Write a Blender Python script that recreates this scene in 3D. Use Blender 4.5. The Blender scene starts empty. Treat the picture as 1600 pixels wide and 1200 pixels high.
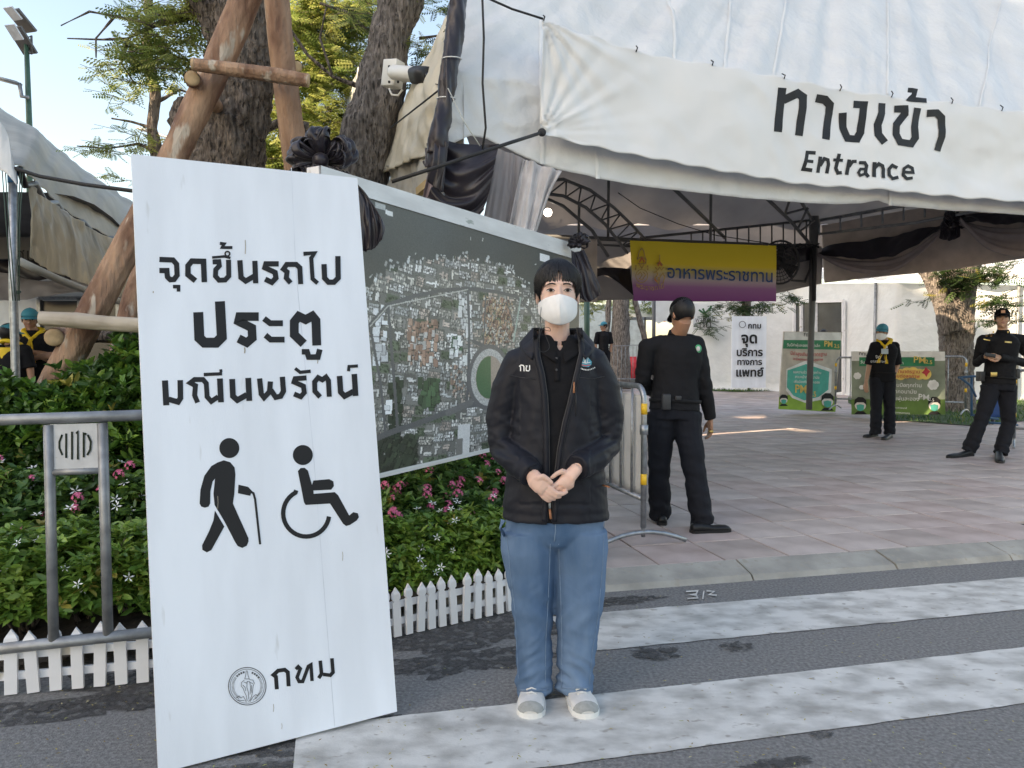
import bpy, bmesh, math, random
import numpy as np
from mathutils import Vector, Matrix, noise
random.seed(7); RNG = np.random.default_rng(7)
C = bpy.context.scene.collection
S = bpy.context.scene
R = math.radians
# ---------------------------------------------------------------- camera
F, HZ, CH = 1180.0, 555.0, 1.30
PITCH = math.atan((600 - HZ) / F)
cam_d = bpy.data.cameras.new('camera'); cam = bpy.data.objects.new('camera', cam_d); C.objects.link(cam)
cam_d.sensor_width = 36; cam_d.lens = 36 * F / 1600; cam_d.clip_start = 0.05; cam_d.clip_end = 3000
cam.location = (0, 0, CH); cam.rotation_euler = (math.pi / 2 - PITCH, 0, 0); S.camera = cam
# ---------------------------------------------------------------- light
SUN_EL, SUN_AZ = R(30), R(-120)          # azimuth measured from +Y clockwise: the sun stands to the left
sdir = Vector((math.sin(SUN_AZ) * math.cos(SUN_EL), math.cos(SUN_AZ) * math.cos(SUN_EL), math.sin(SUN_EL)))
w = bpy.data.worlds.new('World'); S.world = w; w.use_nodes = True
nt = w.node_tree; nt.nodes.clear()
sky = nt.nodes.new('ShaderNodeTexSky'); sky.sky_type = 'NISHITA'; sky.sun_disc = False
sky.sun_elevation = SUN_EL; sky.sun_rotation = SUN_AZ; sky.air_density = 1.2; sky.dust_density = 1.5; sky.ozone_density = 1.0; sky.altitude = 0
bg = nt.nodes.new('ShaderNodeBackground'); bg.inputs[1].default_value = 0.13
wo = nt.nodes.new('ShaderNodeOutputWorld'); nt.links.new(sky.outputs[0], bg.inputs[0]); nt.links.new(bg.outputs[0], wo.inputs[0])
sd = bpy.data.lights.new('sun', 'SUN'); sd.energy = 5.0; sd.angle = R(0.6); sd.color = (1.0, 0.86, 0.68)
so = bpy.data.objects.new('sun', sd); C.objects.link(so); so.rotation_euler = sdir.to_track_quat('Z', 'Y').to_euler()
S.view_settings.view_transform = 'Standard'; S.view_settings.look = 'None'; S.view_settings.gamma = 1
S.view_settings.use_curve_mapping = False; S.view_settings.exposure = 1.55
S.view_settings.use_white_balance = True; S.view_settings.white_balance_temperature = 7700; S.view_settings.white_balance_tint = 12
S.cycles.max_bounces = 8; S.cycles.transparent_max_bounces = 8
# ---------------------------------------------------------------- measuring helpers
def ray(px, py):
    return Vector(((px - 800) / F, math.cos(PITCH) + math.sin(PITCH) * (600 - py) / F, -math.sin(PITCH) + math.cos(PITCH) * (600 - py) / F))
def P(px, py, Y):
    d = ray(px, py); t = Y / d.y
    return Vector((d.x * t, Y, CH + d.z * t))
def G(px, py, z=0.0):
    d = ray(px, py); t = (z - CH) / d.z
    return Vector((d.x * t, d.y * t, z))
def RP(px, py, o, n):
    d = ray(px, py); c = Vector((0, 0, CH)); t = (o - c).dot(n) / d.dot(n)
    return c + d * t
def ML(s, z, z2):      # px scale of a metre at depth
    return F / s
# ---------------------------------------------------------------- materials
MATS = {}
def mat(name, col, rough=.6, var=.12, scale=6, bump=0, bscale=40, metal=0, spec=.5, col2=None, trans=0, stretch=(1, 1, 1), detail=4, coat=0, fac=(.35, .65), sss=0, sheen=0, speck=None, dist=.01):
    if name in MATS: return MATS[name]
    m = bpy.data.materials.new(name); m.use_nodes = True; MATS[name] = m
    n = m.node_tree; b = n.nodes['Principled BSDF']; L = n.links
    tc = n.nodes.new('ShaderNodeTexCoord'); mp = n.nodes.new('ShaderNodeMapping'); L.new(tc.outputs['Object'], mp.inputs[0]); mp.inputs['Scale'].default_value = stretch
    c1 = [max(0, c * (1 - var)) for c in col]; c2 = list(col2) if col2 else [min(1, c * (1 + var)) for c in col]
    nz = n.nodes.new('ShaderNodeTexNoise'); nz.inputs['Scale'].default_value = scale; nz.inputs['Detail'].default_value = detail; L.new(mp.outputs[0], nz.inputs[0])
    cr = n.nodes.new('ShaderNodeValToRGB'); cr.color_ramp.elements[0].position = fac[0]; cr.color_ramp.elements[1].position = fac[1]
    cr.color_ramp.elements[0].color = (*c1, 1); cr.color_ramp.elements[1].color = (*c2, 1); L.new(nz.outputs[0], cr.inputs[0])
    out = cr.outputs[0]
    if speck:   # (colour, scale, threshold)
        n2 = n.nodes.new('ShaderNodeTexNoise'); n2.inputs['Scale'].default_value = speck[1]; n2.inputs['Detail'].default_value = 3; L.new(mp.outputs[0], n2.inputs[0])
        r2 = n.nodes.new('ShaderNodeValToRGB'); r2.color_ramp.elements[0].position = speck[2]; r2.color_ramp.elements[1].position = min(1, speck[2] + .08)
        r2.color_ramp.elements[0].color = (0, 0, 0, 1); L.new(n2.outputs[0], r2.inputs[0])
        mx = n.nodes.new('ShaderNodeMix'); mx.data_type = 'RGBA'; L.new(r2.outputs[0], mx.inputs[0]); L.new(out, mx.inputs[6]); mx.inputs[7].default_value = (*speck[0], 1); out = mx.outputs[2]
    L.new(out, b.inputs['Base Color'])
    b.inputs['Roughness'].default_value = rough; b.inputs['Metallic'].default_value = metal; b.inputs['Specular IOR Level'].default_value = spec
    if coat: b.inputs['Coat Weight'].default_value = coat
    if sheen: b.inputs['Sheen Weight'].default_value = sheen; b.inputs['Sheen Roughness'].default_value = .4
    if sss: b.inputs['Subsurface Weight'].default_value = sss; b.inputs['Subsurface Radius'].default_value = (.02, .008, .004); b.inputs['Subsurface Scale'].default_value = .5
    if bump:
        nb = n.nodes.new('ShaderNodeTexNoise'); nb.inputs['Scale'].default_value = bscale; nb.inputs['Detail'].default_value = 5; L.new(mp.outputs[0], nb.inputs[0])
        bp = n.nodes.new('ShaderNodeBump'); bp.inputs['Strength'].default_value = bump; bp.inputs['Distance'].default_value = dist; L.new(nb.outputs[0], bp.inputs['Height']); L.new(bp.outputs[0], b.inputs['Normal'])
    if speck and len(speck) > 3:
        n3 = n.nodes.new('ShaderNodeTexNoise'); n3.inputs['Scale'].default_value = speck[3]; n3.inputs['Detail'].default_value = 6; L.new(mp.outputs[0], n3.inputs[0]); r3 = n.nodes.new('ShaderNodeValToRGB'); r3.color_ramp.elements[0].position = .38; r3.color_ramp.elements[1].position = .60; r3.color_ramp.elements[0].color = (.12, .12, .12, 1); L.new(n3.outputs[0], r3.inputs[0]); L.new(r3.outputs[0], b.inputs['Alpha'])
    if trans:
        tr = n.nodes.new('ShaderNodeBsdfTranslucent'); L.new(out, tr.inputs[0]); mx = n.nodes.new('ShaderNodeMixShader'); mx.inputs[0].default_value = trans
        L.new(b.outputs[0], mx.inputs[1]); L.new(tr.outputs[0], mx.inputs[2]); L.new(mx.outputs[0], n.nodes['Material Output'].inputs[0])
    return m
def attrmat(name, rough=.6, trans=0, sheen=0, spec=.4, bump=0, bscale=60):
    m = bpy.data.materials.new(name); m.use_nodes = True; n = m.node_tree; b = n.nodes['Principled BSDF']
    a = n.nodes.new('ShaderNodeVertexColor'); a.layer_name = 'col'; n.links.new(a.outputs[0], b.inputs['Base Color']); b.inputs['Roughness'].default_value = rough; b.inputs['Specular IOR Level'].default_value = spec
    if trans:
        tr = n.nodes.new('ShaderNodeBsdfTranslucent'); n.links.new(a.outputs[0], tr.inputs[0]); mx = n.nodes.new('ShaderNodeMixShader'); mx.inputs[0].default_value = trans
        n.links.new(b.outputs[0], mx.inputs[1]); n.links.new(tr.outputs[0], mx.inputs[2]); n.links.new(mx.outputs[0], n.nodes['Material Output'].inputs[0])
    return m
# ---------------------------------------------------------------- object helpers
BASE = {}
def thing(name, label, cat, loc=(0, 0, 0), group=None, rotz=0):
    o = bpy.data.objects.new(name, None); C.objects.link(o); o.location = loc; o.rotation_euler = (0, 0, rotz); o.empty_display_size = .1
    o['label'] = label; o['category'] = cat
    if group: o['group'] = group
    BASE[o] = Vector(loc); return o
def tag(o, label, cat, group=None):
    o['label'] = label; o['category'] = cat
    if group: o['group'] = group
    return o
def link(name, me, m, parent=None, smooth=True):
    o = bpy.data.objects.new(name, me); C.objects.link(o)
    if m is not None and len(me.materials) == 0: me.materials.append(m)
    if smooth: me.polygons.foreach_set('use_smooth', [True] * len(me.polygons))
    if parent is not None:
        o.parent = parent; BASE[o] = BASE.get(parent, Vector())
        if BASE[o].length > 0: me.transform(Matrix.Translation(-BASE[o]))
    else: BASE[o] = Vector()
    return o
def copy_tree(o, parent=None):
    c = o.copy(); C.objects.link(c); c.parent = parent; BASE[c] = BASE.get(o, Vector())
    for ch in list(o.children): copy_tree(ch, c)
    return c
def np_mesh(name, v, f, smooth=False):
    v = np.asarray(v, dtype=np.float32); f = np.asarray(f, dtype=np.int32); k = f.shape[1]
    me = bpy.data.meshes.new(name); me.vertices.add(len(v)); me.vertices.foreach_set('co', v.ravel())
    me.loops.add(f.size); me.loops.foreach_set('vertex_index', f.ravel()); me.polygons.add(len(f))
    me.polygons.foreach_set('loop_start', np.arange(0, f.size, k, dtype=np.int32)); me.polygons.foreach_set('loop_total', np.full(len(f), k, dtype=np.int32))
    me.update(calc_edges=True); return me
def set_col(me, cols):   # per-vertex linear colours
    a = me.color_attributes.new('col', 'FLOAT_COLOR', 'POINT'); c = np.ones((len(cols), 4), np.float32); c[:, :3] = cols; a.data.foreach_set('color', c.ravel())
def struct(o): o['kind'] = 'structure'; return o
def stuff(o): o['kind'] = 'stuff'; return o
def thicken(me, th):
    n = len(me.vertices); co = np.empty(n * 3, np.float32); me.vertices.foreach_get('co', co); co = co.reshape(-1, 3)
    no = np.empty(n * 3, np.float32); me.vertices.foreach_get('normal', no); no = no.reshape(-1, 3)
    f = [tuple(p.vertices) for p in me.polygons]; cnt = {}
    for q in f:
        for a_, b_ in zip(q, q[1:] + q[:1]): cnt[(a_, b_)] = 1
    rim = [(b_, a_, a_ + n, b_ + n) for (a_, b_) in cnt if (b_, a_) not in cnt]
    m2 = bpy.data.meshes.new(me.name); m2.from_pydata(np.concatenate([co, co - no * th]).tolist(), [], f + [tuple(i + n for i in q[::-1]) for q in f] + rim); m2.update(); return m2
class MB:
    def __init__(s): s.v = []; s.f = []
    def add(s, vs, fs):
        k = len(s.v); s.v += [tuple(x) for x in vs]; s.f += [tuple(i + k for i in q) for q in fs]; return s
    def box(s, c, sz, rot=None, taper=1):
        x, y, z = [q / 2 for q in sz]; vs = [Vector((a * x * (taper if d > 0 else 1), b * y * (taper if d > 0 else 1), d * z)) for d in (-1, 1) for a, b in ((-1, -1), (1, -1), (1, 1), (-1, 1))]
        if rot is not None: vs = [rot @ q for q in vs]
        c = Vector(c); return s.add([q + c for q in vs], [(3, 2, 1, 0), (4, 5, 6, 7), (0, 1, 5, 4), (1, 2, 6, 5), (2, 3, 7, 6), (3, 0, 4, 7)])
    def beam(s, a, b, wd, ht):   # rectangular bar a->b
        a, b = Vector(a), Vector(b); t = (b - a); L = t.length; t.normalize(); u = Vector((0, 0, 1)); 
        if abs(t.z) > .95: u = Vector((1, 0, 0))
        r = t.cross(u).normalized(); u = r.cross(t); m = Matrix((r, t, u)).transposed()
        return s.box((a + b) / 2, (wd, L, ht), m)
    def tube(s, pts, rad, n=10, ref=None, cap=True, rnd=False, sq=2.0):
        pts = [Vector(p) for p in pts]; m = len(pts)
        rad = [rad] * m if isinstance(rad, (int, float)) or (isinstance(rad, tuple)) else list(rad)
        rad = [(q, q) if isinstance(q, (int, float)) else q for q in rad]
        if rnd:
            for end in (0, -1):
                p = pts[end]; q = pts[1] if end == 0 else pts[-2]; d = (p - q).normalized(); rr = rad[end]; e = min(rr)
                add = [(p + d * e * .6, (rr[0] * .8, rr[1] * .8)), (p + d * e * .95, (rr[0] * .35, rr[1] * .35))]
                if end == 0: pts = [add[1][0], add[0][0]] + pts; rad = [add[1][1], add[0][1]] + rad
                else: pts = pts + [add[0][0], add[1][0]]; rad = rad + [add[0][1], add[1][1]]
            m = len(pts)
        u0 = Vector(ref) if ref is not None else None; vs = []; pu = None
        for i in range(m):
            t = (pts[min(i + 1, m - 1)] - pts[max(i - 1, 0)])
            if t.length < 1e-9: t = Vector((0, 0, 1))
            t.normalize()
            if u0 is not None: u = u0 - t * u0.dot(t)
            elif pu is not None: u = pu - t * pu.dot(t)
            else: u = t.orthogonal()
            if u.length < 1e-6: u = t.orthogonal()
            u.normalize(); pu = u; v = t.cross(u); rx, ry = rad[i]
            for k in range(n):
                a = 2 * math.pi * k / n; ca, sa = math.cos(a), math.sin(a)
                if sq != 2.0: ca = math.copysign(abs(ca) ** (2 / sq), ca); sa = math.copysign(abs(sa) ** (2 / sq), sa)
                vs.append(pts[i] + u * rx * ca + v * ry * sa)
        fs = [(i * n + k, i * n + (k + 1) % n, (i + 1) * n + (k + 1) % n, (i + 1) * n + k) for i in range(m - 1) for k in range(n)]
        if cap: fs += [tuple(range(n))[::-1], tuple((m - 1) * n + k for k in range(n))]
        return s.add(vs, fs)
    def ell(s, c, r, rot=None, n=16, m=10):
        c = Vector(c); vs = []; 
        for i in range(m + 1):
            th = math.pi * i / m
            for k in range(n):
                p = Vector((r[0] * math.sin(th) * math.cos(2 * math.pi * k / n), r[1] * math.sin(th) * math.sin(2 * math.pi * k / n), r[2] * math.cos(th)))
                if rot is not None: p = rot @ p
                vs.append(c + p)
        fs = [(i * n + k, (i + 1) * n + k, (i + 1) * n + (k + 1) % n, i * n + (k + 1) % n) for i in range(m) for k in range(n)]
        return s.add(vs, fs)
    def grid(s, nu, nv, fn):   # fn(u,v) in 0..1
        vs = [fn(i / nu, j / nv) for j in range(nv + 1) for i in range(nu + 1)]
        return s.add(vs, [(j * (nu + 1) + i, j * (nu + 1) + i + 1, (j + 1) * (nu + 1) + i + 1, (j + 1) * (nu + 1) + i) for j in range(nv) for i in range(nu)])
    def lathe(s, prof, c=(0, 0, 0), n=20):
        c = Vector(c); vs = [c + Vector((r * math.cos(2 * math.pi * k / n), r * math.sin(2 * math.pi * k / n), z)) for r, z in prof for k in range(n)]
        return s.add(vs, [(i * n + k, i * n + (k + 1) % n, (i + 1) * n + (k + 1) % n, (i + 1) * n + k) for i in range(len(prof) - 1) for k in range(n)])
    def mesh(s, name='mesh'):
        me = bpy.data.meshes.new(name); me.from_pydata(s.v, [], s.f); me.update(); return me
    def build(s, name, m, parent=None, smooth=True, bevel=0, solid=0):
        me = s.mesh(name)
        if solid: me = thicken(me, solid)
        if bevel:
            bm = bmesh.new(); bm.from_mesh(me); bmesh.ops.remove_doubles(bm, verts=bm.verts, dist=1e-6)
            if bevel: bmesh.ops.bevel(bm, geom=list(bm.edges), offset=bevel, segments=2, affect='EDGES', profile=.5)
            bm.to_mesh(me); bm.free()
        o = link(name, me, m, parent, smooth)
        if smooth == 'auto' or (smooth and bevel): pass
        return o
def autosm(o, ang=40):
    me = o.data; me.polygons.foreach_set('use_smooth', [True] * len(me.polygons))
    bm = bmesh.new(); bm.from_mesh(me)
    for e in bm.edges:
        if len(e.link_faces) == 2 and e.calc_face_angle(0) > R(ang): e.smooth = False
    bm.to_mesh(me); bm.free(); return o
def evaluated(me, mods):
    o = bpy.data.objects.new('tmp', me); C.objects.link(o)
    for ty, kw in mods:
        md = o.modifiers.new('m', ty)
        for k, val in kw.items(): setattr(md, k, val)
    dg = bpy.context.evaluated_depsgraph_get(); dg.update(); r = bpy.data.meshes.new_from_object(o.evaluated_get(dg)); bpy.data.objects.remove(o); return r
def union(mb, vox=.008, sm=4, fac=.5):
    me = evaluated(mb.mesh(), [('REMESH', dict(mode='VOXEL', voxel_size=vox, use_smooth_shade=True)), ('SMOOTH', dict(factor=fac, iterations=sm))])
    return me
def displace(me, fn):
    n = len(me.vertices); co = np.empty(n * 3, np.float32); me.vertices.foreach_get('co', co); co = co.reshape(-1, 3)
    no = np.empty(n * 3, np.float32); me.vertices.foreach_get('normal', no); no = no.reshape(-1, 3)
    d = np.array([fn(Vector(c.tolist()), q) for c, q in zip(co, no)], dtype=np.float32); co += no * d[:, None]; me.vertices.foreach_set('co', co.ravel()); me.update(); return me
def nz(p, s=1, o=0): return noise.noise(Vector((p[0] * s + o, p[1] * s, p[2] * s)))
def ridge(p, s=1, o=0): return 1 - 2 * abs(noise.noise(Vector((p[0] * s + o, p[1] * s, p[2] * s))))
def interp(t, tab):
    for (a, va), (b, vb) in zip(tab, tab[1:]):
        if t <= b: 
            k = max(0, (t - a) / (b - a)); return va + (vb - va) * k
    return tab[-1][1]
def ribbon(pts, wd, closed=False):
    """mitred ribbon of a centre line in 2-D: returns left/right points"""
    pts = [Vector(p[:2]) for p in pts]; n = len(pts); L = []; Rr = []
    for i in range(n):
        d1 = (pts[i] - pts[i - 1]).normalized() if (i > 0 or closed) else None
        d2 = (pts[(i + 1) % n] - pts[i]).normalized() if (i < n - 1 or closed) else None
        if d1 is None: d1 = d2
        if d2 is None: d2 = d1
        nn = Vector((-d1.y - d2.y, d1.x + d2.x)); 
        if nn.length < 1e-6: nn = Vector((-d1.y, d1.x))
        nn.normalize(); k = max(.55, nn.dot(Vector((-d1.y, d1.x)))); h = wd / 2 / k
        L.append(pts[i] + nn * h); Rr.append(pts[i] - nn * h)
    return L, Rr
def strokes(name, lst, proj, m, parent, seg=1):
    """lst of (pts,width[,round]); proj(x,y,layer)->world point"""
    mb = MB()
    for li, st in enumerate(lst):
        pts, wd = st[0], st[1]
        if seg > 1:
            q = []
            for a, b in zip(pts, pts[1:]):
                for k in range(seg): q.append((a[0] + (b[0] - a[0]) * k / seg, a[1] + (b[1] - a[1]) * k / seg))
            pts = q + [pts[-1]]
        L, Rr = ribbon(pts, wd); k = len(mb.v); nl = len(L)
        mb.v += [tuple(proj(p.x, p.y, li)) for p in L] + [tuple(proj(p.x, p.y, li)) for p in Rr]
        mb.f += [(k + i, k + i + 1, k + nl + i + 1, k + nl + i) for i in range(nl - 1)]
        if len(st) > 2 and st[2]:
            for e, pe in ((0, pts[0]), (-1, pts[-1])):
                disc(mb, pe[0], pe[1], wd / 2, proj, li + .5)
    return mb.build(name, m, parent, smooth=False)
def disc(mb, cx, cy, r, proj, li=0, n=24, ry=None):
    ry = ry or r; k = len(mb.v); mb.v += [tuple(proj(cx + r * math.cos(2 * math.pi * i / n), cy + ry * math.sin(2 * math.pi * i / n), li)) for i in range(n)]; mb.f.append(tuple(range(k, k + n)))
def ringd(mb, cx, cy, r, wd, proj, li=0, n=48):
    k = len(mb.v)
    for i in range(n):
        for q in (r - wd / 2, r + wd / 2): mb.v.append(tuple(proj(cx + q * math.cos(2 * math.pi * i / n), cy + q * math.sin(2 * math.pi * i / n), li)))
    mb.f += [(k + 2 * i, k + 2 * i + 1, k + (2 * i + 3) % (2 * n), k + (2 * i + 2) % (2 * n)) for i in range(n)]
def poly(mb, pts, proj, li=0):
    k = len(mb.v); mb.v += [tuple(proj(x, y, li)) for x, y in pts]; mb.f.append(tuple(range(k, k + len(pts))))
def text(name, s, O, ux, uy, width, m, parent, off=0.0, lift=0.002, align='CENTER', height=None, arc=0):
    """flat lettering on a plane: O = centre of baseline, ux/uy unit vectors, width = length of the text"""
    cu = bpy.data.curves.new('t', 'FONT'); cu.body = s; cu.align_x = align; cu.offset = off; cu.resolution_u = 3
    o = bpy.data.objects.new('t', cu); C.objects.link(o); dg = bpy.context.evaluated_depsgraph_get(); dg.update(); me = bpy.data.meshes.new_from_object(o.evaluated_get(dg)); bpy.data.objects.remove(o)
    n = len(me.vertices); co = np.empty(n * 3, np.float32); me.vertices.foreach_get('co', co); co = co.reshape(-1, 3)
    wd = co[:, 0].max() - co[:, 0].min(); k = width / wd; ky = k if height is None else height / (co[:, 1].max() - co[:, 1].min())
    nn = ux.cross(uy)
    X = co[:, 0] * k; Y = co[:, 1] * ky - arc * (X / (width / 2)) ** 2
    out = np.array(O)[None] + X[:, None] * np.array(ux)[None] + Y[:, None] * np.array(uy)[None] + np.array(nn)[None] * lift
    me.vertices.foreach_set('co', out.astype(np.float32).ravel()); me.update(); me.materials.clear()
    return link(name, me, m, parent, smooth=False)
# ================================================================ palette
M_asph = mat('asphalt', (.15, .146, .143), .9, .12, 70, .8, 160, col2=(.26, .255, .25), detail=8, fac=(.32, .68), speck=((.44, .43, .41), 120, .66), dist=.008)
M_tarm = mat('damp_asphalt', (.058, .056, .056), .62, .3, 60, .3, 240, speck=((.12, .12, .12), 120, .66, 24), dist=.006)
M_tile = [mat('granite_%s' % n, c, .62, .14, 3.0, .12, 120, col2=c2, speck=((.36, .30, .29), 150, .62), dist=.002) for n, c, c2 in (('rose', (.42, .32, .285), (.53, .43, .40)), ('grey', (.46, .38, .35), (.56, .48, .445)), ('dusty', (.38, .31, .28), (.49, .41, .375)))]
M_grout = mat('joint_grime', (.018, .016, .015), .95)
M_kerb = mat('kerb_concrete', (.33, .32, .29), .9, .2, 4, .5, 60, speck=((.32, .30, .26), 22, .6))
M_road_paint = mat('worn_road_paint', (.38, .37, .345), .82, .12, 6, .6, 110, col2=(.64, .63, .60), speck=((.36, .34, .31), 16, .62), stretch=(1, 1.5, 1), detail=14, fac=(.30, .60), dist=.003)
M_alu = mat('galvanised_steel', (.36, .38, .40), .42, .2, 22, .12, 90, metal=.85, speck=((.24, .22, .2), 40, .68))
M_dull = mat('dull_grey_steel', (.30, .31, .32), .5, .2, 14, .1, 60, metal=.6)
M_black = mat('black_metal', (.03, .03, .032), .5)
M_dark_steel = mat('dark_painted_steel', (.10, .10, .10), .5)
M_white_pl = mat('white_plastic', (.82, .81, .82), .38, .05, 8, .05, 40, speck=((.46, .42, .36), 7, .64))
M_board = mat('sign_white_paint', (.76, .80, .86), .45, .05, 1.5, .08, 60, speck=((.60, .62, .64), 4, .70), stretch=(5, 5, .6))
M_ink = mat('black_vinyl', (.013, .013, .015), .5, .1, 3, spec=.3)
M_seal_ink = mat('grey_print', (.10, .10, .105), .6)
M_tent = mat('tent_vinyl', (.74, .75, .75), .33, .05, 2, .7, 4, trans=.10, detail=6, dist=.05)
M_canvas = mat('old_canvas', (.50, .475, .415), .6, .15, 1.6, .5, 6, trans=.18, speck=((.45, .40, .30), 3, .68), dist=.03)  # greyish tan of the canvas itself
M_banner = mat('banner_vinyl', (.78, .78, .775), .42, .03, 2, .12, 7, trans=.06, dist=.02)
M_satin = mat('black_satin', (.016, .012, .018), .36, .2, 8, .1, 60, sheen=.25, spec=.45)
M_voile = mat('grey_satin', (.42, .39, .40), .5, .08, 4, trans=.35)
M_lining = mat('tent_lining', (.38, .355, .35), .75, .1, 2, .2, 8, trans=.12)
M_rope = mat('black_rope', (.02, .02, .021), .7)
M_bark = mat('brown_bark', (.11, .085, .07), .95, .4, 7, 1.0, 9, col2=(.27, .22, .18), stretch=(4.5, 4.5, 1.1), dist=.09, detail=10, speck=((.035, .028, .023), 9, .58))
M_bark_grey = mat('grey_bark', (.15, .125, .11), .95, .3, 7, 1.0, 9, col2=(.33, .285, .25), stretch=(4.5, 4.5, 1.1), dist=.09, detail=10, speck=((.05, .042, .036), 9, .58))
M_log = mat('peeled_log', (.24, .12, .075), .85, .35, 4, 1.0, 16, col2=(.46, .29, .19), stretch=(1.6, 1.6, .5), dist=.03, detail=9, speck=((.50, .42, .34), 7, .6))
M_cut = mat('cut_wood_end', (.48, .34, .20), .8, .2, 18)
M_soil = mat('dark_soil', (.035, .026, .018), .95, .4, 12, .6, 30)
M_leaf = attrmat('leaf', .42, .25, spec=.5); M_tleaf = attrmat('tree_leaf', .5, .5, spec=.4)
M_petal_w = mat('white_petal', (.85, .86, .85), .5, .03)
M_petal_p = mat('pink_petal', (.75, .16, .30), .5, .2, 60)
M_grass = attrmat('grass', .6, .2)
M_yellow = mat('yellow_reflector', (.85, .50, .03), .4)
# ================================================================ ground
TH = R(13.5); A = Vector((math.cos(TH), math.sin(TH), 0)); B = Vector((-math.sin(TH), math.cos(TH), 0)); K0 = Vector((.79, 4.165, 0)); ZP = .07
g = MB().grid(60, 60, lambda u, v: (-400 + 800 * u, -300 + 900 * v, 0)); struct(g.build('ground', M_asph, smooth=False))
def AB(a, b, z=0): return K0 + A * a + B * b + Vector((0, 0, z))
pv = MB(); pv.add([AB(-1.1, .205, .052), AB(60, .205, .052), AB(60, 60, .052), AB(-1.1, 60, .052)], [(0, 1, 2, 3)])
pave = struct(pv.build('plaza_pavement', M_grout, smooth=False))
kerb = struct(MB().add([AB(-1.3, .03, .004), AB(60, .03, .004), AB(60, .21, .054), AB(-1.3, .21, .054)], [(0, 1, 2, 3)]).build('kerb', M_grout, smooth=False))
a = -1.2; rk = random.Random(3)
while a < 9:
    L = rk.uniform(.85, 1.05); e = rk.uniform(-.006, .006)
    m = MB(); x0, x1 = a + .006, a + L - .006
    m.add([AB(x0, 0, 0), AB(x1, 0, 0), AB(x1, .025, .03 + e), AB(x0, .025, .03), AB(x1, .20, ZP + e * .5), AB(x0, .20, ZP + .002), AB(x0, .20, 0), AB(x1, .20, 0)],
          [(0, 1, 2, 3), (3, 2, 4, 5), (0, 3, 5, 6), (1, 7, 4, 2), (5, 4, 7, 6)])
    m.build('kerb_stone', M_kerb, kerb, smooth=False); a += L
stuff(MB().beam(AB(9.05, .12, .01), AB(60, .12, .01), .22, .1).build('kerb_stones_far', M_kerb, kerb, smooth=False))
# granite tiles: the nearest 300 in view one by one, the rest joined
T = .43; cand = []
for i in range(-3, 60):
    for j in range(0, 60):
        ca, cb = (i + .5) * T + (.13), .212 + (j + .5) * T
        p = AB(ca, cb, ZP)
        if p.y < 3 or p.y > 30: continue
        px = 800 + F * p.x / p.y
        if px < 890 or px > 1660: continue
        cand.append((p.length, ca, cb))
cand.sort(); rt = random.Random(5)
tile_me = {}
def tilev(ca, cb, dz, tx, ty, h=T / 2 - .0055, zb=.05):
    c = AB(ca, cb, ZP + dz); r = .003; vs = []
    for hh, z in ((h, -.02), (h, -r), (h - r, 0)):
        for sx, sy in ((-1, -1), (1, -1), (1, 1), (-1, 1)): vs.append(c + A * (hh * sx) + B * (hh * sy) + Vector((0, 0, z + tx * sx * .5 + ty * sy * .5)))
    return vs, [(0, 1, 5, 4), (1, 2, 6, 5), (2, 3, 7, 6), (3, 0, 4, 7), (4, 5, 9, 8), (5, 6, 10, 9), (6, 7, 11, 10), (7, 4, 8, 11), (8, 9, 10, 11)]
protos = []
for mi, mm in enumerate(M_tile):
    for q in range(3):
        v, f = tilev(0, 0, 0, rt.uniform(-.002, .002), rt.uniform(-.002, .002)); me = MB().add([x - AB(0, 0, ZP) for x in v], f).mesh('paving_tile'); me.materials.append(mm); protos.append(me)
rest = [MB() for _ in M_tile]
for k, (d, ca, cb) in enumerate(cand):
    c = AB(ca, cb, ZP + rt.uniform(-.002, .002))
    if k < 300:
        o = bpy.data.objects.new('paving_tile', rt.choice(protos)); C.objects.link(o); o.parent = pave; o.location = c
    else:
        v, f = tilev(ca, cb, rt.uniform(-.001, .001), 0, 0); rest[rt.randrange(3)].add(v[4:], [(0, 1, 5, 4), (1, 2, 6, 5), (2, 3, 7, 6), (3, 0, 4, 7), (4, 5, 6, 7)])
for r_, mm in zip(rest, M_tile): stuff(r_.build('paving_tiles_far', mm, pave, smooth=False))
# crosswalk stripes
def stripe(p0, al, ln, wd, name='crosswalk_stripe'):
    rr = random.Random(9); n = 160; vs = []
    for i in range(n + 1):
        t = i / n * ln
        for s_ in (0, 1):
            q = p0 + A * t + B * (-wd * s_) + B * (noise.noise(Vector((t * 9, s_ * 7, al))) * .008)
            vs.append((q.x, q.y, .004))
    return struct(MB().add(vs, [(2 * i, 2 * i + 1, 2 * i + 3, 2 * i + 2) for i in range(n)]).build(name, M_road_paint, smooth=False))
stripe(Vector((.19, 3.70, 0)), 1, 9, .46); stripe(Vector((-.75, 2.585, 0)), 2, 9, .445); stripe(Vector((-.9, 1.66, 0)), 3, 9, .45)
def blotch(px, py, rx, ry, seed, m, z=.0062, name='wet_patch'):
    c = G(px, py); vs = [c + Vector((0, 0, z))]; n = 60
    for i in range(n):
        a_ = 2 * math.pi * i / n; k = 1 + .5 * noise.noise(Vector((math.cos(a_) * 2.5 + seed, math.sin(a_) * 2.5, seed))) + .35 * noise.noise(Vector((math.cos(a_) * 9 + seed, math.sin(a_) * 9, seed)))
        vs.append(c + A * (rx * k * math.cos(a_)) + B * (ry * k * math.sin(a_)) + Vector((0, 0, z)))
    return struct(MB().add(vs, [(0, i + 1, (i + 1) % n + 1) for i in range(n)]).build(name, m, smooth=False))
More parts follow.
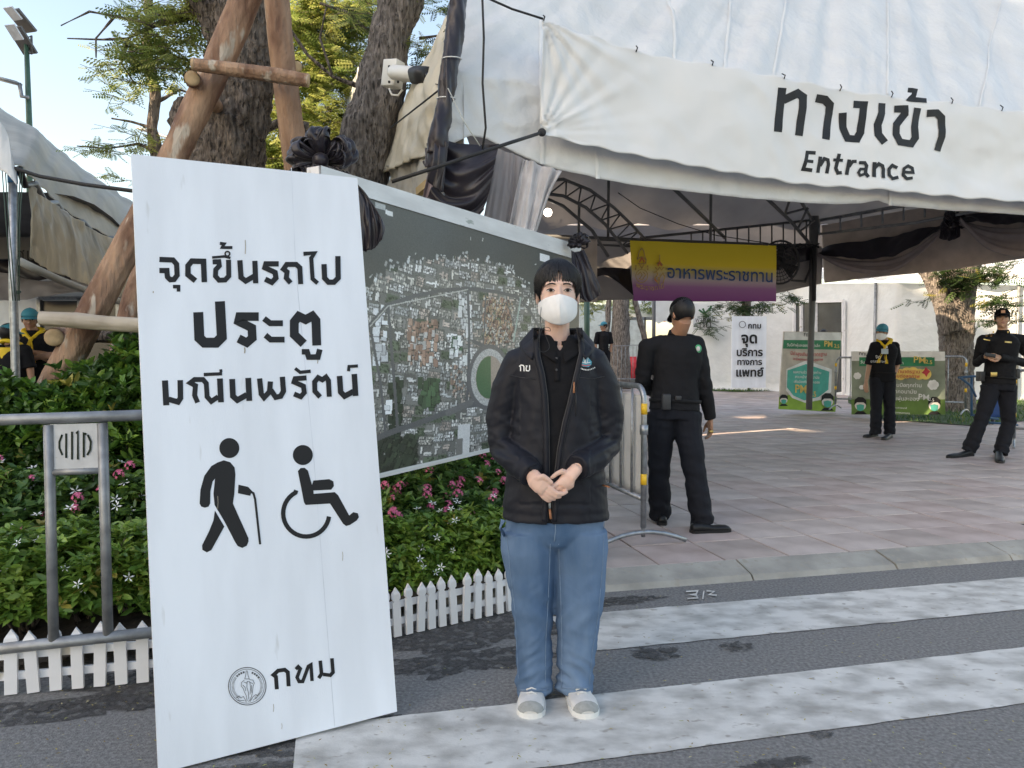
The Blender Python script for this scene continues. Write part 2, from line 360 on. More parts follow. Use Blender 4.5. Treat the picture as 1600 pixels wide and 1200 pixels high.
blotch(1025, 1022, .10, .07, 1, M_tarm); blotch(1152, 1012, .075, .05, 2, M_tarm); blotch(960, 940, .26, .06, 3, M_tarm, .0035); blotch(720, 1035, .34, .13, 4, M_tarm, .002); blotch(1210, 1196, .13, .03, 5, M_tarm); blotch(1285, 1150, .04, .02, 8, M_tarm)
blotch(120, 1105, .62, .10, 6, M_tarm, .002); blotch(560, 1148, .45, .10, 7, M_tarm, .0023); blotch(330, 1060, .6, .25, 11, M_tarm, .0026); blotch(690, 985, .7, .22, 12, M_tarm, .0029); blotch(480, 1195, .3, .06, 13, M_tarm, .0032)
pr = lambda x, y, l: G(x, y, .009 + l * .0003)
struct(strokes('road_number', [([(1072, 924), (1090, 923), (1088, 928), (1076, 929), (1088, 930), (1090, 934), (1074, 935)], 2.2), ([(1100, 923), (1098, 936)], 2), ([(1104, 923), (1116, 924), (1108, 929), (1120, 930)], 2.2)], pr, M_road_paint, None))
# fallen leaflets
rr = np.random.default_rng(4); n = 620; tv = np.array([[-.5, 0, 0], [0, -.16, .06], [.5, 0, 0], [0, .16, .06]]); pts = []
while len(pts) < n:
    px, py = rr.uniform(-40, 1650), rr.uniform(880, 1215)
    if px > 620 and rr.random() < .55: continue
    p = G(px, py)
    if (p - K0).dot(B) > -.03: continue
    pts.append((p.x, p.y, .011))
ang = rr.uniform(0, 6.28, n); sc = rr.uniform(.008, .02, n)
X = np.stack([np.cos(ang), np.sin(ang)], 1); vv = []
for p, a_, s_ in zip(pts, ang, sc):
    ca, sa = math.cos(a_) * s_, math.sin(a_) * s_
    for t in tv: vv.append((p[0] + t[0] * ca - t[1] * sa, p[1] + t[0] * sa + t[1] * ca, p[2] + t[2] * s_))
me = np_mesh('fallen_leaflets', vv, np.arange(n * 4).reshape(-1, 4)); cc = np.repeat(np.array([(.42, .34, .10), (.25, .17, .06), (.35, .36, .12), (.5, .44, .25)])[rr.integers(0, 4, n)], 4, 0); set_col(me, cc)
M_litter = attrmat('dry_leaflet', .8); stuff(link('fallen_leaflets', me, M_litter, None, False))['label'] = 'tiny yellow and brown fallen leaflets scattered over the asphalt'
# ================================================================ foliage tools
def inst(tv, tf, pos, X, Yv, Z, sc, cols=None, name='leaves'):
    tv = np.asarray(tv, float); tf = np.asarray(tf); n = len(pos); k = len(tv)
    v = pos[:, None, :] + sc[:, None, None] * (tv[None, :, 0:1] * X[:, None, :] + tv[None, :, 1:2] * Yv[:, None, :] + tv[None, :, 2:3] * Z[:, None, :])
    f = (tf[None] + (np.arange(n) * k)[:, None, None]).reshape(-1, tf.shape[1])
    me = np_mesh(name, v.reshape(-1, 3), f)
    if cols is not None: set_col(me, np.repeat(cols, k, 0))
    return me
LEAF_V = [(0, 0, 0), (.3, -.2, .05), (.68, -.17, .04), (1, 0, -.08), (.68, .17, .04), (.3, .2, .05), (.33, 0, -.02), (.7, 0, -.04)]
LEAF_F = [(0, 1, 6), (1, 2, 7), (1, 7, 6), (2, 3, 7), (0, 6, 5), (6, 7, 4), (6, 4, 5), (7, 3, 4)]
PV, PF = [], []
for i in range(6):
    x = .12 + i * .155
    for s_ in (-1, 1):
        k = len(PV); l = .27 * math.sin(math.pi * (.3 + .55 * i / 6)); PV += [(x, 0, 0), (x - .015, s_ * l * .55, -.02), (x + .07, s_ * l, -.06), (x + .105, s_ * l * .45, -.02)]; PF.append((k, k + 1, k + 2, k + 3))
k = len(PV); PV += [(0, -.006, 0), (1.02, 0, -.02), (0, .006, 0), (0, 0, .006)]; PF.append((k, k + 1, k + 2, k + 3))
def norm(a): return a / np.maximum(1e-9, np.linalg.norm(a, axis=1, keepdims=True))
def frames(d, rng, upbias=1.0):
    d = norm(d); r = rng.normal(size=d.shape) * .5; r[:, 2] += upbias; z = norm(r - d * (r * d).sum(1, keepdims=True)); y = np.cross(z, d); return d, y, z
def leaf_cols(n, rng, pal, per=1):
    pal = list(pal) * 8 + [(.30, .27, .06)]
    pal = np.array(pal); m = n // per + 1; w = rng.random((m, 1)); a_ = pal[rng.integers(0, len(pal), m)]; c = a_ * (.75 + .5 * w); return np.repeat(c, per, 0)[:n]
def bush(name, label, cat, c, rad, ncl, per, ls, pal, seed=0, wh=.5, parent=None, m=None, group=None, cut=None):
    """a shrub: whorls of leaves on the outer part of an ellipsoid crown + woody stems"""
    rng = np.random.default_rng(seed); root = thing(name, label, cat, (c[0], c[1], 0.03), group) if parent is None else parent
    d = norm(rng.normal(size=(ncl * 2, 3))); d[:, 2] = np.abs(d[:, 2]) * 1.0 - .25; d = norm(d)[:ncl]
    bump = np.array([1 + .22 * noise.noise(Vector(q * 2.3) + Vector((seed, 0, 0))) + .12 * noise.noise(Vector(q * 6) + Vector((0, seed, 0))) for q in d])
    r = (rng.random(ncl) ** .35) * bump
    tips = np.array(c)[None] + d * r[:, None] * np.array(rad)[None]
    if cut is not None:
        k = np.array([cut(p) for p in tips]); tips = tips[k]; d = d[k]
    n = len(tips); base = np.repeat(tips, per, 0); out = np.repeat(d, per, 0)
    az = rng.random((n, 1)) * 6.28 + np.arange(per)[None] * (6.283 / per) ; az = az.ravel() + rng.normal(size=n * per) * .2
    side = norm(np.cross(out, rng.normal(size=out.shape))); # whorl axis = blend of out and up
    ax = norm(out * .6 + np.array([[0, 0, .8]])); u = norm(np.cross(ax, np.array([[.3, .9, .1]]))); v = np.cross(ax, u)
    ld = ax * (wh + rng.normal(size=(n * per, 1)) * .25) + u * np.cos(az)[:, None] + v * np.sin(az)[:, None]
    ld[:, 2] -= .05
    X, Y, Z = frames(ld, rng, 1.2)
    me = inst(LEAF_V, LEAF_F, base + rng.normal(size=base.shape) * ls * .12, X, Y, Z, ls * (.65 + .6 * rng.random(n * per)), leaf_cols(n * per, rng, pal, per), 'foliage')
    stuff(link('foliage', me, m or M_leaf, root, False))
    st = MB(); b0 = Vector((c[0], c[1], .03)); rs = random.Random(seed)
    for q in rs.sample(range(n), min(14, n)):
        t = Vector(tips[q].tolist()); st.tube([b0 + Vector((rs.uniform(-.03, .03), rs.uniform(-.03, .03), 0)), b0.lerp(t, .5) + Vector((0, 0, .04)), t], [.008, .006, .003], 5)
    stuff(st.build('stem', M_bark, root))
    return root, tips, d
PAL_J = [(.17, .29, .05), (.14, .25, .04), (.20, .33, .055), (.10, .20, .035), (.26, .37, .07)]
PAL_P = [(.085, .17, .045), (.12, .23, .05), (.06, .13, .035), (.15, .26, .06)]
PAL_H = [(.08, .17, .03), (.12, .25, .04), (.22, .36, .06), (.05, .12, .025), (.05, .11, .025)]
# flowers
fw = MB()
for k_ in range(5):
    a_ = k_ * 2 * math.pi / 5; d_ = Vector((math.cos(a_), math.sin(a_), 0)); s_ = Vector((-d_.y, d_.x, 0))
    kk = len(fw.v); fw.v += [tuple(q) for q in (d_ * .08, d_ * .55 + s_ * .19, d_ * 1.0 + s_ * .08 + Vector((0, 0, .1)), d_ * .6 - s_ * .10)]; fw.f.append((kk, kk + 3, kk + 2, kk + 1))
fw_me = fw.mesh('flower'); fw_me.materials.append(M_petal_w)
pk = MB(); rp = random.Random(2)
for k_ in range(16):
    th_ = rp.uniform(0, 1.25); ph_ = rp.uniform(0, 6.28); n_ = Vector((math.sin(th_) * math.cos(ph_), math.sin(th_) * math.sin(ph_), math.cos(th_))); cc_ = n_ * .8 - Vector((0, 0, .3))
    u_ = n_.orthogonal().normalized(); v_ = n_.cross(u_); kk = len(pk.v)
    for j in range(5):
        for rr_, zz in ((.34, .08), (.12, 0)): pk.v.append(tuple(cc_ + (u_ * math.cos(j * 1.2566 + (0 if rr_ > .2 else .63)) + v_ * math.sin(j * 1.2566 + (0 if rr_ > .2 else .63))) * rr_ + n_ * zz))
    pk.f.append(tuple(kk + i for i in range(10)))
pk_me = pk.mesh('flower_cluster'); pk_me.materials.append(M_petal_p)
def flowers(root, tips, d, n, me, name, size, seed, front=True, lift=.03):
    rs = random.Random(seed); ix = [i for i in range(len(tips)) if d[i][1] < .35 and d[i][2] > -.1]; rs.shuffle(ix)
    for i in ix[:n]:
        o = bpy.data.objects.new(name, me); C.objects.link(o); o.parent = root
        nrm = (Vector(d[i].tolist()) + Vector((0, -.5, .8)) + Vector((rs.uniform(-.4, .4), rs.uniform(-.4, .4), 0))).normalized()
        o.location = Vector(tips[i].tolist()) + Vector(d[i].tolist()) * lift + Vector((0, 0, lift)) - BASE[root]; o.rotation_euler = nrm.to_track_quat('Z', 'Y').to_euler(); s_ = size * rs.uniform(.75, 1.15); o.scale = (s_, s_, s_)
# ---------------------------------------------------------------- planting bed
bed = MB(); 
def bedz(x, y): return .05 + .28 * max(0, min(1, (y - 3.1 - .3 * max(0, x + 1)) / 2.2)) + .03 * noise.noise(Vector((x * 2, y * 2, 0)))
bed.grid(40, 30, lambda u, v: (lambda x, y: (x, y, bedz(x, y)))(-5.0 + 5.15 * u, 3.0 + (.98 * max(0, min(1, (u - .6) / .4))) + (5.2 - .98 * max(0, min(1, (u - .6) / .4))) * v))
struct(bed.build('planting_bed', M_soil))
def rowp(px, py, Y): return P(px, py, Y)
jas = [(40, 905, 3.35, .30), (130, 900, 3.42, .30), (215, 890, 3.5, .28), (320, 900, 3.6, .3), (430, 900, 3.7, .3), (-60, 920, 3.3, .3),
       (600, 880, 3.95, .27), (665, 868, 4.05, .27), (735, 855, 4.15, .27), (800, 852, 4.3, .25), (850, 840, 4.45, .2)]
names_j = ['at the far left edge of the bed', 'behind the middle of the steel barrier panel', 'beside the left edge of the white sign', 'hidden mostly behind the big white sign', 'behind the right half of the white sign', 'cut off by the left edge of the photo', 'just right of the white sign', 'second bush from the sign behind the picket fence', 'in the middle under the map board', 'beside the standing woman', 'at the corner of the bed behind the woman\'s legs']
for i, ((px, py, Y, r_), nm) in enumerate(zip(jas, names_j)):
    c = P(px, py, Y); ro, tp, dd = bush('jasmine_bush', 'low bush with white star flowers ' + nm, 'bush', (c.x, c.y, c.z - .04), (r_ * 1.2, r_ * .85, r_ * .95), 680, 7, .054, PAL_J, 20 + i, .45, group='white flowered bushes in the front row of the bed')
    flowers(ro, tp, dd, 13, fw_me, 'flower', .025, i, lift=.045)
pen = [(30, 815, 4.0, .3), (130, 800, 4.1, .3), (220, 800, 4.2, .3), (-40, 800, 4.0, .3), (610, 790, 4.6, .32), (680, 775, 4.85, .34), (755, 765, 5.1, .32), (560, 800, 4.6, .3), (640, 835, 4.35, .25), (720, 820, 4.5, .24)]
nm_p = ['left of the barrier uprights', 'between the two barrier uprights', 'right of the barrier beside the sign', 'at the left photo edge', 'beside the sign edge under the map', 'under the bottom edge of the map', 'near the woman under the map', 'behind the sign edge', 'lower one just right of the sign', 'lower one near the woman']
for i, ((px, py, Y, r_), nm) in enumerate(zip(pen, nm_p)):
    left = px < 300
    c = P(px, py, Y); ro, tp, dd = bush('flowering_shrub', ('shrub with pink and white flowers ' if left else 'shrub full of pink flower heads ') + nm, 'shrub', (c.x, c.y, c.z - .03), (r_ * 1.15, r_ * .8, r_ * .95), 460, 5, .070, PAL_P if not left else PAL_P + PAL_J[:1], 50 + i, .6, group='pink flowered shrubs in the bed')
    flowers(ro, tp, dd, 6 if left else 24, pk_me, 'flower_cluster', .034, i, lift=.055)
    if left: flowers(ro, tp, dd, 12, fw_me, 'flower', .030, 70 + i, lift=.045)
hed = [(-40, 715, 4.7, .48), (50, 735, 4.75, .45), (125, 722, 4.8, .46), (195, 692, 4.85, .50), (265, 640, 5.0, .5), (370, 650, 5.1, .5), (480, 650, 5.4, .5), (700, 770, 6.1, .42), (640, 765, 5.7, .36), (780, 765, 6.7, .42)]
nm_h = ['cut by the left photo edge', 'under the tent post', 'below the lower log', 'highest one beside the sign', 'hidden behind the sign', 'behind the sign middle', 'behind the sign right half', 'dark one under the map middle', 'dark one under the map beside the sign', 'dark one beside the woman']
for i, ((px, py, Y, r_), nm) in enumerate(zip(hed, nm_h)):
    c = P(px, py, Y); bush('hedge_shrub', 'dense glossy green hedge shrub ' + nm, 'hedge', (c.x, c.y, c.z), (r_ * 1.05, r_ * .75, r_ * 1.15), 1250, 6, .074, PAL_H, 80 + i, .9, group='glossy hedge shrubs at the back of the bed')
# ---------------------------------------------------------------- picket fence
def picket_mesh(h=.33, w_=.055, t=.018):
    prof = [(0, .5), (.70, .5), (.715, .34), (.74, .34), (.76, .52), (.82, .56), (.87, .50), (.92, .33), (.965, .15), (1, .02)]
    vs = []; 
    for z, x in prof:
        for sx, sy in ((-1, -1), (1, -1), (1, 1), (-1, 1)): vs.append((sx * x * w_, sy * t / 2 * (1 if z < .9 else .6), z * h))
    fs = [(i * 4 + k, i * 4 + (k + 1) % 4, i * 4 + 4 + (k + 1) % 4, i * 4 + 4 + k) for i in range(len(prof) - 1) for k in range(4)] + [(3, 2, 1, 0), tuple(len(vs) - 4 + k for k in range(4))]
    me = MB().add(vs, fs).mesh('picket'); me.materials.append(M_white_pl); return me
pk_mesh = picket_mesh(.25, .043)
pk_mesh2 = picket_mesh(.235, .036)
def picket_fence(label, pts, step=.068, pk_mesh=pk_mesh):
    root = thing('picket_fence', label, 'fence', pts[0])
    mb = MB()
    for a_, b_ in zip(pts, pts[1:]):
        d_ = (b_ - a_).normalized(); off = Vector((-d_.y, d_.x, 0)) * .016
        for z in (.07, .15): mb.beam(a_ + off + Vector((0, 0, z)), b_ + off + Vector((0, 0, z)), .012, .03)
        n = int((b_ - a_).length / step)
        for i in range(n):
            p = a_.lerp(b_, (i + .5) / n); o = bpy.data.objects.new('picket', pk_mesh); C.objects.link(o); o.parent = root
            o.location = p - pts[0] + Vector((0, 0, .006)); o.rotation_euler = (random.uniform(-.04, .04), random.uniform(-.045, .045), math.atan2(d_.y, d_.x) + random.uniform(-.08, .08)); o.scale = (random.uniform(.94, 1.05), 1, random.uniform(.95, 1.05))
    mb.build('rail', M_white_pl, root, smooth=False)
    return root
picket_fence('white plastic picket fence behind the foot of the steel barrier, left of the sign', [G(-120, 1096), G(0, 1088), G(240, 1066), G(330, 1052)])
picket_fence('white plastic picket fence between the sign and the woman, in front of the flowers', [G(560, 1012), G(612, 998), G(700, 978), G(790, 958), G(868, 930)], .056, pk_mesh2)
picket_fence('white plastic picket fence running back beside the paving behind the woman', [Vector((.24, 4.15, .05)), Vector((.05, 5.2, .07)), Vector((-.1, 6.2, .07))], .056, pk_mesh2)
# ---------------------------------------------------------------- barriers
def rot_about(mb): return mb
def barrier(label, a_, b_, h=1.0, nbars=9, feet=True, bands=True, near_round=True, group=None, m=None, zb=.22):
    m = m or M_alu; root = thing('crowd_barrier', label, 'barrier', a_, group); d_ = (b_ - a_).normalized(); up = Vector((0, 0, 1)); n_ = Vector((-d_.y, d_.x, 0)); L = (b_ - a_).length; r_ = .019
    def Q(t, z): return a_ + d_ * t + up * z
    c = .1; arc = lambda t0, s_: [Q(t0 + s_ * (c - c * math.cos(x)), h - c + c * math.sin(x)) for x in [math.pi / 2 * k / 5 for k in range(6)]]
    pts = [Q(0, .12)] + arc(0, 1) + arc(L, -1)[::-1] + [Q(L, .12)]
    MB().tube(pts, r_, 12).build('frame', m, root); MB().tube([Q(0, zb), Q(L, zb)], r_ * .8, 10).build('bottom_rail', m, root)
    for i in range(nbars): t = L * (i + 1) / (nbars + 1); MB().tube([Q(t, zb), Q(t, h)], .009, 8).build('bar', m, root)
    if feet:
        for t in (0, L):
            ft = MB().tube([Q(t, 0) + n_ * x + up * (.02 + .07 * (1 - (x / .3) ** 2)) for x in [-.3, -.24, -.15, -.06, 0, .06, .15, .24, .3]], .015, 10); ft.tube([Q(t, .06), Q(t, .2)], .014, 8); ft.build('foot', m, root)
    if bands:
        for t in (0, L):
            for z in (h * .86, h * .42): MB().tube([Q(t, z - .035), Q(t, z + .035)], r_ + .0015, 12).build('reflective_band', M_yellow, root)
            MB().tube([Q(t, h * .70) , Q(t, h * .76)], r_ + .008, 8).build('hinge', m, root)
    return root
br = barrier('grey steel crowd barrier with a white sheet behind the bars, beside the man in black', G(1005, 853, ZP), G(1005, 853, ZP) + Vector((-.249, .968, 0)).normalized() * 1.9, 1.03, 9, zb=.30)
d_ = Vector((-.249, .968, 0)).normalized(); n_ = Vector((-d_.y, d_.x, 0)); a0 = G(1005, 853, ZP)
MB().grid(50, 14, lambda u, v: a0 - n_ * (.03 + .008 * nz((u * 6, v * 3, 0), 2)) + d_ * (.07 + 1.75 * u) + Vector((0, 0, .31 + .66 * v))).build('white_sheet', M_banner, br, solid=.002)
# barrier at left: wide bays with emblem plate
Yb = 2.86; lb = thing('steel_railing', 'grey tube railing with a small emblem plate, in front of the left flower bed', 'railing', (P(-200, 655, Yb).x, Yb, 0))
def LB(px, py): 
    p = P(px, py, Yb); return p
def lbp(x0, y0, x1, y1, r_, name, m=M_dull, n=14): 
    p0, p1 = RP(x0, y0, LBo, LBn), RP(x1, y1, LBo, LBn); return MB().tube([p0, p0.lerp(p1, .5), p1], r_, n).build(name, m, lb)
LBo = P(100, 655, 2.86); LBn = Vector((-.13, 1, 0)).normalized()
lbp(-260, 665, 330, 645, .0215, 'top_rail'); lbp(-260, 1042, 330, 978, .0215, 'bottom_rail')
lbp(76, 664, 84, 1006, .019, 'upright'); lbp(160, 661, 169, 996, .019, 'upright'); lbp(-190, 668, -180, 1030, .019, 'upright'); lbp(-265, 668, -255, 1030, .019, 'upright')
lbp(78, 738, 163, 735, .013, 'plate_rail')
pc = [RP(x, y, LBo, LBn) for x, y in ((82, 735), (158, 733), (156, 661), (79, 663))]
pl = MB(); off = LBn * -.003; pl.add([q - LBn * .004 for q in pc] + [q + LBn * .004 for q in pc], [(0, 1, 2, 3), (7, 6, 5, 4), (0, 4, 5, 1), (1, 5, 6, 2), (2, 6, 7, 3), (3, 7, 4, 0)]); pl.build('emblem_plate', mat('plate_paint', (.55, .56, .57), .5, .08, 20, .1, 50, speck=((.35, .34, .32), 30, .7)), lb, smooth=False)
pj = lambda x, y, l: RP(x, y, LBo, LBn) - LBn * (.0055 + l * .0004)
z5 = lambda x, y: (x * 480 / 993, 620 + y * 580 / 1200)
cut_m = mat('plate_cutout', (.012, .02, .01), .9)
strokes('emblem_cutout', [([z5(x, y) for x, y in q], 3.2) for q in ([(203, 122), (194, 145), (194, 165), (204, 188)], [(216, 118), (216, 197)], [(235, 112), (235, 202)], [(248, 118), (254, 112), (254, 202)], [(273, 195), (273, 118), (282, 120)], [(286, 122), (296, 145), (294, 170), (284, 188)])], pj, cut_m, lb)
# ================================================================ big white sign
s0 = Vector((-1.0924, 2.2861, .008)); s1 = Vector((-.4139, 2.6719, .018)); s3 = Vector((-1.2838, 2.5539, 1.9759)); su = (s1 - s0).normalized(); sv = (s3 - s0); sv = (sv - su * sv.dot(su)).normalized(); sn = su.cross(sv)   # towards camera
SW, SH = .781, 1.993
sign = thing('standing_sign', 'tall white leaning board with large black Thai lettering and two pictograms, left of the woman', 'sign', s0)
def SQ(u, v, d=0): return s0 + su * u + sv * v + sn * d
pb = MB(); t_ = .028
pb.grid(20, 40, lambda u, v: SQ(u * SW, v * SH, .0)); front = pb
fr = MB(); 
for (u0, v0, u1, v1) in ((0, 0, SW, 0), (SW, 0, SW, SH), (SW, SH, 0, SH), (0, SH, 0, 0)): fr.add([SQ(u0, v0), SQ(u0, v0, -t_), SQ(u1, v1, -t_), SQ(u1, v1)], [(0, 1, 2, 3)])
fr.add([SQ(0, 0, -t_), SQ(0, SH, -t_), SQ(SW, SH, -t_), SQ(SW, 0, -t_)], [(0, 1, 2, 3)])
front.add(fr.v, fr.f).build('board_panel', M_board, sign, smooth=False)
bk = MB(); [bk.beam(SQ(.03, v, -t_ - .012), SQ(SW - .03, v, -t_ - .012), .022, .04) for v in (.1, 1.0, 1.9)]; bk.build('back_batten', M_log, sign, smooth=False)
bs = MB(); bs.beam(SQ(.72, 1.9, -t_ - .03), Vector(SQ(.72, 1.9, -t_)) * 1 + Vector((-.35, .62, -1.93)), .03, .04); bs.build('prop', M_log, sign, smooth=False)
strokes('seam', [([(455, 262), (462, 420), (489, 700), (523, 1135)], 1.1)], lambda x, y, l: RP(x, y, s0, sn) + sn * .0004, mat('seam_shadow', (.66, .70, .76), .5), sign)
def sp(x, y, l): return RP(x, y, s0, sn) + sn * (.0012 + l * .00008)
z7 = lambda x, y: (200 + x / 2.307, 360 + y / 2.308)
L1 = [([(113, 145), (140, 145), (142, 168), (152, 178), (166, 177), (177, 162), (175, 122), (162, 107), (113, 105)], 19), ([(162, 203), (182, 203), (182, 221)], 13),
      ([(243, 182), (216, 160), (216, 128), (230, 111), (272, 112), (275, 187)], 20),
      ([(305, 114), (327, 113), (329, 128), (316, 142), (315, 165), (328, 180), (350, 179), (363, 165), (362, 106)], 18), ([(303, 98), (348, 94), (369, 100)], 9), ([(331, 47), (347, 49), (339, 62), (376, 62)], 11),
      ([(403, 108), (407, 170), (424, 183), (455, 165)], 19), ([(457, 110), (460, 191)], 19),
      ([(543, 121), (497, 121), (493, 135), (530, 152), (533, 172), (518, 188), (494, 176)], 19),
      ([(586, 190), (570, 172), (573, 150), (560, 140), (572, 123), (606, 123), (619, 135), (622, 194)], 18),
      ([(632, 85), (672, 82), (660, 100), (665, 175), (683, 191)], 15), ([(706, 122), (708, 172), (722, 187), (742, 187), (757, 172), (756, 93)], 19)]
L2 = [([(253, 295), (257, 388), (275, 405), (318, 405), (338, 385), (331, 256)], 36), ([(471, 311), (402, 311), (398, 328), (446, 352), (448, 388), (428, 405), (398, 390)], 31),
      ([(490, 318), (512, 335), (558, 335)], 21), ([(495, 378), (514, 394), (564, 394)], 21), ([(633, 409), (599, 376), (599, 330), (615, 310), (640, 322), (664, 309), (677, 325), (680, 415)], 32), ([(626, 438), (645, 438), (651, 457), (684, 457), (691, 429)], 20)]
L3 = [([(133, 541), (138, 631)], 22), ([(146, 609), (180, 619), (189, 605), (188, 540)], 20), ([(251, 621), (240, 595), (243, 560), (224, 550), (240, 538), (270, 538), (282, 552), (285, 600), (300, 617), (325, 600)], 18), ([(331, 534), (335, 620)], 21), ([(273, 520), (339, 517)], 12), ([(334, 501), (335, 512)], 10),
      ([(375, 536), (378, 598), (394, 612), (428, 593)], 21), ([(433, 532), (437, 615)], 21), ([(474, 534), (480, 590), (490, 603), (510, 582), (513, 545)], 19), ([(514, 575), (532, 602), (550, 598), (560, 580), (556, 528)], 19),
      ([(643, 532), (602, 535), (598, 547), (632, 562), (635, 585), (622, 600), (598, 590)], 18), ([(602, 498), (620, 512), (658, 508)], 12), ([(692, 601), (673, 580), (672, 547), (685, 531), (700, 539), (713, 529), (722, 542), (725, 600)], 18),
      ([(762, 525), (766, 583), (780, 598), (812, 581)], 20), ([(815, 518), (820, 597)], 20), ([(794, 508), (796, 491), (828, 489)], 11)]
for ln, nm in ((L1, 'first_line'), (L2, 'second_line'), (L3, 'third_line')):
    strokes('black_lettering', [([z7(*q) for q in p], w_ / 2.307) for p, w_ in ln], sp, M_ink, sign)
# ring of the first-line vowel
rg = MB(); cx, cy = z7(358, 85); ringd(rg, cx, cy, 3.6, 2.4, sp, 20, 20)
rg.build('vowel_ring', M_ink, sign, smooth=False)
pic = MB(); z = lambda pts: [z7(*q) for q in pts]
disc(pic, *z7(365, 785), 36 / 2.307, sp, 0, 40)
poly(pic, z([(434, 1110), (378, 985), (383, 950), (387, 880), (384, 855), (368, 836), (345, 829), (320, 838), (314, 870), (313, 900), (308, 950), (312, 990), (345, 1045), (385, 1122), (395, 1138), (412, 1145), (428, 1137), (434, 1122)]), sp, 1)
poly(pic, z([(324, 836), (300, 850), (275, 885), (261, 935), (258, 985), (264, 996), (277, 1000), (290, 996), (296, 985), (297, 940), (305, 905), (316, 892)]), sp, 2)
poly(pic, z([(313, 1010), (308, 1045), (292, 1085), (267, 1135), (268, 1152), (284, 1161), (300, 1153), (347, 1068)]), sp, 3)
poly(pic, z([(398, 917), (433, 925), (447, 940), (440, 957), (396, 948)]), sp, 4)
pic.build('pictogram_person_with_cane', M_ink, sign, smooth=False)
strokes('cane', [([z7(*q) for q in ((436, 938), (452, 948), (458, 970), (476, 1132))], 8 / 2.307)], lambda x, y, l: sp(x, y, l + 6), M_ink, sign)
pic = MB(); disc(pic, *z7(630, 810), 36 / 2.307, sp, 0, 40)
poly(pic, z([(612, 868), (622, 857), (636, 856), (648, 866), (663, 918), (668, 902), (725, 897), (740, 905), (742, 922), (732, 935), (668, 938), (669, 950), (745, 944), (757, 955), (797, 1028), (812, 1016), (828, 1020), (832, 1034), (824, 1046), (800, 1062), (786, 1066), (775, 1058), (728, 985), (640, 990), (634, 980)]), sp, 1)
pic.build('pictogram_wheelchair_user', M_ink, sign, smooth=False)
arc = [(606, 937)] + [(642 + 83 * math.cos(R(a_)), 1020 - 84 * math.sin(R(a_))) for a_ in range(118, 353, 9)] 
strokes('wheel_arc', [([z7(*q) for q in arc], 16 / 2.307)], lambda x, y, l: sp(x, y, l + 5), M_ink, sign)
z8 = lambda x, y: (320 + x / 5.333, 980 + y / 5.333)
strokes('black_lettering', [([z8(*q) for q in p], w_ / 5.333) for p, w_ in (([(600, 517), (592, 412), (572, 397), (610, 362), (665, 354), (691, 375), (698, 492)], 33), ([(757, 350), (778, 328), (795, 345), (768, 418), (785, 452), (815, 452), (862, 325), (884, 312), (893, 448)], 29), ([(961, 278), (972, 388), (948, 424)], 30), ([(985, 392), (1045, 400), (1068, 375), (1058, 258)], 30))], sp, M_ink, sign)
sl = MB(); cx, cy = z8(353, 491); ringd(sl, cx, cy, 29.3, 1.3, sp, 1, 60); ringd(sl, cx, cy, 26.6, .7, sp, 1.5, 60)
sl.build('round_seal', M_seal_ink, sign, smooth=False)
fig = [([(cx + 20.5 * math.cos(R(a_)), cy + 20.5 * math.sin(R(a_))), (cx + 24.5 * math.cos(R(a_)), cy + 24.5 * math.sin(R(a_)))], .7) for a_ in list(range(-35, 60, 5)) + list(range(125, 216, 5))]
fig += [([(cx + 22.5 * math.cos(R(a_)) , cy + 22.5 * math.sin(R(a_))), (cx + 22.5 * math.cos(R(a_ + 7)), cy + 22.5 * math.sin(R(a_ + 7)))], 3.0) for a_ in (222, 232, 242, 252, 288, 298, 308, 318)]
fig += [([z8(*q) for q in p], .8) for p in ([(345, 360), (340, 400), (332, 430), (370, 430), (360, 400), (352, 360)], [(330, 438), (305, 460), (303, 490), (320, 510), (330, 540), (345, 570), (352, 615)], [(370, 436), (400, 440), (412, 465), (402, 490), (398, 520), (392, 560), (380, 600), (362, 618)], [(352, 450), (350, 500), (362, 540), (366, 600)], [(372, 450), (382, 500), (376, 560)], [(325, 455), (345, 465), (358, 450), (380, 460), (400, 470)], [(262, 590), (285, 570), (300, 590), (320, 575), (335, 600), (345, 625)], [(375, 620), (400, 580), (425, 560), (440, 570), (455, 545)], [(270, 605), (330, 612)], [(400, 608), (430, 585)], [(315, 480), (335, 500), (340, 530)], [(390, 480), (386, 520), (392, 545)])]
strokes('seal_figure', fig, lambda x, y, l: sp(x, y, 3 + l * .1), M_seal_ink, sign)
rs = random.Random(8); dr = []
for (x, y, h_, w_) in ((383, 375, 22, 1.2), (382, 543, 9, 2), (496, 560, 8, 1.2), (535, 862, 14, .8), (340, 775, 20, .7), (427, 1100, 12, .8), (440, 1130, 9, .7), (239, 455, 3, 1.5)):
    dr.append(([(x, y), (x + .6, y + h_ * .5), (x, y + h_)], w_))
strokes('drip_stain', dr, lambda x, y, l: sp(x, y, l), mat('rusty_drip', (.38, .33, .26), .7), sign)
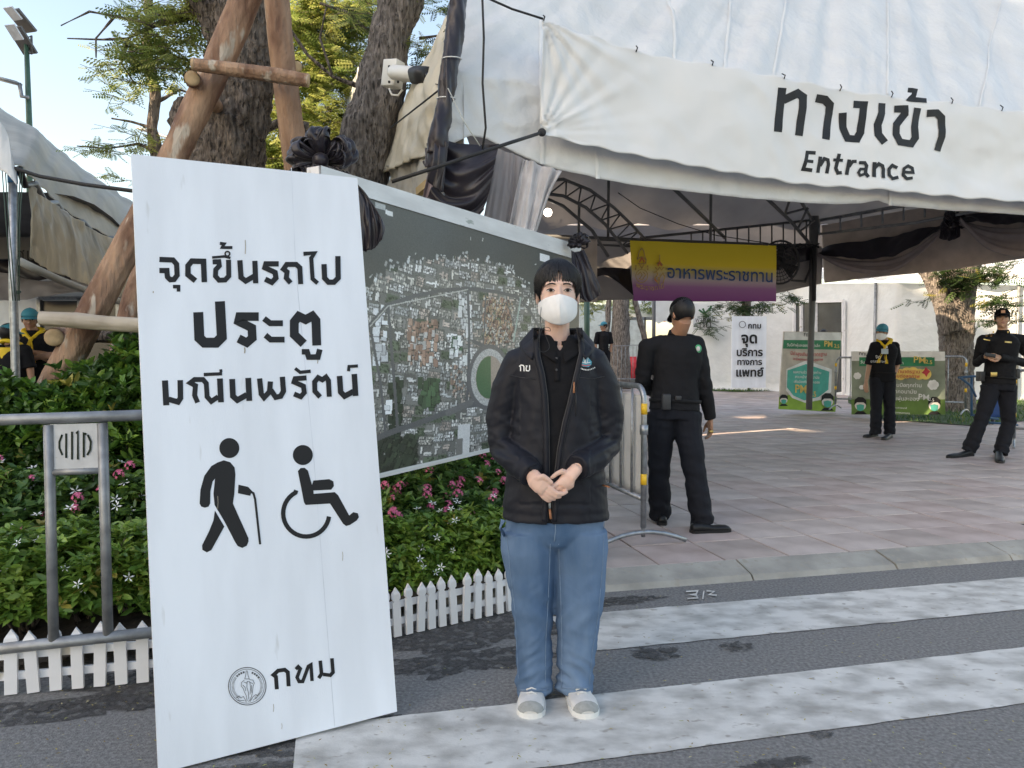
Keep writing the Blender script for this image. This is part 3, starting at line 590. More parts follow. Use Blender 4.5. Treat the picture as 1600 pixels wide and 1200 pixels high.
# ================================================================ map board
md = Vector((.498, .867, 0)).normalized(); mn = Vector((md.y, -md.x, 0)); mo = P(596, 745, 4.0)
def mp_(x, y, d=0): return RP(x, y, mo, mn) + mn * d
def mt(p): return (p - mo).dot(md)
t0 = mt(mp_(500, 400)); t1 = mt(mp_(906, 400)); zt = mp_(570, 281).z; zt2 = mp_(883, 377).z; zb_ = mp_(600, 746).z; zb2 = mp_(766, 706).z
def MQ(t, z, d=0): return mo + md * t + Vector((0, 0, z - mo.z)) + mn * d
ztop = lambda t: zt + (zt2 - zt) * t / mt(mp_(883, 377)); zbot = lambda t: zb_ + (zb2 - zb_) * (t) / mt(mp_(766, 706))
mboard = thing('map_board', 'large white framed aerial map of a city beside a river, behind the woman', 'map board', Vector((mo.x, mo.y, 0)))
mb = MB(); cs = [(t0, zbot(t0)), (t1, zbot(t1)), (t1, ztop(t1)), (t0, ztop(t0))]
mb.add([MQ(*c, -.002) for c in cs] + [MQ(*c, -.08) for c in cs], [(0, 1, 2, 3), (7, 6, 5, 4), (0, 4, 5, 1), (1, 5, 6, 2), (2, 6, 7, 3), (3, 7, 4, 0)]); mb.build('frame', M_white_pl, mboard, smooth=False)
fh = mp_(570, 281).z - mp_(570, 309).z; fh2 = mp_(883, 377).z - mp_(883, 401).z
tw = mt(mp_(883, 400)); fr_h = lambda t: fh + (fh2 - fh) * t / tw
MB().add([MQ(t0, ztop(t0), .012), MQ(t1, ztop(t1), .012), MQ(t1, ztop(t1) - fr_h(t1), .012), MQ(t0, ztop(t0) - fr_h(t0), .012), MQ(t0, ztop(t0), -.002), MQ(t1, ztop(t1), -.002), MQ(t1, ztop(t1) - fr_h(t1), -.002), MQ(t0, ztop(t0) - fr_h(t0), -.002)], [(0, 3, 2, 1), (0, 1, 5, 4), (3, 7, 6, 2), (1, 2, 6, 5)]).build('top_rail', mat('scuffed_white', (.72, .73, .73), .5, .1, 3, .1, 40, speck=((.36, .40, .38), 6, .66), stretch=(1, 1, 5)), mboard, smooth=False)
for tt in (MQ(t0 + .15, .1).copy(), MQ(t1 - .2, .1).copy()): MB().beam(Vector((tt.x, tt.y, 0)) - mn * .1, Vector((tt.x, tt.y, ztop(0) - .1)) - mn * .1, .06, .06).build('post', M_dull, mboard, smooth=False)
# the aerial picture itself: flat print, drawn on a fine grid
W_, H_ = 560, 400; rng = np.random.default_rng(11)
img = np.zeros((H_, W_, 3), np.float32); yy, xx = np.mgrid[0:H_, 0:W_]
tspan = (t0 + .03, t1 - .02)
def toimg(zx, zy):   # zoom coords -> raster coordinates
    p = mp_(570 + zx / 2.553, 280 + zy / 2.553); t = mt(p); z0 = zbot(t) + .03; z1 = ztop(t) - fr_h(t)
    return ((t - tspan[0]) / (tspan[1] - tspan[0]) * W_, (1 - (p.z - z0) / (z1 - z0)) * H_)
base = np.array([.13, .135, .115]); nzs = rng.random((H_, W_, 1)).astype(np.float32)
img[:] = base * (.5 + nzs)
def rect(cx, cy, w_, h_, a_, col, shade=True):
    R0 = int(max(w_, h_)) + 3; x0, x1, y0, y1 = max(0, int(cx - R0)), min(W_, int(cx + R0)), max(0, int(cy - R0)), min(H_, int(cy + R0))
    if x1 <= x0 or y1 <= y0: return
    X_, Y_ = xx[y0:y1, x0:x1] - cx, yy[y0:y1, x0:x1] - cy; ca, sa = math.cos(a_), math.sin(a_)
    if shade:
        m_ = (abs((X_ - 1.2) * ca + (Y_ - 1.2) * sa) < w_ / 2) & (abs(-(X_ - 1.2) * sa + (Y_ - 1.2) * ca) < h_ / 2); img[y0:y1, x0:x1][m_] *= .35
    m_ = (abs(X_ * ca + Y_ * sa) < w_ / 2) & (abs(-X_ * sa + Y_ * ca) < h_ / 2); img[y0:y1, x0:x1][m_] = col
def pline(pts, wd, col):
    pts = [toimg(*p) for p in pts]
    for (ax, ay), (bx, by) in zip(pts, pts[1:]):
        L_ = math.hypot(bx - ax, by - ay) + 1e-6; u_ = ((xx - ax) * (bx - ax) + (yy - ay) * (by - ay)) / L_ ** 2; u_ = np.clip(u_, 0, 1)
        d2 = np.hypot(xx - (ax + u_ * (bx - ax)), yy - (ay + u_ * (by - ay))); img[d2 < wd] = col
roof = [(.62, .64, .64), (.5, .52, .52), (.72, .73, .72), (.42, .44, .42), (.55, .5, .45), (.36, .22, .16), (.5, .32, .22), (.3, .32, .33), (.26, .30, .22), (.66, .66, .62)]
def rot(cx): return .06 + .10 * math.sin(cx / 80)
gx, gy = 0, 0
for bj in range(-1, int(H_ / 17) + 2):
    bi = 0; x = -10.0
    while x < W_ + 20:
        bw = rng.uniform(14, 30); cx, cy = x + bw / 2, bj * 17 + 4 * math.sin(x / 70) + rng.uniform(-1, 1); a_ = rot(cx); ca, sa = math.cos(a_), math.sin(a_); kind = rng.random(); bh = 14.5
        tint = np.array([(.50, .49, .46), (.58, .58, .57), (.42, .33, .27), (.46, .44, .38), (.40, .42, .42)][rng.integers(0, 5)]) * rng.uniform(.7, 1.1)
        rect(cx, cy, bw - 2, bh, a_, np.array((.20, .20, .18)) * rng.uniform(.5, 1.1), False)
        if kind < .16:
            rect(cx, cy, bw - 3, bh - 1, a_, np.array((.10, .15, .08)) * rng.uniform(.6, 1.2), False)
            for _ in range(14): q, r_ = rng.uniform(-bw / 2, bw / 2), rng.uniform(-6, 6); rect(cx + q * ca - r_ * sa, cy + q * sa + r_ * ca, 2.5, 2.5, rng.uniform(0, 1), np.array((.05, .085, .04)) * rng.uniform(.6, 1.5))
        elif kind < .45:
            for _ in range(3): q, r_ = rng.uniform(-bw / 3, bw / 3), rng.uniform(-4, 4); lw = rng.random() < .5; rect(cx + q * ca - r_ * sa, cy + q * sa + r_ * ca, 3.2 if lw else bw * .5, 11 if lw else 3.2, a_, np.clip(tint * rng.uniform(1.0, 1.5), 0, .8))
        else:
            st_ = rng.uniform(2.6, 4.2); vert = rng.random() < .5
            for u1 in np.arange(-bw / 2 + 2, bw / 2 - 1, st_):
                for u2 in np.arange(-bh / 2 + 1.5, bh / 2 - 1, st_ * 1.5):
                    if rng.random() < .12: continue
                    q, r_ = u1 + rng.uniform(-.4, .4), u2 + rng.uniform(-.4, .4); rect(cx + q * ca - r_ * sa, cy + q * sa + r_ * ca, st_ * .75, st_ * 1.2, a_, np.clip(tint * rng.uniform(.45, 1.5), 0, .8))
        x += bw
def zone(zx, zy, rw, rh, n, cols, sz, ang=.05):
    cx, cy = toimg(zx, zy)
    for _ in range(n):
        q = np.array(cols[rng.integers(0, len(cols))]) * rng.uniform(.6, 1.1); s_ = rng.uniform(*sz); rect(cx + rng.uniform(-rw, rw), cy + rng.uniform(-rh, rh), s_, s_ * rng.uniform(.5, 2.4), ang, q)
zone(530, 560, 38, 42, 420, [(.36, .17, .10), (.45, .24, .14), (.18, .07, .05), (.55, .36, .16), (.5, .48, .42)], (2, 5), .2)
zone(230, 650, 26, 36, 120, [(.5, .27, .16), (.40, .2, .12), (.65, .62, .58)], (3, 8)); zone(370, 790, 16, 24, 90, [(.42, .24, .15), (.3, .3, .28), (.6, .58, .52)], (2, 5))
zone(110, 1090, 40, 26, 260, [(.035, .06, .03), (.05, .085, .04), (.03, .045, .028)], (4, 9), .5); zone(120, 900, 10, 40, 60, [(.03, .06, .03)], (4, 9))
zone(360, 660, 10, 14, 50, [(.7, .72, .72), (.05, .16, .06)], (3, 9)); zone(255, 840, 18, 20, 60, [(.05, .15, .05), (.04, .10, .04)], (5, 10)); zone(400, 600, 12, 60, 60, [(.72, .73, .72), (.6, .6, .6)], (3, 9)); zone(60, 620, 8, 40, 30, [(.7, .72, .75)], (3, 12))
zone(385, 1020, 10, 22, 1, [(.7, .7, .7)], (26, 28)); zone(370, 1050, 4, 4, 1, [(.25, .24, .22)], (13, 14)); zone(90, 900, 3, 3, 2, [(.78, .8, .82)], (10, 12))
road = (.10, .105, .11)
pline([(20, 575), (90, 495), (200, 460), (300, 440), (410, 432), (520, 445), (600, 465), (650, 510), (700, 600)], 3.2, road); pline([(410, 432), (412, 600), (405, 890)], 2.6, road)
pline([(40, 1020), (120, 990), (200, 965), (330, 915), (420, 890), (560, 875), (700, 880)], 4.6, road); pline([(90, 505), (100, 650), (130, 980)], 2.4, road); pline([(20, 580), (60, 800), (80, 1000)], 2.0, road)
pline([(0, 600), (60, 520)], 1.5, road); pline([(480, 460), (470, 650), (430, 700)], 1.6, road); pline([(560, 470), (600, 600)], 1.6, road); pline([(330, 920), (420, 880)], 6, (.14, .14, .14))
pline([(620, 470), (590, 640)], 1.6, (.28, .42, .36)); pline([(430, 640), (530, 690)], 3.6, road); pline([(20, 578), (90, 500), (410, 436)], .7, (.5, .5, .45))
cx, cy = toimg(497, 782); ex, ey = abs(toimg(560, 782)[0] - cx), abs(toimg(497, 880)[1] - cy)
e = ((xx - cx) / ex) ** 2 + ((yy - cy) / ey) ** 2
img[(e < 1.75)] = (.12, .12, .125); img[(e < 1.3) & (e > .75)] = (.5, .5, .47); img[(e < 1.3) & (e > .75) & (nzs[..., 0] > .5)] = (.3, .3, .3); img[e < .75] = (.36, .26, .19); img[(e < .72) & (xx < cx + 2)] = (.045, .16, .05)
riv = [(-200, 600), (0, 435), (60, 385), (120, 350), (240, 318), (330, 322), (400, 312), (450, 325), (500, 332), (560, 352), (620, 395), (680, 470), (720, 560), (900, 700)]
ri = [toimg(*p) for p in riv]; bx_ = np.array([p[0] for p in ri]); by_ = np.array([p[1] for p in ri]); o_ = np.argsort(bx_)
edge = np.interp(np.arange(W_), bx_[o_], by_[o_]) + np.repeat(rng.uniform(-7, 5, W_ // 4 + 1), 4)[:W_]
rm = yy < edge[None]; rv = np.array([.063, .072, .068]) * (.9 + .2 * nzs); img[rm] = rv[rm]
for _ in range(70):
    i = rng.integers(0, W_); rect(i, edge[i] - rng.uniform(-2, 8), rng.uniform(1.5, 5), rng.uniform(2, 9), .3, np.array((.5, .53, .53)) * rng.uniform(.5, 1.2), False)
for _ in range(16): i = rng.integers(0, W_); rect(i, rng.uniform(5, max(8, edge[i])), rng.uniform(.8, 1.8), rng.uniform(3, 8), rng.uniform(0, 1.5), (.5, .52, .5), False)
rect(*toimg(95, 135), 12, 7, .1, (.6, .62, .62), False); rect(*toimg(715, 315), 30, 16, .0, (.66, .68, .70), False); rect(*toimg(60, 108), 16, 8, 0, (.35, .38, .38), False)
lum = img.mean(2, keepdims=True); img = img * .80 + lum * .50; img *= (.85 + .3 * rng.random((H_, W_, 1))).astype(np.float32); img[-5:] = (.72, .73, .73)
u_ = xx.ravel() / (W_ - 1); v_ = 1 - yy.ravel() / (H_ - 1); tt = tspan[0] + u_ * (tspan[1] - tspan[0])
zb_a = zb_ + (zb2 - zb_) * tt / mt(mp_(766, 706)) + .012; zt_a = zt + (zt2 - zt) * tt / mt(mp_(883, 377)) - (fh + (fh2 - fh) * tt / tw)
vz = zb_a + (zt_a - zb_a) * v_; ww = .004 + .004 * np.sin(tt * 9) * np.sin(vz * 6)
vv = np.stack([mo.x + md.x * tt + mn.x * ww, mo.y + md.y * tt + mn.y * ww, vz], 1)
ii = np.arange(W_ * H_).reshape(H_, W_); ff = np.stack([ii[:-1, :-1], ii[1:, :-1], ii[1:, 1:], ii[:-1, 1:]], -1).reshape(-1, 4)
me = np_mesh('aerial_print', vv, ff); set_col(me, img.reshape(-1, 3)); link('aerial_print', me, attrmat('aerial_print', .35), mboard, False)
# ---------------------------------------------------------------- draped cloth helpers
def cloth(name, rows, m, parent, nu=60, nv=40, amp=.015, freq=8, along=(1, 0), solid=.003, seed=0, fold=None):
    """rows: list of polylines (top to bottom) of world points; pleats run from the first row to the last"""
    def samp(pl, u):
        x = u * (len(pl) - 1); i = min(int(x), len(pl) - 2); k = x - i
        p0, p1, p2, p3 = pl[max(i - 1, 0)], pl[i], pl[i + 1], pl[min(i + 2, len(pl) - 1)]
        return .5 * ((2 * p1) + (p2 - p0) * k + (2 * p0 - 5 * p1 + 4 * p2 - p3) * k * k + (3 * p1 - p0 - 3 * p2 + p3) * k ** 3)
    def fn(u, v):
        col = [samp(r, u) for r in rows]; p = samp(col, v)
        a_ = amp * (noise.noise(Vector((u * freq + seed, v * freq * .18, seed))) + .5 * noise.noise(Vector((u * freq * 2.3, v * freq * .4, seed + 9))))
        if fold == 'v': a_ = amp * (noise.noise(Vector((u * freq * .2, v * freq + seed, seed))) * 1.3)
        return p + nrm * a_
    nrm = (rows[0][-1] - rows[0][0]).cross(rows[-1][0] - rows[0][0]).normalized()
    mb = MB().grid(nu, nv, fn); return mb.build(name, m, parent, solid=solid)
PP = lambda Y, *pts: [P(x, y, Y if not callable(Y) else Y(x)) for x, y in pts]
def knot(name, label, c, r, tails, cat='bow', seed=0, m=None):
    m = m or M_satin; root = thing(name, label, cat, c); rs = random.Random(seed); mb = MB()
    for k in range(22):   # gathered loops of the bow, each a band of cloth
        th = rs.uniform(-.25, 3.4); d_ = Vector((math.cos(th) * 1.05, -rs.uniform(.1, .7), math.sin(th) * .95)).normalized(); u_ = d_.orthogonal().normalized(); u_ = (Matrix.Rotation(rs.uniform(-1.2, 1.2), 3, d_) @ u_); w_ = d_.cross(u_); rr = r * rs.uniform(.75, 1.15); wd = r * rs.uniform(.18, .34); tw_ = rs.uniform(-.8, .8)
        def fn(U, V, d_=d_, u_=u_, w_=w_, rr=rr, wd=wd, tw_=tw_, k=k):
            a_ = U * math.pi; x_ = rr * math.sin(a_) ** .8; y_ = -rr * .42 * math.cos(a_) * (.25 + math.sin(a_)); g_ = (V - .5) * 2 * wd * (.3 + .7 * math.sin(a_)); fo = .10 * r * math.sin(V * 9 + k) * math.sin(a_)
            return c + d_ * (x_ + fo) + u_ * (y_ + fo * .6) + w_ * (g_ + .3 * tw_ * y_)
        mb.grid(20, 10, fn)
    mb.build('loops', m, root, solid=r * .02); MB().ell(c + Vector((0, -r * .35, -r * .1)), (r * .26, r * .24, r * .24)).build('centre_knot', m, root)
    for i, rows in enumerate(tails): cloth('tail', rows, m, root, 40, 30, r * .22, 9, seed=seed + i)
    return root
knot('satin_bow', 'large black satin bow at the top left corner of the map board, above the sign', P(505, 250, 3.9), .16,
     [[PP(3.85, (500, 262), (520, 262), (545, 270)), PP(3.8, (530, 310), (565, 300), (582, 320)), PP(3.78, (545, 350), (575, 345), (600, 352)), PP(3.78, (545, 385), (575, 392), (597, 375))],
      [PP(3.82, (470, 262), (490, 258), (520, 262)), PP(3.8, (480, 300), (510, 300), (540, 310)), PP(3.8, (490, 340), (520, 340), (556, 360))]], seed=1)
knot('satin_bow', 'smaller black satin bow at the top right corner of the map board', P(904, 383, 5.9), .085,
     [[PP(5.85, (893, 392), (900, 394), (912, 390)), PP(5.8, (895, 420), (908, 420), (922, 412)), PP(5.78, (902, 455), (915, 460), (936, 445)), PP(5.78, (908, 466), (920, 472), (938, 460))]], seed=2)
# ================================================================ trees
def limb(mb, pts, Y, n=14, sub=4):
    q = [(P(x, y, Y if len(r) < 2 else r[1]), r[0] / 2 / F * (Y if len(r) < 2 else r[1])) for x, y, *r in pts]
    out, rad = [], []
    for (a_, ra), (b_, rb) in zip(q, q[1:]):
        for k in range(sub): out.append(a_.lerp(b_, k / sub)); rad.append(ra + (rb - ra) * k / sub)
    out.append(q[-1][0]); rad.append(q[-1][1]); mb.tube(out, rad, n); return out
def barkify(mb, amp=.02, sc=6, vox=None, stretch=.35):
    me = union(mb, vox, 2) if vox else mb.mesh()
    return displace(me, lambda p, n_: amp * (abs(noise.noise(Vector((p.x * sc, p.y * sc, p.z * sc * stretch)))) * 2 - .6) + amp * .5 * noise.noise(p * sc * 3))
tr = thing('rain_tree', 'thick grey brown tree trunk held up by the wooden log props, behind the white sign', 'tree', Vector((-2.6, 6.3, .2)))
mb = MB(); limb(mb, [(318, 700, 125), (322, 560, 118), (330, 420, 112), (345, 300, 112), (352, 250, 112), (372, 150, 100), (388, 60, 92), (385, -40, 96), (380, -140, 90)], 6.3, 30, 8)
limb(mb, [(335, 300, 60), (300, 235, 50), (283, 190, 44), (290, 155, 30)], 6.25, 20, 5); limb(mb, [(385, -20, 60), (440, -120, 50)], 6.3, 16)
limb(mb, [(350, 60, 50), (300, -20, 40), (270, -100, 30)], 6.4, 14)
link('trunk', barkify(mb, .045, 7, .018), M_bark, tr)
def branches(root, lst, Y, m=M_bark, name='branch'):
    for pts in lst:
        mb = MB(); limb(mb, pts, Y, 7, 3); me = displace(mb.mesh(), lambda p, n_: .006 * nz(p, 12)); link(name, me, m, root)
PAL_T = [(.34, .38, .11), (.26, .33, .09), (.44, .46, .16), (.18, .25, .07), (.40, .43, .13)]
PAL_D = [(.045, .085, .028), (.07, .12, .035), (.035, .065, .022)]
def crown(root, blobs, seed, L=.17, pal=PAL_T, name='foliage', twig=True, flat=.5):
    """blobs: (px,py,Y,radius px,n clusters)"""
    rng = np.random.default_rng(seed); pos, dr = [], []; tw = MB()
    for (px, py, Y, rp_, n) in blobs:
        n = max(2, int(n * (.55 if seed in (1, 2, 4) else .85))); c = np.array(P(px, py, Y)); r = rp_ / F * Y
        for _ in range(n):
            d_ = rng.normal(size=3); d_ /= np.linalg.norm(d_); q = c + d_ * r * rng.random() ** .5 * np.array((1, 1.2, .8)); tip = q + rng.normal(size=3) * np.array((.16, .16, .05)) * (L / .13)
            if twig: tw.tube([q, (q + tip) / 2 + np.array((0, 0, .01)), tip], [.005, .003, .002], 4, cap=False)
            m = rng.integers(4, 9)
            for k in range(m): s_ = k / m; pos.append(q + (tip - q) * s_); a_ = rng.uniform(0, 6.28); dd = (tip - q) / (np.linalg.norm(tip - q) + 1e-6) * .5 + np.array((math.cos(a_), math.sin(a_), rng.normal() * .3 - .15)); dr.append(dd)
    pos, dr = np.array(pos), np.array(dr); n = len(pos); X, Y_, Z = frames(dr, rng, 1.5)
    me = inst(PV, PF, pos, X, Y_, Z, L * (.6 + .7 * rng.random(n)), leaf_cols(n, rng, pal, 5), name); stuff(link(name, me, M_tleaf, root, False))
    if twig: stuff(tw.build('twig', M_bark, root))
branches(tr, [[(300, 20, 22), (240, 40, 8), (180, 25, 4), (140, 18, 3), (95, 40, 2)], [(240, 40, 8), (200, 60, 4), (160, 62, 3), (105, 60, 2)], [(180, 25, 4), (150, 60, 3), (150, 90, 2)], [(310, 0, 20), (335, 60, 14), (320, 90, 8)], [(200, 60, 4), (190, 100, 3), (210, 130, 2)]], 6.5)
crown(tr, [(255, 55, 6.5, 40, 26), (300, 40, 6.5, 40, 26), (200, 70, 6.5, 30, 14), (195, 110, 6.5, 26, 14), (225, 95, 6.4, 30, 20), (330, 60, 6.6, 24, 14), (275, 100, 6.6, 30, 16), (300, 5, 6.5, 40, 26), (230, 8, 6.5, 35, 16), (350, 25, 6.6, 20, 10), (200, 20, 6.6, 30, 8)], 1)
t2 = thing('slender_tree', 'thin crooked dark tree stem with sparse leaves between the lamp pole and the log props', 'tree', Vector((-4.0, 8.2, .0)))
mb = MB(); limb(mb, [(262, 400, 24), (256, 300, 22), (247, 240, 20), (237, 200, 18), (243, 150, 18), (236, 110, 16), (226, 90, 15), (232, 50, 13), (232, 0, 12), (228, -60, 10)], 8.2, 16, 6)
link('trunk', barkify(mb, .02, 9), M_bark, t2)
branches(t2, [[(245, 235, 8), (215, 225, 4), (170, 232, 3), (120, 228, 2)], [(228, 80, 6), (190, 60, 4), (160, 62, 2)], [(245, 160, 6), (280, 140, 4), (310, 150, 2)], [(238, 200, 5), (205, 190, 3), (175, 185, 2)], [(245, 245, 5), (230, 300, 3)]], 8.2)
crown(t2, [(215, 222, 8.2, 20, 16), (240, 225, 8.2, 20, 14), (175, 232, 8.2, 12, 8), (195, 240, 8.2, 14, 8), (135, 228, 8.2, 9, 5), (195, 135, 8.2, 30, 18), (180, 100, 8.2, 16, 8), (225, 105, 8.2, 24, 16), (270, 130, 8.2, 26, 14), (195, 280, 8.2, 12, 6), (262, 60, 8.2, 26, 18), (190, 160, 8.2, 16, 8)], 2, .14)
t3 = thing('leaning_tree', 'leaning grey tree trunk carrying the white security camera', 'tree', Vector((-1.85, 7.6, .1)))
mb = MB(); limb(mb, [(500, 760, 110), (520, 500, 105), (545, 340, 100), (562, 262, 92), (590, 160, 78), (605, 80, 66), (618, 20, 60), (628, -60, 60), (640, -150, 55)], 7.6, 28, 8)
limb(mb, [(612, 60, 50), (638, 0, 42), (655, -80, 36)], 7.7, 18, 6)
link('trunk', barkify(mb, .03, 6, .024), M_bark_grey, t3)
branches(t3, [[(560, 135, 8), (520, 120, 6), (480, 85, 5), (450, 40, 4), (440, -10, 4)], [(520, 120, 5), (500, 60, 3), (510, 10, 2)], [(480, 200, 20), (440, 190, 14), (400, 210, 10)], [(575, 50, 6), (545, 20, 5), (500, 5, 4)], [(655, 60, 5), (690, 55, 3), (720, 45, 2)]], 7.8)
bgt = thing('background_tree', 'bushy yellow green tree seen between the two props and the leaning trunk', 'tree', Vector((-3.2, 12, 0)))
mb = MB(); limb(mb, [(430, 500, 40), (425, 330, 36), (432, 240, 30), (470, 190, 24), (500, 140, 18), (480, 60, 12)], 12, 14, 4); limb(mb, [(425, 260, 20), (400, 200, 14), (380, 120, 10)], 12, 10); limb(mb, [(450, 300, 16), (500, 260, 12), (540, 230, 8)], 12, 10); link('trunk', barkify(mb, .03, 6), M_bark, bgt)
crown(bgt, [(450 + 0, 30, 9.7, 60, 90), (500, 30, 9.7, 50, 90), (550, 40, 9.7, 45, 69), (480, 100, 9.7, 60, 105), (530, 110, 9.7, 50, 84), (440, 130, 9.7, 40, 45), (420, 230, 9.7, 36, 45), (450, 190, 9.7, 50, 69), (500, 190, 9.7, 50, 75), (530, 170, 9.7, 40, 45), (420, 280, 9.7, 30, 33), (460, 250, 9.7, 50, 54), (520, 220, 9.7, 30, 24), (580, 0, 9.7, 40, 45), (400, 330, 9.7, 40, 30)], 3, .20)
crown(t3, [(685, 0, 7.6, 22, 14), (560, 20, 7.7, 36, 24), (660, 70, 7.6, 18, 10), (700, 60, 7.5, 12, 6), (655, 130, 7.9, 26, 16), (670, 90, 7.8, 24, 12), (680, 150, 8, 16, 8), (690, 195, 7, 7, 3), (640, 100, 7.9, 20, 8), (715, 48, 6.3, 9, 5), (650, 190, 8, 12, 6)], 4, .13, pal=PAL_T + PAL_D)
# log props
def log(name, label, pts, Y0, Y1, m=M_log, seed=0):
    root = thing(name, label, 'log', P(pts[0][0], pts[0][1], Y0)); n = len(pts)
    q = [(P(x, y, Y0 + (Y1 - Y0) * i / (n - 1)), w_ / 2 / F * (Y0 + (Y1 - Y0) * i / (n - 1))) for i, (x, y, w_) in enumerate(pts)]; out, rad = [], []; rs = random.Random(seed)
    for (a_, ra), (b_, rb) in zip(q, q[1:]):
        for k in range(34): out.append(a_.lerp(b_, k / 34)); rad.append((ra + (rb - ra) * k / 34) * .95)
    out.append(q[-1][0]); rad.append(q[-1][1])
    t_ = (out[-1] - out[0]).normalized()
    me = MB().tube(out, rad, 44, cap=False).mesh(); r0 = q[0][1]
    def dsp(p, n_):
        al = p.dot(t_); pr_ = p - t_ * al
        return r0 * (.10 * abs(noise.noise(pr_ * (5.0 / r0) * .6 + t_ * al * 1.6)) + .05 * noise.noise(pr_ * (7 / r0) + t_ * al * 9) + .16 * noise.noise(pr_ * (1.2 / r0) * .6 + t_ * al * 1.3 + Vector((seed, 0, 0))) + .12 * abs(noise.noise(pr_ * (2.6 / r0) + t_ * al * 1.5)))
    displace(me, dsp); link('bark', me, m, root)
    for e, d_ in ((0, out[0] - out[1]), (-1, out[-1] - out[-2])):
        d_.normalize(); u_ = d_.orthogonal().normalized(); v_ = d_.cross(u_); c_ = out[e]; rr_ = rad[e] * 1.05
        prof = [(0, .006), (.5, .006), (.93, .004), (1.0, -.012)]; vs = [c_ + d_ * z_ + (u_ * math.cos(k * .3142) + v_ * math.sin(k * .3142)) * rr_ * r_ for r_, z_ in prof for k in range(20)]
        MB().add(vs, [(i * 20 + k, i * 20 + (k + 1) % 20, (i + 1) * 20 + (k + 1) % 20, (i + 1) * 20 + k) for i in range(3) for k in range(20)]).build('cut_end', M_cut, root)
    return root
log('log_prop', 'long reddish brown log leaning diagonally across the big trunk down into the hedge at left', [(405, -60, 46), (372, 25, 46), (330, 125, 44), (285, 215, 42), (228, 330, 44), (170, 440, 42), (120, 535, 42), (60, 650, 44)], 5.35, 4.9, seed=1)
log('log_prop', 'upright pale brown log standing to the right of the big trunk beside the satin bow', [(425, -80, 34), (438, 60, 38), (448, 150, 36), (462, 250, 36), (480, 400, 38), (500, 600, 40)], 5.2, 5.5, seed=2)
log('cross_log', 'horizontal log tied across the two props high in front of the trunk', [(301, 100, 20), (360, 108, 22), (420, 116, 22), (482, 126, 20)], 4.95, 5.05, seed=3)
log('cross_log', 'short log end pointing at the camera left of the high cross log', [(300, 122, 23), (315, 140, 24), (360, 190, 20)], 5.0, 6.4, seed=4)
log('cross_log', 'short round log end poking out above the right end of the high cross log', [(464, 104, 17), (456, 110, 17), (430, 120, 18)], 5.3, 6.6, seed=5)
log('cross_log', 'pale smooth horizontal log across the lower prop, left of the white sign', [(64, 497, 22), (120, 500, 24), (170, 505, 23), (260, 510, 22)], 4.75, 4.85, m=mat('pale_log', (.42, .33, .24), .75, .2, 3, .4, 14, col2=(.58, .50, .40)), seed=6)
log('cross_log', 'log with its sawn end facing the camera just below the pale horizontal log', [(84, 527, 28), (110, 525, 28), (200, 520, 24)], 4.85, 6.6, seed=7)
log('log_prop', 'second reddish prop standing behind the lower logs right beside the white sign', [(240, 380, 30), (208, 470, 30), (184, 560, 30), (160, 660, 32)], 5.9, 5.4, seed=8)
log('cross_log', 'dark short log behind the props beside the sign edge', [(150, 525, 20), (190, 527, 20), (240, 530, 20)], 5.3, 5.3, m=M_bark, seed=9)
# security camera on the leaning trunk
cc = P(625, 118, 7.0); ccam = thing('security_camera', 'white bullet security camera with black lens hood on the leaning trunk', 'camera', cc)
rm_ = Matrix.Rotation(R(-28), 3, 'Z') @ Matrix.Rotation(R(8), 3, 'Y'); k = 7.0 / F
M_cam = mat('camera_white', (.78, .77, .72), .35, .03, 4)
MB().box(P(614, 116, 7.05), (26 * k, 22 * k, 40 * k), rm_).build('junction_box', M_cam, ccam, bevel=.008)
MB().tube([P(630, 122, 6.95), P(638, 120, 6.9)], 7 * k, 12).build('bracket', M_cam, ccam)
ax = (P(668, 118, 6.78) - P(630, 117, 6.9)); MB().tube([P(616, 113, 6.86), P(654, 117, 6.6)], 11 * k, 20, rnd=True).build('body', M_cam, ccam)
MB().tube([P(648, 116.5, 6.62), P(669, 119, 6.5)], (11.5 * k, 11.5 * k), 20, sq=4).build('lens_hood', M_black, ccam)
MB().tube([P(668, 119, 6.499), P(670, 119, 6.48)], 6 * k, 16).build('lens', mat('lens_glass', (.02, .02, .03), .1), ccam)
MB().tube([P(608, 138, 7), P(612, 148, 7), P(622, 149, 6.95), P(629, 140, 6.95)], 1.6 * k, 8).build('cable', M_cam, ccam)
mb = MB(); [mb.box(P(614 + dx, 104 + dy, 6.93), (3 * k, 3 * k, 3 * k)) for dx, dy in ((-6, 0), (8, 0), (-6, 24), (8, 24))]; mb.build('screw', M_black, ccam)
# street lamps
M_pole = mat('green_pole', (.04, .10, .07), .5); lp = thing('street_lamp', 'tall green lamp pole with twin solar floodlights above the left tent', 'street lamp', P(46, 560, 24))
MB().tube([P(47, 560, 24), P(46, 200, 24), P(41, 60, 24)], [.09, .09, .07], 10).build('pole', M_pole, lp)
for i, (x0, y0, x1, y1) in enumerate(((19, 15, 48, 50), (22, 42, 48, 84))):
    a_, b_ = P(x0, y0, 23.6), P(x1, y1, 24.2); MB().beam(a_, b_, .5, .07).build('solar_panel', M_dark_steel, lp, smooth=False); MB().beam(a_ + Vector((.06, -.3, -.06)), a_.lerp(b_, .55) + Vector((.06, -.3, -.06)), .34, .05).build('lamp_head', mat('lamp_lens', (.6, .62, .65), .2), lp, smooth=False)
mb = MB(); mb.tube([P(41, 60, 24), P(49, 56, 24), P(50, 84, 24)], .035, 6); mb.tube([P(40, 78, 24), P(50, 84, 24)], .035, 6); mb.build('bracket', M_dark_steel, lp)
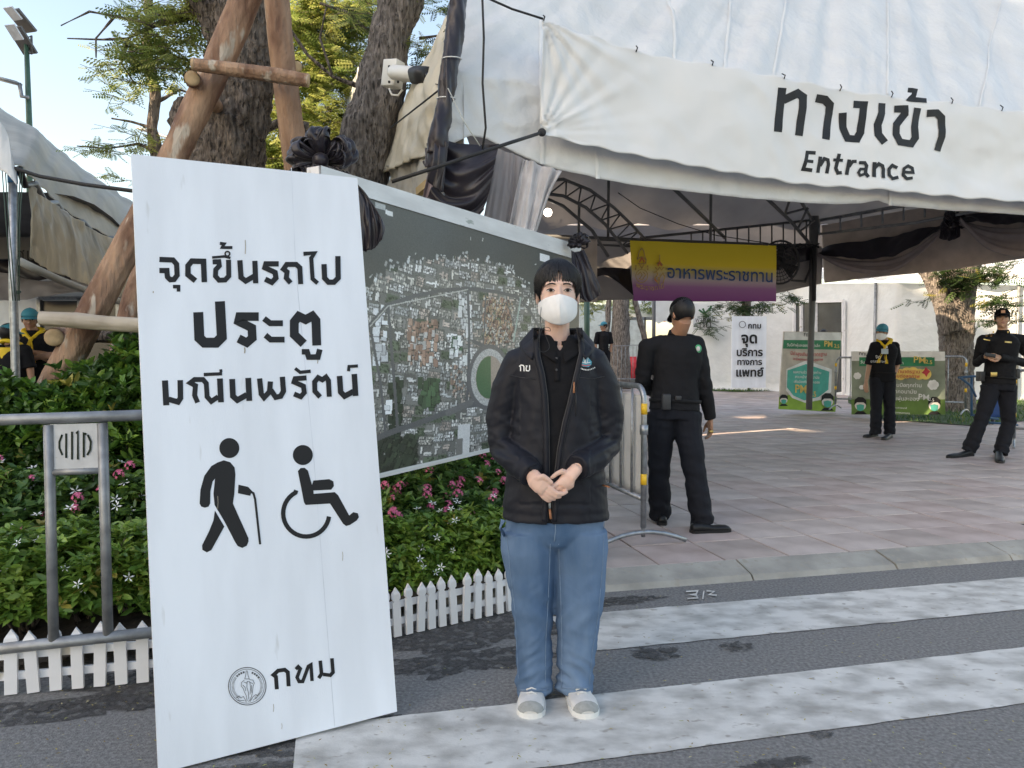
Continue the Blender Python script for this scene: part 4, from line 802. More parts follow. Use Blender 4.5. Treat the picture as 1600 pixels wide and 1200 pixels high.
lp = thing('street_lamp', 'single arm lamp at the left photo edge beside the twin floodlights', 'street lamp', P(40, 560, 23.8))
MB().tube([P(44, 152, 23.8), P(34, 151, 23.8), P(30, 130, 23.8)], .06, 8).build('arm', M_dull, lp); MB().beam(P(-12, 120, 23.8), P(30, 131, 23.8), .3, .08).build('lamp_head', M_dull, lp)
lp = thing('street_lamp', 'distant grey lamp head behind the thin tree stem', 'street lamp', P(262, 400, 30)); MB().beam(P(215, 200, 30), P(242, 208, 30), .3, .09).build('lamp_head', M_dull, lp); MB().tube([P(240, 207, 30), P(268, 216, 30), P(285, 400, 30)], .08, 8).build('pole', M_dull, lp)
# ================================================================ left tent 
lt = thing('left_tent', 'greyish canvas tent at the left with a hanging rolled side sheet', 'tent', P(20, 700, 6.5))
def sil(i): return [(-90, 90, 12.5), (-20, 155, 12.4), (45, 197, 12.2), (95, 236, 12), (130, 264, 11.8), (170, 292, 11.6), (205, 318, 11.4), (260, 362, 11)][i]
eav = [(-160, 230, 6.4), (-60, 246, 6.4), (30, 262, 6.5), (62, 292, 7), (95, 322, 7.8), (140, 352, 8.8), (185, 376, 10), (260, 405, 11)]
rows = [[P(*sil(i)) for i in range(8)], [P(*sil(i)).lerp(P(*eav[i]), .5) + Vector((0, 0, .18)) for i in range(8)], [P(*e_) for e_ in eav]]
cloth('roof', rows, M_canvas, lt, 90, 50, .05, 10, solid=.006, seed=3)
cloth('gable_sheet', [PP(6.45, (-160, 165), (-60, 168), (0, 190), (24, 262)), PP(6.4, (-160, 290), (-60, 270), (0, 266), (26, 290))], M_tent, lt, 40, 20, .02, 6, seed=8)
MB().tube([P(20, 262, 6.5), P(21, 460, 6.5), P(26, 640, 6.5), P(27, 760, 6.5)], 6.2 / F * 6.5, 14).build('post', M_alu, lt)
MB().tube([P(19, 262, 6.5), P(20, 286, 6.5)], 7 / F * 6.5, 14).build('blue_sleeve', mat('blue_paint', (.05, .18, .36), .5), lt)
MB().tube([P(26, 598, 6.5), P(27, 632, 6.5)], 10 / F * 6.5, 14).build('foot_sleeve', M_dull, lt)
cloth('side_sheet', [PP(6.7, (45, 290)) + [P(75, 312, 7.1), P(110, 335, 7.6), P(150, 362, 8.2), P(190, 378, 8.8)], [P(48, 340, 6.6), P(80, 360, 7), P(118, 385, 7.5), P(160, 410, 8.1), P(205, 430, 8.7)], [P(50, 402, 6.6), P(85, 425, 7), P(125, 440, 7.5), P(165, 458, 8.1), P(215, 470, 8.7)]], mat('clear_dirty_sheet', (.62, .56, .45), .28, .3, 3, .7, 9, trans=.5, dist=.04, speck=((.62, .58, .50), 12, .55), stretch=(1, 1, .4)), lt, 70, 40, .05, 9, seed=5)
MB().tube([P(30, 408, 6.5), P(55, 420, 6.6), P(90, 436, 7), P(130, 452, 7.5), P(170, 466, 8.1), P(215, 480, 8.7)], .035, 12).build('bottom_roll', M_canvas, lt)
tr_ = MB(); q = [P(*e_) for e_ in eav[2:]]; tr_.tube([q[0]] + [a_.lerp(b_, f) + Vector((0, 0, -.06 - .05 * math.sin(f * 3.14 * 2))) for a_, b_ in zip(q, q[1:]) for f in (.25, .5, .75)], .03, 8); tr_.build('dark_trim', M_satin, lt)
mb = MB(); [mb.tube([P(x0, 262, 6.45), P((x0 + x1) / 2 - 2, 350, 6.4), P(x1, 470, 6.45)], .004, 6) for x0, x1 in ((3, 20), (8, 24), (32, 28), (36, 30))]; mb.tube([P(26 + 7 * math.sin(k), 455 + k * .5, 6.5) for k in range(8)], .008, 6); mb.build('guy_rope', mat('green_rope', (.06, .10, .08), .8), lt)
ro = thing('black_rope', 'black rope running from the left tent corner to the white sign top', 'rope', P(45, 272, 6.4)); MB().tube([P(20, 262, 6.45), P(60, 275, 6.4), P(130, 288, 6.2), P(205, 298, 6.0), P(330, 305, 5.7)], .016, 8).build('rope', M_rope, ro)
# interior behind the left tent
ib = thing('white_cabin', 'white walled cabin with a glass door under the left tent', 'cabin', P(100, 640, 11.5))
mb = MB(); mb.grid(1, 1, lambda u, v: P(-300 + 800 * u, 640, 11.5) + Vector((0, 0, 2.6 * v))); mb.build('wall', M_tent, ib, smooth=False)
M_glass = mat('dark_glass', (.05, .055, .06), .25, .3, 1.2)
fr = MB(); [fr.beam(P(*a_, 11.44), P(*b_, 11.44), .07, .05) for a_, b_ in (((62, 640), (62, 466)), ((62, 466), (240, 466)), ((125, 466), (125, 640)), ((185, 466), (185, 640)))]; fr.build('door_frame', M_alu, ib, smooth=False)
for x0, x1 in ((64, 123), (127, 183), (187, 240)): MB().add([P(x0, 640, 11.46), P(x1, 640, 11.46), P(x1, 470, 11.46), P(x0, 470, 11.46)], [(0, 1, 2, 3)]).build('pane', M_glass, ib, smooth=False)
MB().box(P(150, 500, 11.9), (.9, .1, .5)).build('lit_sign', mat('amber_print', (.5, .3, .08), .6), ib)
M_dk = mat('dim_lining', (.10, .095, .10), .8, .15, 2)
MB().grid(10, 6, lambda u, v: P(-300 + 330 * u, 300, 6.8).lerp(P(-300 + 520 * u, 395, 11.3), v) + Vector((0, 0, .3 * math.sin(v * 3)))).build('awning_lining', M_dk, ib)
cloth('black_swag', [PP(11.0, (-60, 392), (40, 400), (120, 395), (220, 400)), PP(11, (-60, 420), (40, 440), (90, 432), (120, 440), (220, 430))], M_satin, ib, 40, 20, .05, 6); cloth('grey_swag', [PP(10.9, (-80, 415), (0, 425), (80, 440), (180, 425), (240, 440)), PP(10.8, (-80, 440), (0, 470), (80, 462), (180, 458), (240, 470))], M_voile, ib, 60, 20, .07, 9)
MB().beam(P(-60, 388, 10.6), P(60, 388, 10.6), .1, .3).build('cabin_beam', M_dark_steel, ib, smooth=False)
text('sign_print', 'ศูน', P(40, 408, 10.5), Vector((1, 0, 0)), Vector((0, 0, 1)), .28, M_ink, ib)
# ================================================================ main tent
TA = R(22); td = Vector((math.cos(TA), math.sin(TA), 0)); tn = Vector((math.sin(TA), -math.cos(TA), 0)); TC = Vector((-.435, 5.4, 0))
ZE = 3.30; sl_ = R(58); sdn = (tn * math.sin(sl_) + Vector((0, 0, 1)) * math.cos(sl_)).normalized()
def tent_pt(px, py, d=0):
    q = RP(px, py, TC, tn)
    if q.z > ZE: q2 = RP(px, py, TC + Vector((0, 0, ZE)), sdn); q = q2 + sdn * d
    else: q = q + tn * d
    return q
def tfold(s, z, px, py):
    """folds of the stretched vinyl"""
    f = .018 * noise.noise(Vector((s * 1.3, z * 1.2, 3)))
    if z < ZE:
        f += .006 * (1 - abs(noise.noise(Vector((s * 5 + z, z * 5, 1)))) * 4) + .010 * noise.noise(Vector((s * 6, z * 2.2, 7))) + .005 * noise.noise(Vector((s * 14, z * 5, 2)))
        f += .025 * max(0, 1 - abs(z - 2.75) * 2.5) * max(0, noise.noise(Vector((s * 2.0 + z * 2, z, 11))))
    # tension folds that radiate from a point high above the frame
    a_ = math.atan2(px - 1360, py + 420); f += .07 * noise.noise(Vector((a_ * 15, .4 + z * .25, .6))) * min(1, max(0, (z - ZE + .2) * 1.2)) + .013 * noise.noise(Vector((a_ * 48, z * .8, 9))) * (z > ZE) - .012 * abs(noise.noise(Vector((s * 4 + z * 2, z * 4, 5)))) + .008 * noise.noise(Vector((s * 9, z * 9, 5)))
    return f
tent = thing('entrance_tent', 'big white vinyl event tent over the entrance, its front edge above the plaza', 'tent', TC)
hem = [(698, 229), (716, 220), (735, 211), (760, 216), (785, 228), (815, 243), (845, 256), (870, 264), (935, 279), (1000, 290), (1080, 300), (1150, 308), (1230, 315), (1300, 319), (1345, 318), (1372, 313), (1392, 322), (1450, 326), (1530, 331), (1600, 336), (1750, 350), (1950, 368)]
def hy(px): return interp(px, [(698, 229)] + hem[1:])
mb = MB(); NU, NV = 230, 90
def tf(u, v):
    px = 698 + (1950 - 698) * u; top = -140; left = 0
    # the sloped roof edge runs up and to the right from the corner
    py = hy(px) + (top - hy(px)) * v
    xl = 698 + max(0, (150 - py)) * .16 + max(0, (30 - py)) * .25
    px2 = xl + (1950 - xl) * u; py = hy(px2) + (top - hy(px2)) * v
    q = tent_pt(px2, py); s = (q - TC).dot(td); nn = sdn if q.z > ZE else tn
    return q + nn * tfold(s, q.z, px2, py)
mb.grid(NU, NV, tf); mb.build('front_sheet', M_tent, tent, solid=.006)
# left side sheet
le = [(590, 272, 7.7), (604, 232, 7.75), (622, 185, 7.8), (640, 150, 7.9), (665, 105, 8.0), (692, 72, 8.05), (724, 44, 8.1), (762, 0, 8.2), (800, -40, 8.3), (860, -140, 8.4)]
ri_ = [P(*q) for q in ((698, 229, 5.4), (700, 205, 5.41), (701, 180, 5.42), (703, 150, 5.45), (706, 110, 5.55))] + [tent_pt(x, y) for x, y in ((712, 60), (718, 20), (735, -30), (752, -80), (780, -140))]
li_ = [P(*q) for q in le]
mb = MB(); 
def sf(u, v):
    x = v * 9; i = min(int(x), 8); k = x - i; a_ = li_[i].lerp(li_[i + 1], k); b_ = ri_[i].lerp(ri_[i + 1], k); p = a_.lerp(b_, u) + Vector((0, 0, -.0)) + Vector((-.3, 0, .1)) * math.sin(u * math.pi) * .35 * min(1, v * 3)
    return p + tn.cross(Vector((0, 0, 1))) * (.05 * noise.noise(Vector((u * 9, v * 5, 1))) + .025 * noise.noise(Vector((u * 20, v * 12, 4))))
mb.grid(60, 80, sf); mb.build('side_sheet', mat('sun_tinted_vinyl', (.74, .67, .52), .45, .08, 2, .7, 4, trans=.2, dist=.05), tent, solid=.006)  # warm sunlight on the white vinyl put into this sheet's cream colour
cloth('side_curtain', [[P(600, 262, 7.4), P(640, 250, 6.7), P(690, 232, 5.7)], [P(606, 285, 7.4), P(640, 300, 6.7), P(685, 300, 5.8)], [P(560, 400, 7.4), P(640, 420, 6.7), P(690, 420, 5.8)]], M_canvas, tent, 50, 24, .06, 9, seed=6)
MB().beam(P(700, 262, 5.75), P(655, 300, 6.2), .06, .06).build('wooden_strut', mat('raw_timber', (.50, .36, .18), .7), tent, smooth=False)
for ta, tb, zt_ in ((.0, 2.36, 3.3), (2.48, 3.06, 3.7), (3.15, 3.70, 4.2), (3.82, 6.4, 4.7), (6.45, 9, 3.3)): cloth('sun_blocking_curtain', [[TC - tn * t + td * .1 + Vector((0, 0, zt_)) for t in (ta, (ta + tb) / 2, tb)], [TC - tn * t + td * .1 + Vector((0, 0, 1.9)) for t in (ta, (ta + tb) / 2, tb)]], M_tent, tent, 30, 10, .02, 8)  # unseen curtain strips added to keep sun off the plaza, gaps for streaks
# corner pole wrapped in black satin
pw = thing('wrapped_pole', 'tent corner pole wrapped in black satin with white ties', 'pole', Vector((TC.x, TC.y, 0)))
pts = [(722, -60, 5.5, 15), (716, 0, 5.35, 14), (712, 40, 5.33, 15), (705, 85, 5.3, 14), (699, 130, 5.28, 14), (696, 160, 5.26, 11), (690, 190, 5.25, 14), (684, 222, 5.24, 16), (678, 245, 5.24, 12)]
pp, rr_ = [], []
for (x0, y0, d0, w0), (x1, y1, d1, w1) in zip(pts, pts[1:]):
    for k in range(8): f = k / 8; pp.append(P(x0 + (x1 - x0) * f, y0 + (y1 - y0) * f, d0 + (d1 - d0) * f)); rr_.append((w0 + (w1 - w0) * f) / F * 5.3)
me = MB().tube(pp, rr_, 40).mesh(); displace(me, lambda p, n_: .014 * noise.noise(Vector((math.atan2(p.y - 5.3, p.x + .43) * 2.4 + p.z * 3.0, p.z * 2.5, 1))) + .006 * nz(p, 22)); link('satin_wrap', me, M_satin, pw)
for (x, y) in ((706, 92), (697, 154), (690, 198)): MB().tube([P(x, y, 5.28) + Vector((math.cos(a_) * .066, math.sin(a_) * .066, .01 * math.sin(a_))) for a_ in [k * .5236 for k in range(13)]], .004, 5).build('tie', mat('white_tie', (.7, .7, .68), .6), pw)
MB().tube([Vector((TC.x - .03, TC.y - .05, 0)), P(690, 200, 5.35)], .03, 10).build('pole', M_dull, pw)
cloth('hanging_end', [[P(664, 232, 5.3), P(680, 215, 5.2), P(700, 222, 5.2)], [P(666, 262, 5.25), P(680, 250, 5.15), P(697, 262, 5.2)], [P(662, 250, 5.3), P(672, 285, 5.2), P(690, 300, 5.2)]], M_satin, pw, 24, 24, .04, 7, seed=3)
sw = thing('black_swag', 'black satin swag hanging from the wrapped pole under the tent hem', 'drape', P(720, 260, 5.3))
cloth('swag', [PP(5.35, (690, 215), (710, 222), (740, 226), (780, 226)), PP(5.3, (688, 262), (712, 275), (745, 262), (775, 245)), PP(5.3, (672, 300), (700, 318), (738, 312), (768, 280)), PP(5.32, (655, 330), (690, 350), (730, 352), (756, 330))], M_satin, sw, 60, 60, .07, 7, seed=12, fold='v')
cloth('sheer_layer', [PP(5.45, (676, 235), (700, 245), (715, 250)), PP(5.4, (664, 290), (680, 300), (700, 320)), PP(5.4, (655, 340), (670, 350), (690, 370))], mat('mauve_satin', (.20, .15, .16), .4, sheen=.5), sw, 30, 30, .04, 5, seed=14)
cu = thing('white_curtain', 'grey white curtain tied back at the left end of the tent opening', 'curtain', P(800, 400, 5.6))
cloth('panel', [PP(5.55, (776, 232), (800, 240), (822, 250)), PP(5.55, (765, 290), (795, 300), (815, 300)), PP(5.55, (752, 360), (785, 380), (805, 385))], M_voile, cu, 40, 40, .035, 4, seed=2)
cloth('panel', [PP(5.5, (818, 248), (845, 258), (878, 268)), PP(5.5, (806, 300), (835, 310), (860, 300)), PP(5.5, (790, 380), (815, 400), (838, 362))], mat('white_voile', (.68, .66, .67), .5, trans=.3), cu, 60, 40, .06, 5, seed=4)
for xa, ya, xb, yb_ in ((1056, 96, 1040, -60), (1135, 112, 1150, -80), (1385, 150, 1390, -90), (1210, 120, 1240, -80), (1530, 170, 1580, -90), (848, 256, 846, 32), (933, 280, 931, 228), (1388, 322, 1387, 296)):
    mb = MB(); q = []
    for i in range(30):
        x, y = xa + (xb - xa) * i / 29, ya + (yb_ - ya) * i / 29; pt = tent_pt(x, y); nn = sdn if pt.z > ZE else tn; s_ = (pt - TC).dot(td); q.append((pt + nn * (tfold(s_, pt.z, x, y) + .006), nn))
    for i, (p, nn) in enumerate(q): mb.v += [tuple(p - td * .018), tuple(p + nn * .008), tuple(p + td * .018)]
    mb.f += [(3 * i + k, 3 * i + k + 1, 3 * i + k + 4, 3 * i + k + 3) for i in range(29) for k in (0, 1)]
    mb.build('welded_seam', M_tent, tent)
# ---------------------------------------------------------------- banner
bn = thing('entrance_banner', 'long white banner with black Thai word and Entrance hung along the tent front', 'banner', tent_pt(850, 200))
btop = [(848, 30), (900, 47), (1000, 80), (1110, 100), (1220, 121), (1310, 138), (1390, 148), (1480, 158), (1560, 170), (1640, 178), (1900, 205)]
bbot = [(845, 207), (900, 222), (960, 235), (1100, 262), (1250, 285), (1400, 298), (1600, 316), (1900, 345)]
BO = .16
def bpt(px, py, lift=0):
    q = RP(px, py, TC + tn * BO, tn); s = (q - TC).dot(td); z = q.z
    f = .004 * (1 - 5 * abs(noise.noise(Vector((s * 2.6, z * 3.4 + s, 31))))) + .045 * noise.noise(Vector((s * .8 - z * .7, z * 1.8, 21))) + .008 * noise.noise(Vector((s * 3.5 - z * 3, z * 2.5 + s, 41))) + .012 * noise.noise(Vector((s * 1.4 - z * 1.6, z * 5 + s, 9))) + .003 * noise.noise(Vector((s * 9, z * 9, 3)))
    d1 = math.hypot(px - 848, py - 30); ang = math.atan2(py - 30, px - 848); f += .05 * math.exp(-d1 / 130) * noise.noise(Vector((ang * 7, 0, 2)))
    d2 = math.hypot(px - 845, py - 207); ang = math.atan2(207 - py, px - 845); f += .05 * math.exp(-d2 / 90) * noise.noise(Vector((ang * 7, 3, 2)))
    return q + tn * (f + lift)
mb = MB().grid(260, 50, lambda u, v: (lambda px: bpt(px, interp(px, btop) + 3 * math.sin(px / 17.5) ** 2 * 1.0 + (interp(px, bbot) - interp(px, btop)) * v))(846 + 1050 * u)); mb.build('sheet', M_banner, bn, solid=.003)
zb5 = lambda x, y: (1190 + x / 5.333, 120 + y / 5.333)
def bp(x, y, l): return bpt(x, y, .0055 + l * .0004)
TH_ = [([(158, 98), (150, 200), (128, 462)], 70), ([(172, 198), (292, 142), (338, 172), (338, 260), (312, 490)], 68), ([(448, 180), (530, 192), (577, 232), (577, 300), (538, 520)], 64), ([(686, 296), (694, 420), (728, 508), (800, 516), (830, 462), (856, 232), (772, 226)], 60),
       ([(1003, 220), (1000, 300), (966, 400), (970, 480), (1022, 550)], 62), ([(1108, 268), (1188, 268), (1190, 312), (1118, 400), (1115, 480), (1148, 545), (1242, 560), (1276, 510), (1270, 420), (1292, 262)], 58), ([(1218, 110), (1276, 118), (1262, 160), (1230, 188), (1370, 200)], 40), ([(1368, 308), (1446, 305), (1488, 345), (1497, 440), (1496, 500), (1466, 616)], 58)]
EN = [([(457, 632), (388, 628), (358, 766), (432, 776)], 30), ([(382, 700), (438, 705)], 26), ([(498, 662), (480, 796)], 30), ([(497, 740), (530, 680), (560, 690), (566, 730), (554, 802)], 28), ([(650, 640), (624, 760), (640, 800), (672, 797)], 28), ([(603, 690), (678, 696)], 24), ([(728, 690), (711, 816)], 30), ([(728, 750), (756, 706), (790, 705)], 26),
      ([(812, 716), (860, 716), (876, 740), (866, 800), (888, 835)], 27), ([(866, 768), (825, 768), (808, 797), (822, 822), (862, 808)], 22), ([(938, 712), (930, 836)], 30), ([(940, 760), (972, 726), (1004, 742), (1012, 772), (1005, 846)], 28), ([(1126, 760), (1088, 738), (1060, 768), (1058, 818), (1084, 850), (1132, 838)], 27), ([(1172, 796), (1250, 800), (1246, 762), (1212, 744), (1178, 766), (1170, 820), (1198, 852), (1246, 846)], 24)]
strokes('black_lettering', [([zb5(*q) for q in p], w_ / 5.333) for p, w_ in TH_], bp, M_ink, bn, seg=10)
strokes('black_lettering', [([zb5(*q) for q in p], w_ / 5.333) for p, w_ in EN], bp, M_ink, bn, seg=6)
mb = MB()
for x in (848, 993, 1110, 1221, 1312, 1392, 1485, 1562): y = interp(x, btop); mb.tube([bpt(x, y + 4, .008), bpt(x + .5, y - 1, .02), RP(x + 1, y - 6, TC + tn * (BO - .03), tn)], .005, 5)
mb.build('eyelet_tie', M_rope, bn)
ro = thing('black_rope', 'black rope rising from the upper banner corner out of the picture', 'rope', tent_pt(848, 30)); MB().tube([bpt(848, 30), RP(800, 14, TC + tn * BO, tn), RP(755, -6, TC + tn * BO, tn), RP(700, -40, TC + tn * BO, tn)], .008, 6).build('rope', M_rope, ro)
ro = thing('black_rope', 'black rope from the lower banner corner to the map board top', 'rope', bpt(845, 208)); MB().tube([bpt(845, 208, .01), P(800, 222, 5.0), P(740, 242, 4.9), P(680, 262, 4.85), P(612, 284, 4.85)], .012, 8).build('rope', M_rope, ro); MB().ell(bpt(845, 208, .02), (.03, .02, .03)).build('knot', M_rope, ro)
ro = thing('black_cable', 'thin black cable hanging down the tent front left of the banner', 'cable', P(757, 230, 5.2)); MB().tube([P(753, -20, 5.2), P(756, 60, 5.2), P(754, 130, 5.2), P(759, 200, 5.2), P(754, 232, 5.25), P(762, 236, 5.3)], .008, 6).build('cable', M_rope, ro)
ro = thing('thin_wire', 'thin wires from the wrapped pole to the security camera and the leaning tree', 'wire', P(692, 135, 5.3)); MB().tube([P(692, 134, 5.3), P(668, 128, 6.7)], .004, 5).build('wire', M_rope, ro); MB().tube([P(692, 136, 5.25), P(655, 165, 6), P(610, 200, 7)], .007, 5).build('wire', M_rope, ro); MB().tube([P(700, 138, 5.2), P(725, 190, 5.15), P(750, 228, 5.15)], .004, 5).build('wire', mat('pale_wire', (.5, .5, .45), .6), ro)
# ---------------------------------------------------------------- interior: lining, trusses, inner valances
ZB = 2.95
bar = lambda px: P(px, interp(px, [(840, 369), (1270, 386)]), 10.0 + (px - 840) / 430 * 1.15)
fe = lambda u: TC + td * (.6 + 8.5 * u) + Vector((0, 0, 3.15)) - tn * .12
ins = thing('tent_lining', 'grey underside of the entrance tent roof', 'lining', P(1100, 500, 9))
mid = lambda u: fe(u) - tn * 2.2 + Vector((0, 0, 1.15)); bk_ = lambda u: P(780 + 620 * u, 360, 10.6 + 1.2 * u) + Vector((0, 0, .05))
MB().grid(40, 30, lambda u, v: (fe(u).lerp(mid(u), v * 2) if v < .5 else mid(u).lerp(bk_(u), v * 2 - 1)) + Vector((0, 0, .05 * math.sin(u * 40)))).build('lining', M_lining, ins)
# second bay behind the bar
MB().grid(20, 10, lambda u, v: P(780 + 600 * u, 352, 10.7 + 1.2 * u).lerp(P(800 + 560 * u, 420, 16), v) + Vector((0, 0, .6 * math.sin(v * 3.1)))).build('rear_lining', M_lining, ins)
cloth('rear_valance', [PP(lambda x: 11.3, (860, 375), (1000, 378), (1140, 380), (1284, 385)), PP(lambda x: 11.3, (860, 474), (985, 468), (1140, 470), (1284, 443))], M_lining, ins, 50, 10, .04, 8)
cloth('black_swag', [PP(11.1, (900, 425), (945, 418), (985, 420)), PP(11.1, (905, 452), (945, 430), (990, 462))], M_satin, ins, 20, 10, .04, 6); cloth('black_swag', [PP(11.1, (1205, 395), (1240, 385), (1275, 388)), PP(11.1, (1205, 425), (1240, 412), (1275, 405))], M_satin, ins, 20, 10, .04, 6)
cloth('corner_panel', [PP(9.0, (900, 372), (933, 374)), PP(9.0, (905, 472), (933, 472))], mat('beige_lining', (.45, .38, .34), .7), ins, 10, 20, .02, 3)
rv = lambda x: 11.4 + (x - 1290) / 310 * -2.1
ri2 = thing('inner_valance', 'beige inner side valance with black and grey swags at the right under the tent', 'valance', P(1450, 500, 10))
cloth('valance', [[P(x, y, rv(x)) for x, y in ((1284, 352), (1380, 335), (1480, 318), (1620, 300), (1900, 262))], [P(x, y, rv(x)) for x, y in ((1288, 442), (1380, 432), (1480, 422), (1620, 402), (1900, 380))]], mat('beige_lining', (.45, .38, .34), .7), ri2, 70, 24, .03, 6)
cloth('black_swag', [[P(x, y, rv(x) - .12) for x, y in ((1262, 388), (1340, 378), (1420, 362), (1475, 350))], [P(x, y, rv(x) - .22) for x, y in ((1270, 396), (1330, 404), (1400, 398), (1470, 358))]], M_satin, ri2, 50, 16, .05, 6)
cloth('black_swag', [[P(x, y, rv(x) - .12) for x, y in ((1480, 344), (1540, 334), (1620, 328), (1760, 322))], [P(x, y, rv(x) - .22) for x, y in ((1488, 346), (1540, 349), (1620, 348), (1760, 340))]], M_satin, ri2, 50, 16, .05, 6)
cloth('grey_swag', [[P(x, y, rv(x) - .16) for x, y in ((1275, 396), (1340, 404), (1410, 396), (1468, 362))], [P(x, y, rv(x) - .3) for x, y in ((1278, 400), (1330, 420), (1400, 418), (1474, 362))]], mat('grey_satin_dark', (.26, .22, .22), .5), ri2, 60, 20, .07, 5, fold='v')
cloth('grey_swag', [[P(x, y, rv(x) - .16) for x, y in ((1498, 345), (1550, 350), (1620, 350), (1760, 345))], [P(x, y, rv(x) - .3) for x, y in ((1500, 346), (1545, 385), (1620, 398), (1760, 390))]], mat('grey_satin_dark', (.26, .22, .22), .5), ri2, 60, 20, .07, 5, fold='v')
knot('satin_bow', 'black satin bow in the middle of the inner right valance', P(1486, 350, 9.9), .15, [[PP(9.8, (1470, 352), (1485, 356), (1500, 352)), PP(9.75, (1468, 372), (1484, 376), (1500, 370))]], seed=5)
tm = thing('roof_truss', 'dark steel arch trusses, cross bar and post inside the entrance tent', 'frame', P(1268, 620, 11.2))
def tl(pts, r_=.022): 
    mb = MB(); mb.tube([P(*q) for q in pts], r_, 8); return mb
def truss(top, bot, name='truss'):
    mb = MB(); a_ = [P(*q) for q in top]; b_ = [P(*q) for q in bot]; mb.tube(a_, .019, 8); mb.tube(b_, .019, 8); n = 9
    def at(pl, u): x = u * (len(pl) - 1); i = min(int(x), len(pl) - 2); return pl[i].lerp(pl[i + 1], x - i)
    for i in range(n): 
        mb.tube([at(a_, i / n), at(b_, (i + .0) / n)], .010, 6); mb.tube([at(b_, i / n), at(a_, (i + 1) / n)], .010, 6)
    mb.build(name, M_dark_steel, tm)
truss([(835, 284, 8.3), (880, 280, 8.5), (922, 297, 8.8), (960, 325, 9.2), (988, 352, 9.6), (1008, 374, 10.2)], [(830, 300, 8.3), (880, 306, 8.5), (915, 324, 8.8), (945, 350, 9.2), (965, 375, 9.6), (980, 395, 10.2)])
tl([(830, 300, 9), (880, 322, 9.2), (925, 360, 9.6), (950, 400, 10)]).build('rib', M_dark_steel, tm)
tl([(1050, 292, 8.8), (1090, 330, 9.6), (1133, 372, 10.4)]).build('rib', M_dark_steel, tm)
tl([(1196, 308, 9.2), (1235, 345, 10.2), (1268, 384, 11.1)]).build('rib', M_dark_steel, tm)
mb = tl([(1250, 312, 9.4), (1270, 345, 11.2)]); mb.tube([P(1234, 312, 9.6), P(1226, 336, 10)], .016, 6); mb.tube([P(1228, 334, 10), P(1262, 325, 10)], .016, 6); mb.tube([P(1262, 326, 10), P(1246, 358, 10.6)], .016, 6); mb.tube([P(1252, 360, 10.6), P(1272, 345, 11)], .016, 6); mb.build('web', M_dark_steel, tm)
for x, y0, y1 in ((951, 283, 372), (905, 322, 368), (1111, 300, 376)): tl([(x, y0, 9.6), (x - 1, y1, 10.3)], .018).build('hanger_rod', M_dark_steel, tm)
mb = MB(); mb.tube([bar(840), bar(1055), bar(1272)], .03, 8); mb.tube([bar(840) + Vector((0, .05, -.07)), bar(1272) + Vector((0, .05, -.10))], .015, 6); mb.build('cross_bar', M_dark_steel, tm)
MB().tube([P(x, y, 10.2) for x, y in ((950, 290), (1000, 325), (1060, 350), (1120, 368), (1200, 380))], .006, 5).build('wire', M_rope, tm)
mb = MB(); mb.tube([P(1000, 372, 10.9), P(1270, 352 - 8, 11.3)], .02, 6); mb.tube([P(1150, 385, 11), P(1270, 382, 11.3)], .02, 6); [mb.tube([P(x, 372 - (x - 1000) * .1, 11), P(x, 384, 11)], .012, 5) for x in range(1080, 1270, 18)]; mb.build('rear_lattice', M_dark_steel, tm)
mb = MB(); mb.tube([P(1272, 346, 11.3), P(1430, 318, 10.3), P(1620, 280, 9.2)], .026, 8); mb.tube([P(1278, 366, 11.25), P(1430, 348, 10.2), P(1620, 312, 9.1)], .02, 8)
for x in range(1280, 1620, 33): f = (x - 1272) / 348; mb.tube([P(x, 345 - 66 * f, 11.25 - 2.1 * f), P(x, 366 - 54 * f, 11.2 - 2.1 * f)], .014, 6)
mb.build('side_lattice', M_dull, tm)
MB().tube([P(1272, 338, 11.2), P(1270, 440, 11.2), P(1267, 540, 11.2), P(1264, 640, 11.2)], [.07, .05, .045, .045], 12).build('post', M_dark_steel, tm)
mb = MB(); [mb.tube([P(x, 384, 11.0) + Vector((0, 0, .03 * math.sin(x * .2 + q))) for x in range(1140, 1290, 10)], .012, 5) for q in (0, 1.5, 3)]; mb.tube([P(1272, 386, 11), P(1272, 470, 11.1)], .03, 8); mb.build('bundled_cable', M_rope, tm)
fan = thing('wall_fan', 'black industrial fan mounted on the tent post beside the yellow banner', 'fan', P(1235, 415, 10.8))
fc = P(1219, 410, 10.7); fd = Vector((-.75, -.6, -.1)).normalized(); fu = fd.orthogonal().normalized(); fv = fd.cross(fu)
mb = MB(); 
for rr2 in (.30, .25, .2, .15, .1): mb.tube([fc + fd * (.05 - rr2 * .1) + (fu * math.cos(k * .2618) + fv * math.sin(k * .2618)) * rr2 for k in range(25)], .006 if rr2 < .3 else .016, 5)
for k in range(28): mb.tube([fc + fd * .05, fc + (fu * math.cos(k * .2244) + fv * math.sin(k * .2244)) * .3 + fd * .02], .004, 4)
mb.build('cage', M_black, fan)
for k in range(3): a_ = k * 2.094; d2 = fu * math.cos(a_) + fv * math.sin(a_); e2 = fd.cross(d2); MB().add([fc + d2 * .04 - e2 * .03, fc + d2 * .26 - e2 * .09 + fd * .03, fc + d2 * .26 + e2 * .09 - fd * .03, fc + d2 * .04 + e2 * .03], [(0, 1, 2, 3)]).build('blade', M_black, fan, solid=.004)
MB().tube([fc - fd * .02, fc - fd * .28], .08, 14, rnd=True).build('motor', M_black, fan)
MB().tube([fc - fd * .25, P(1237, 438, 10.8), P(1258, 440, 10.9), P(1266, 420, 11.0), P(1268, 390, 11.1)], .02, 8).build('bracket', M_black, fan)
li = thing('work_light', 'round white lamp glowing under the tent behind the curtain', 'lamp', P(856, 332, 9.2))
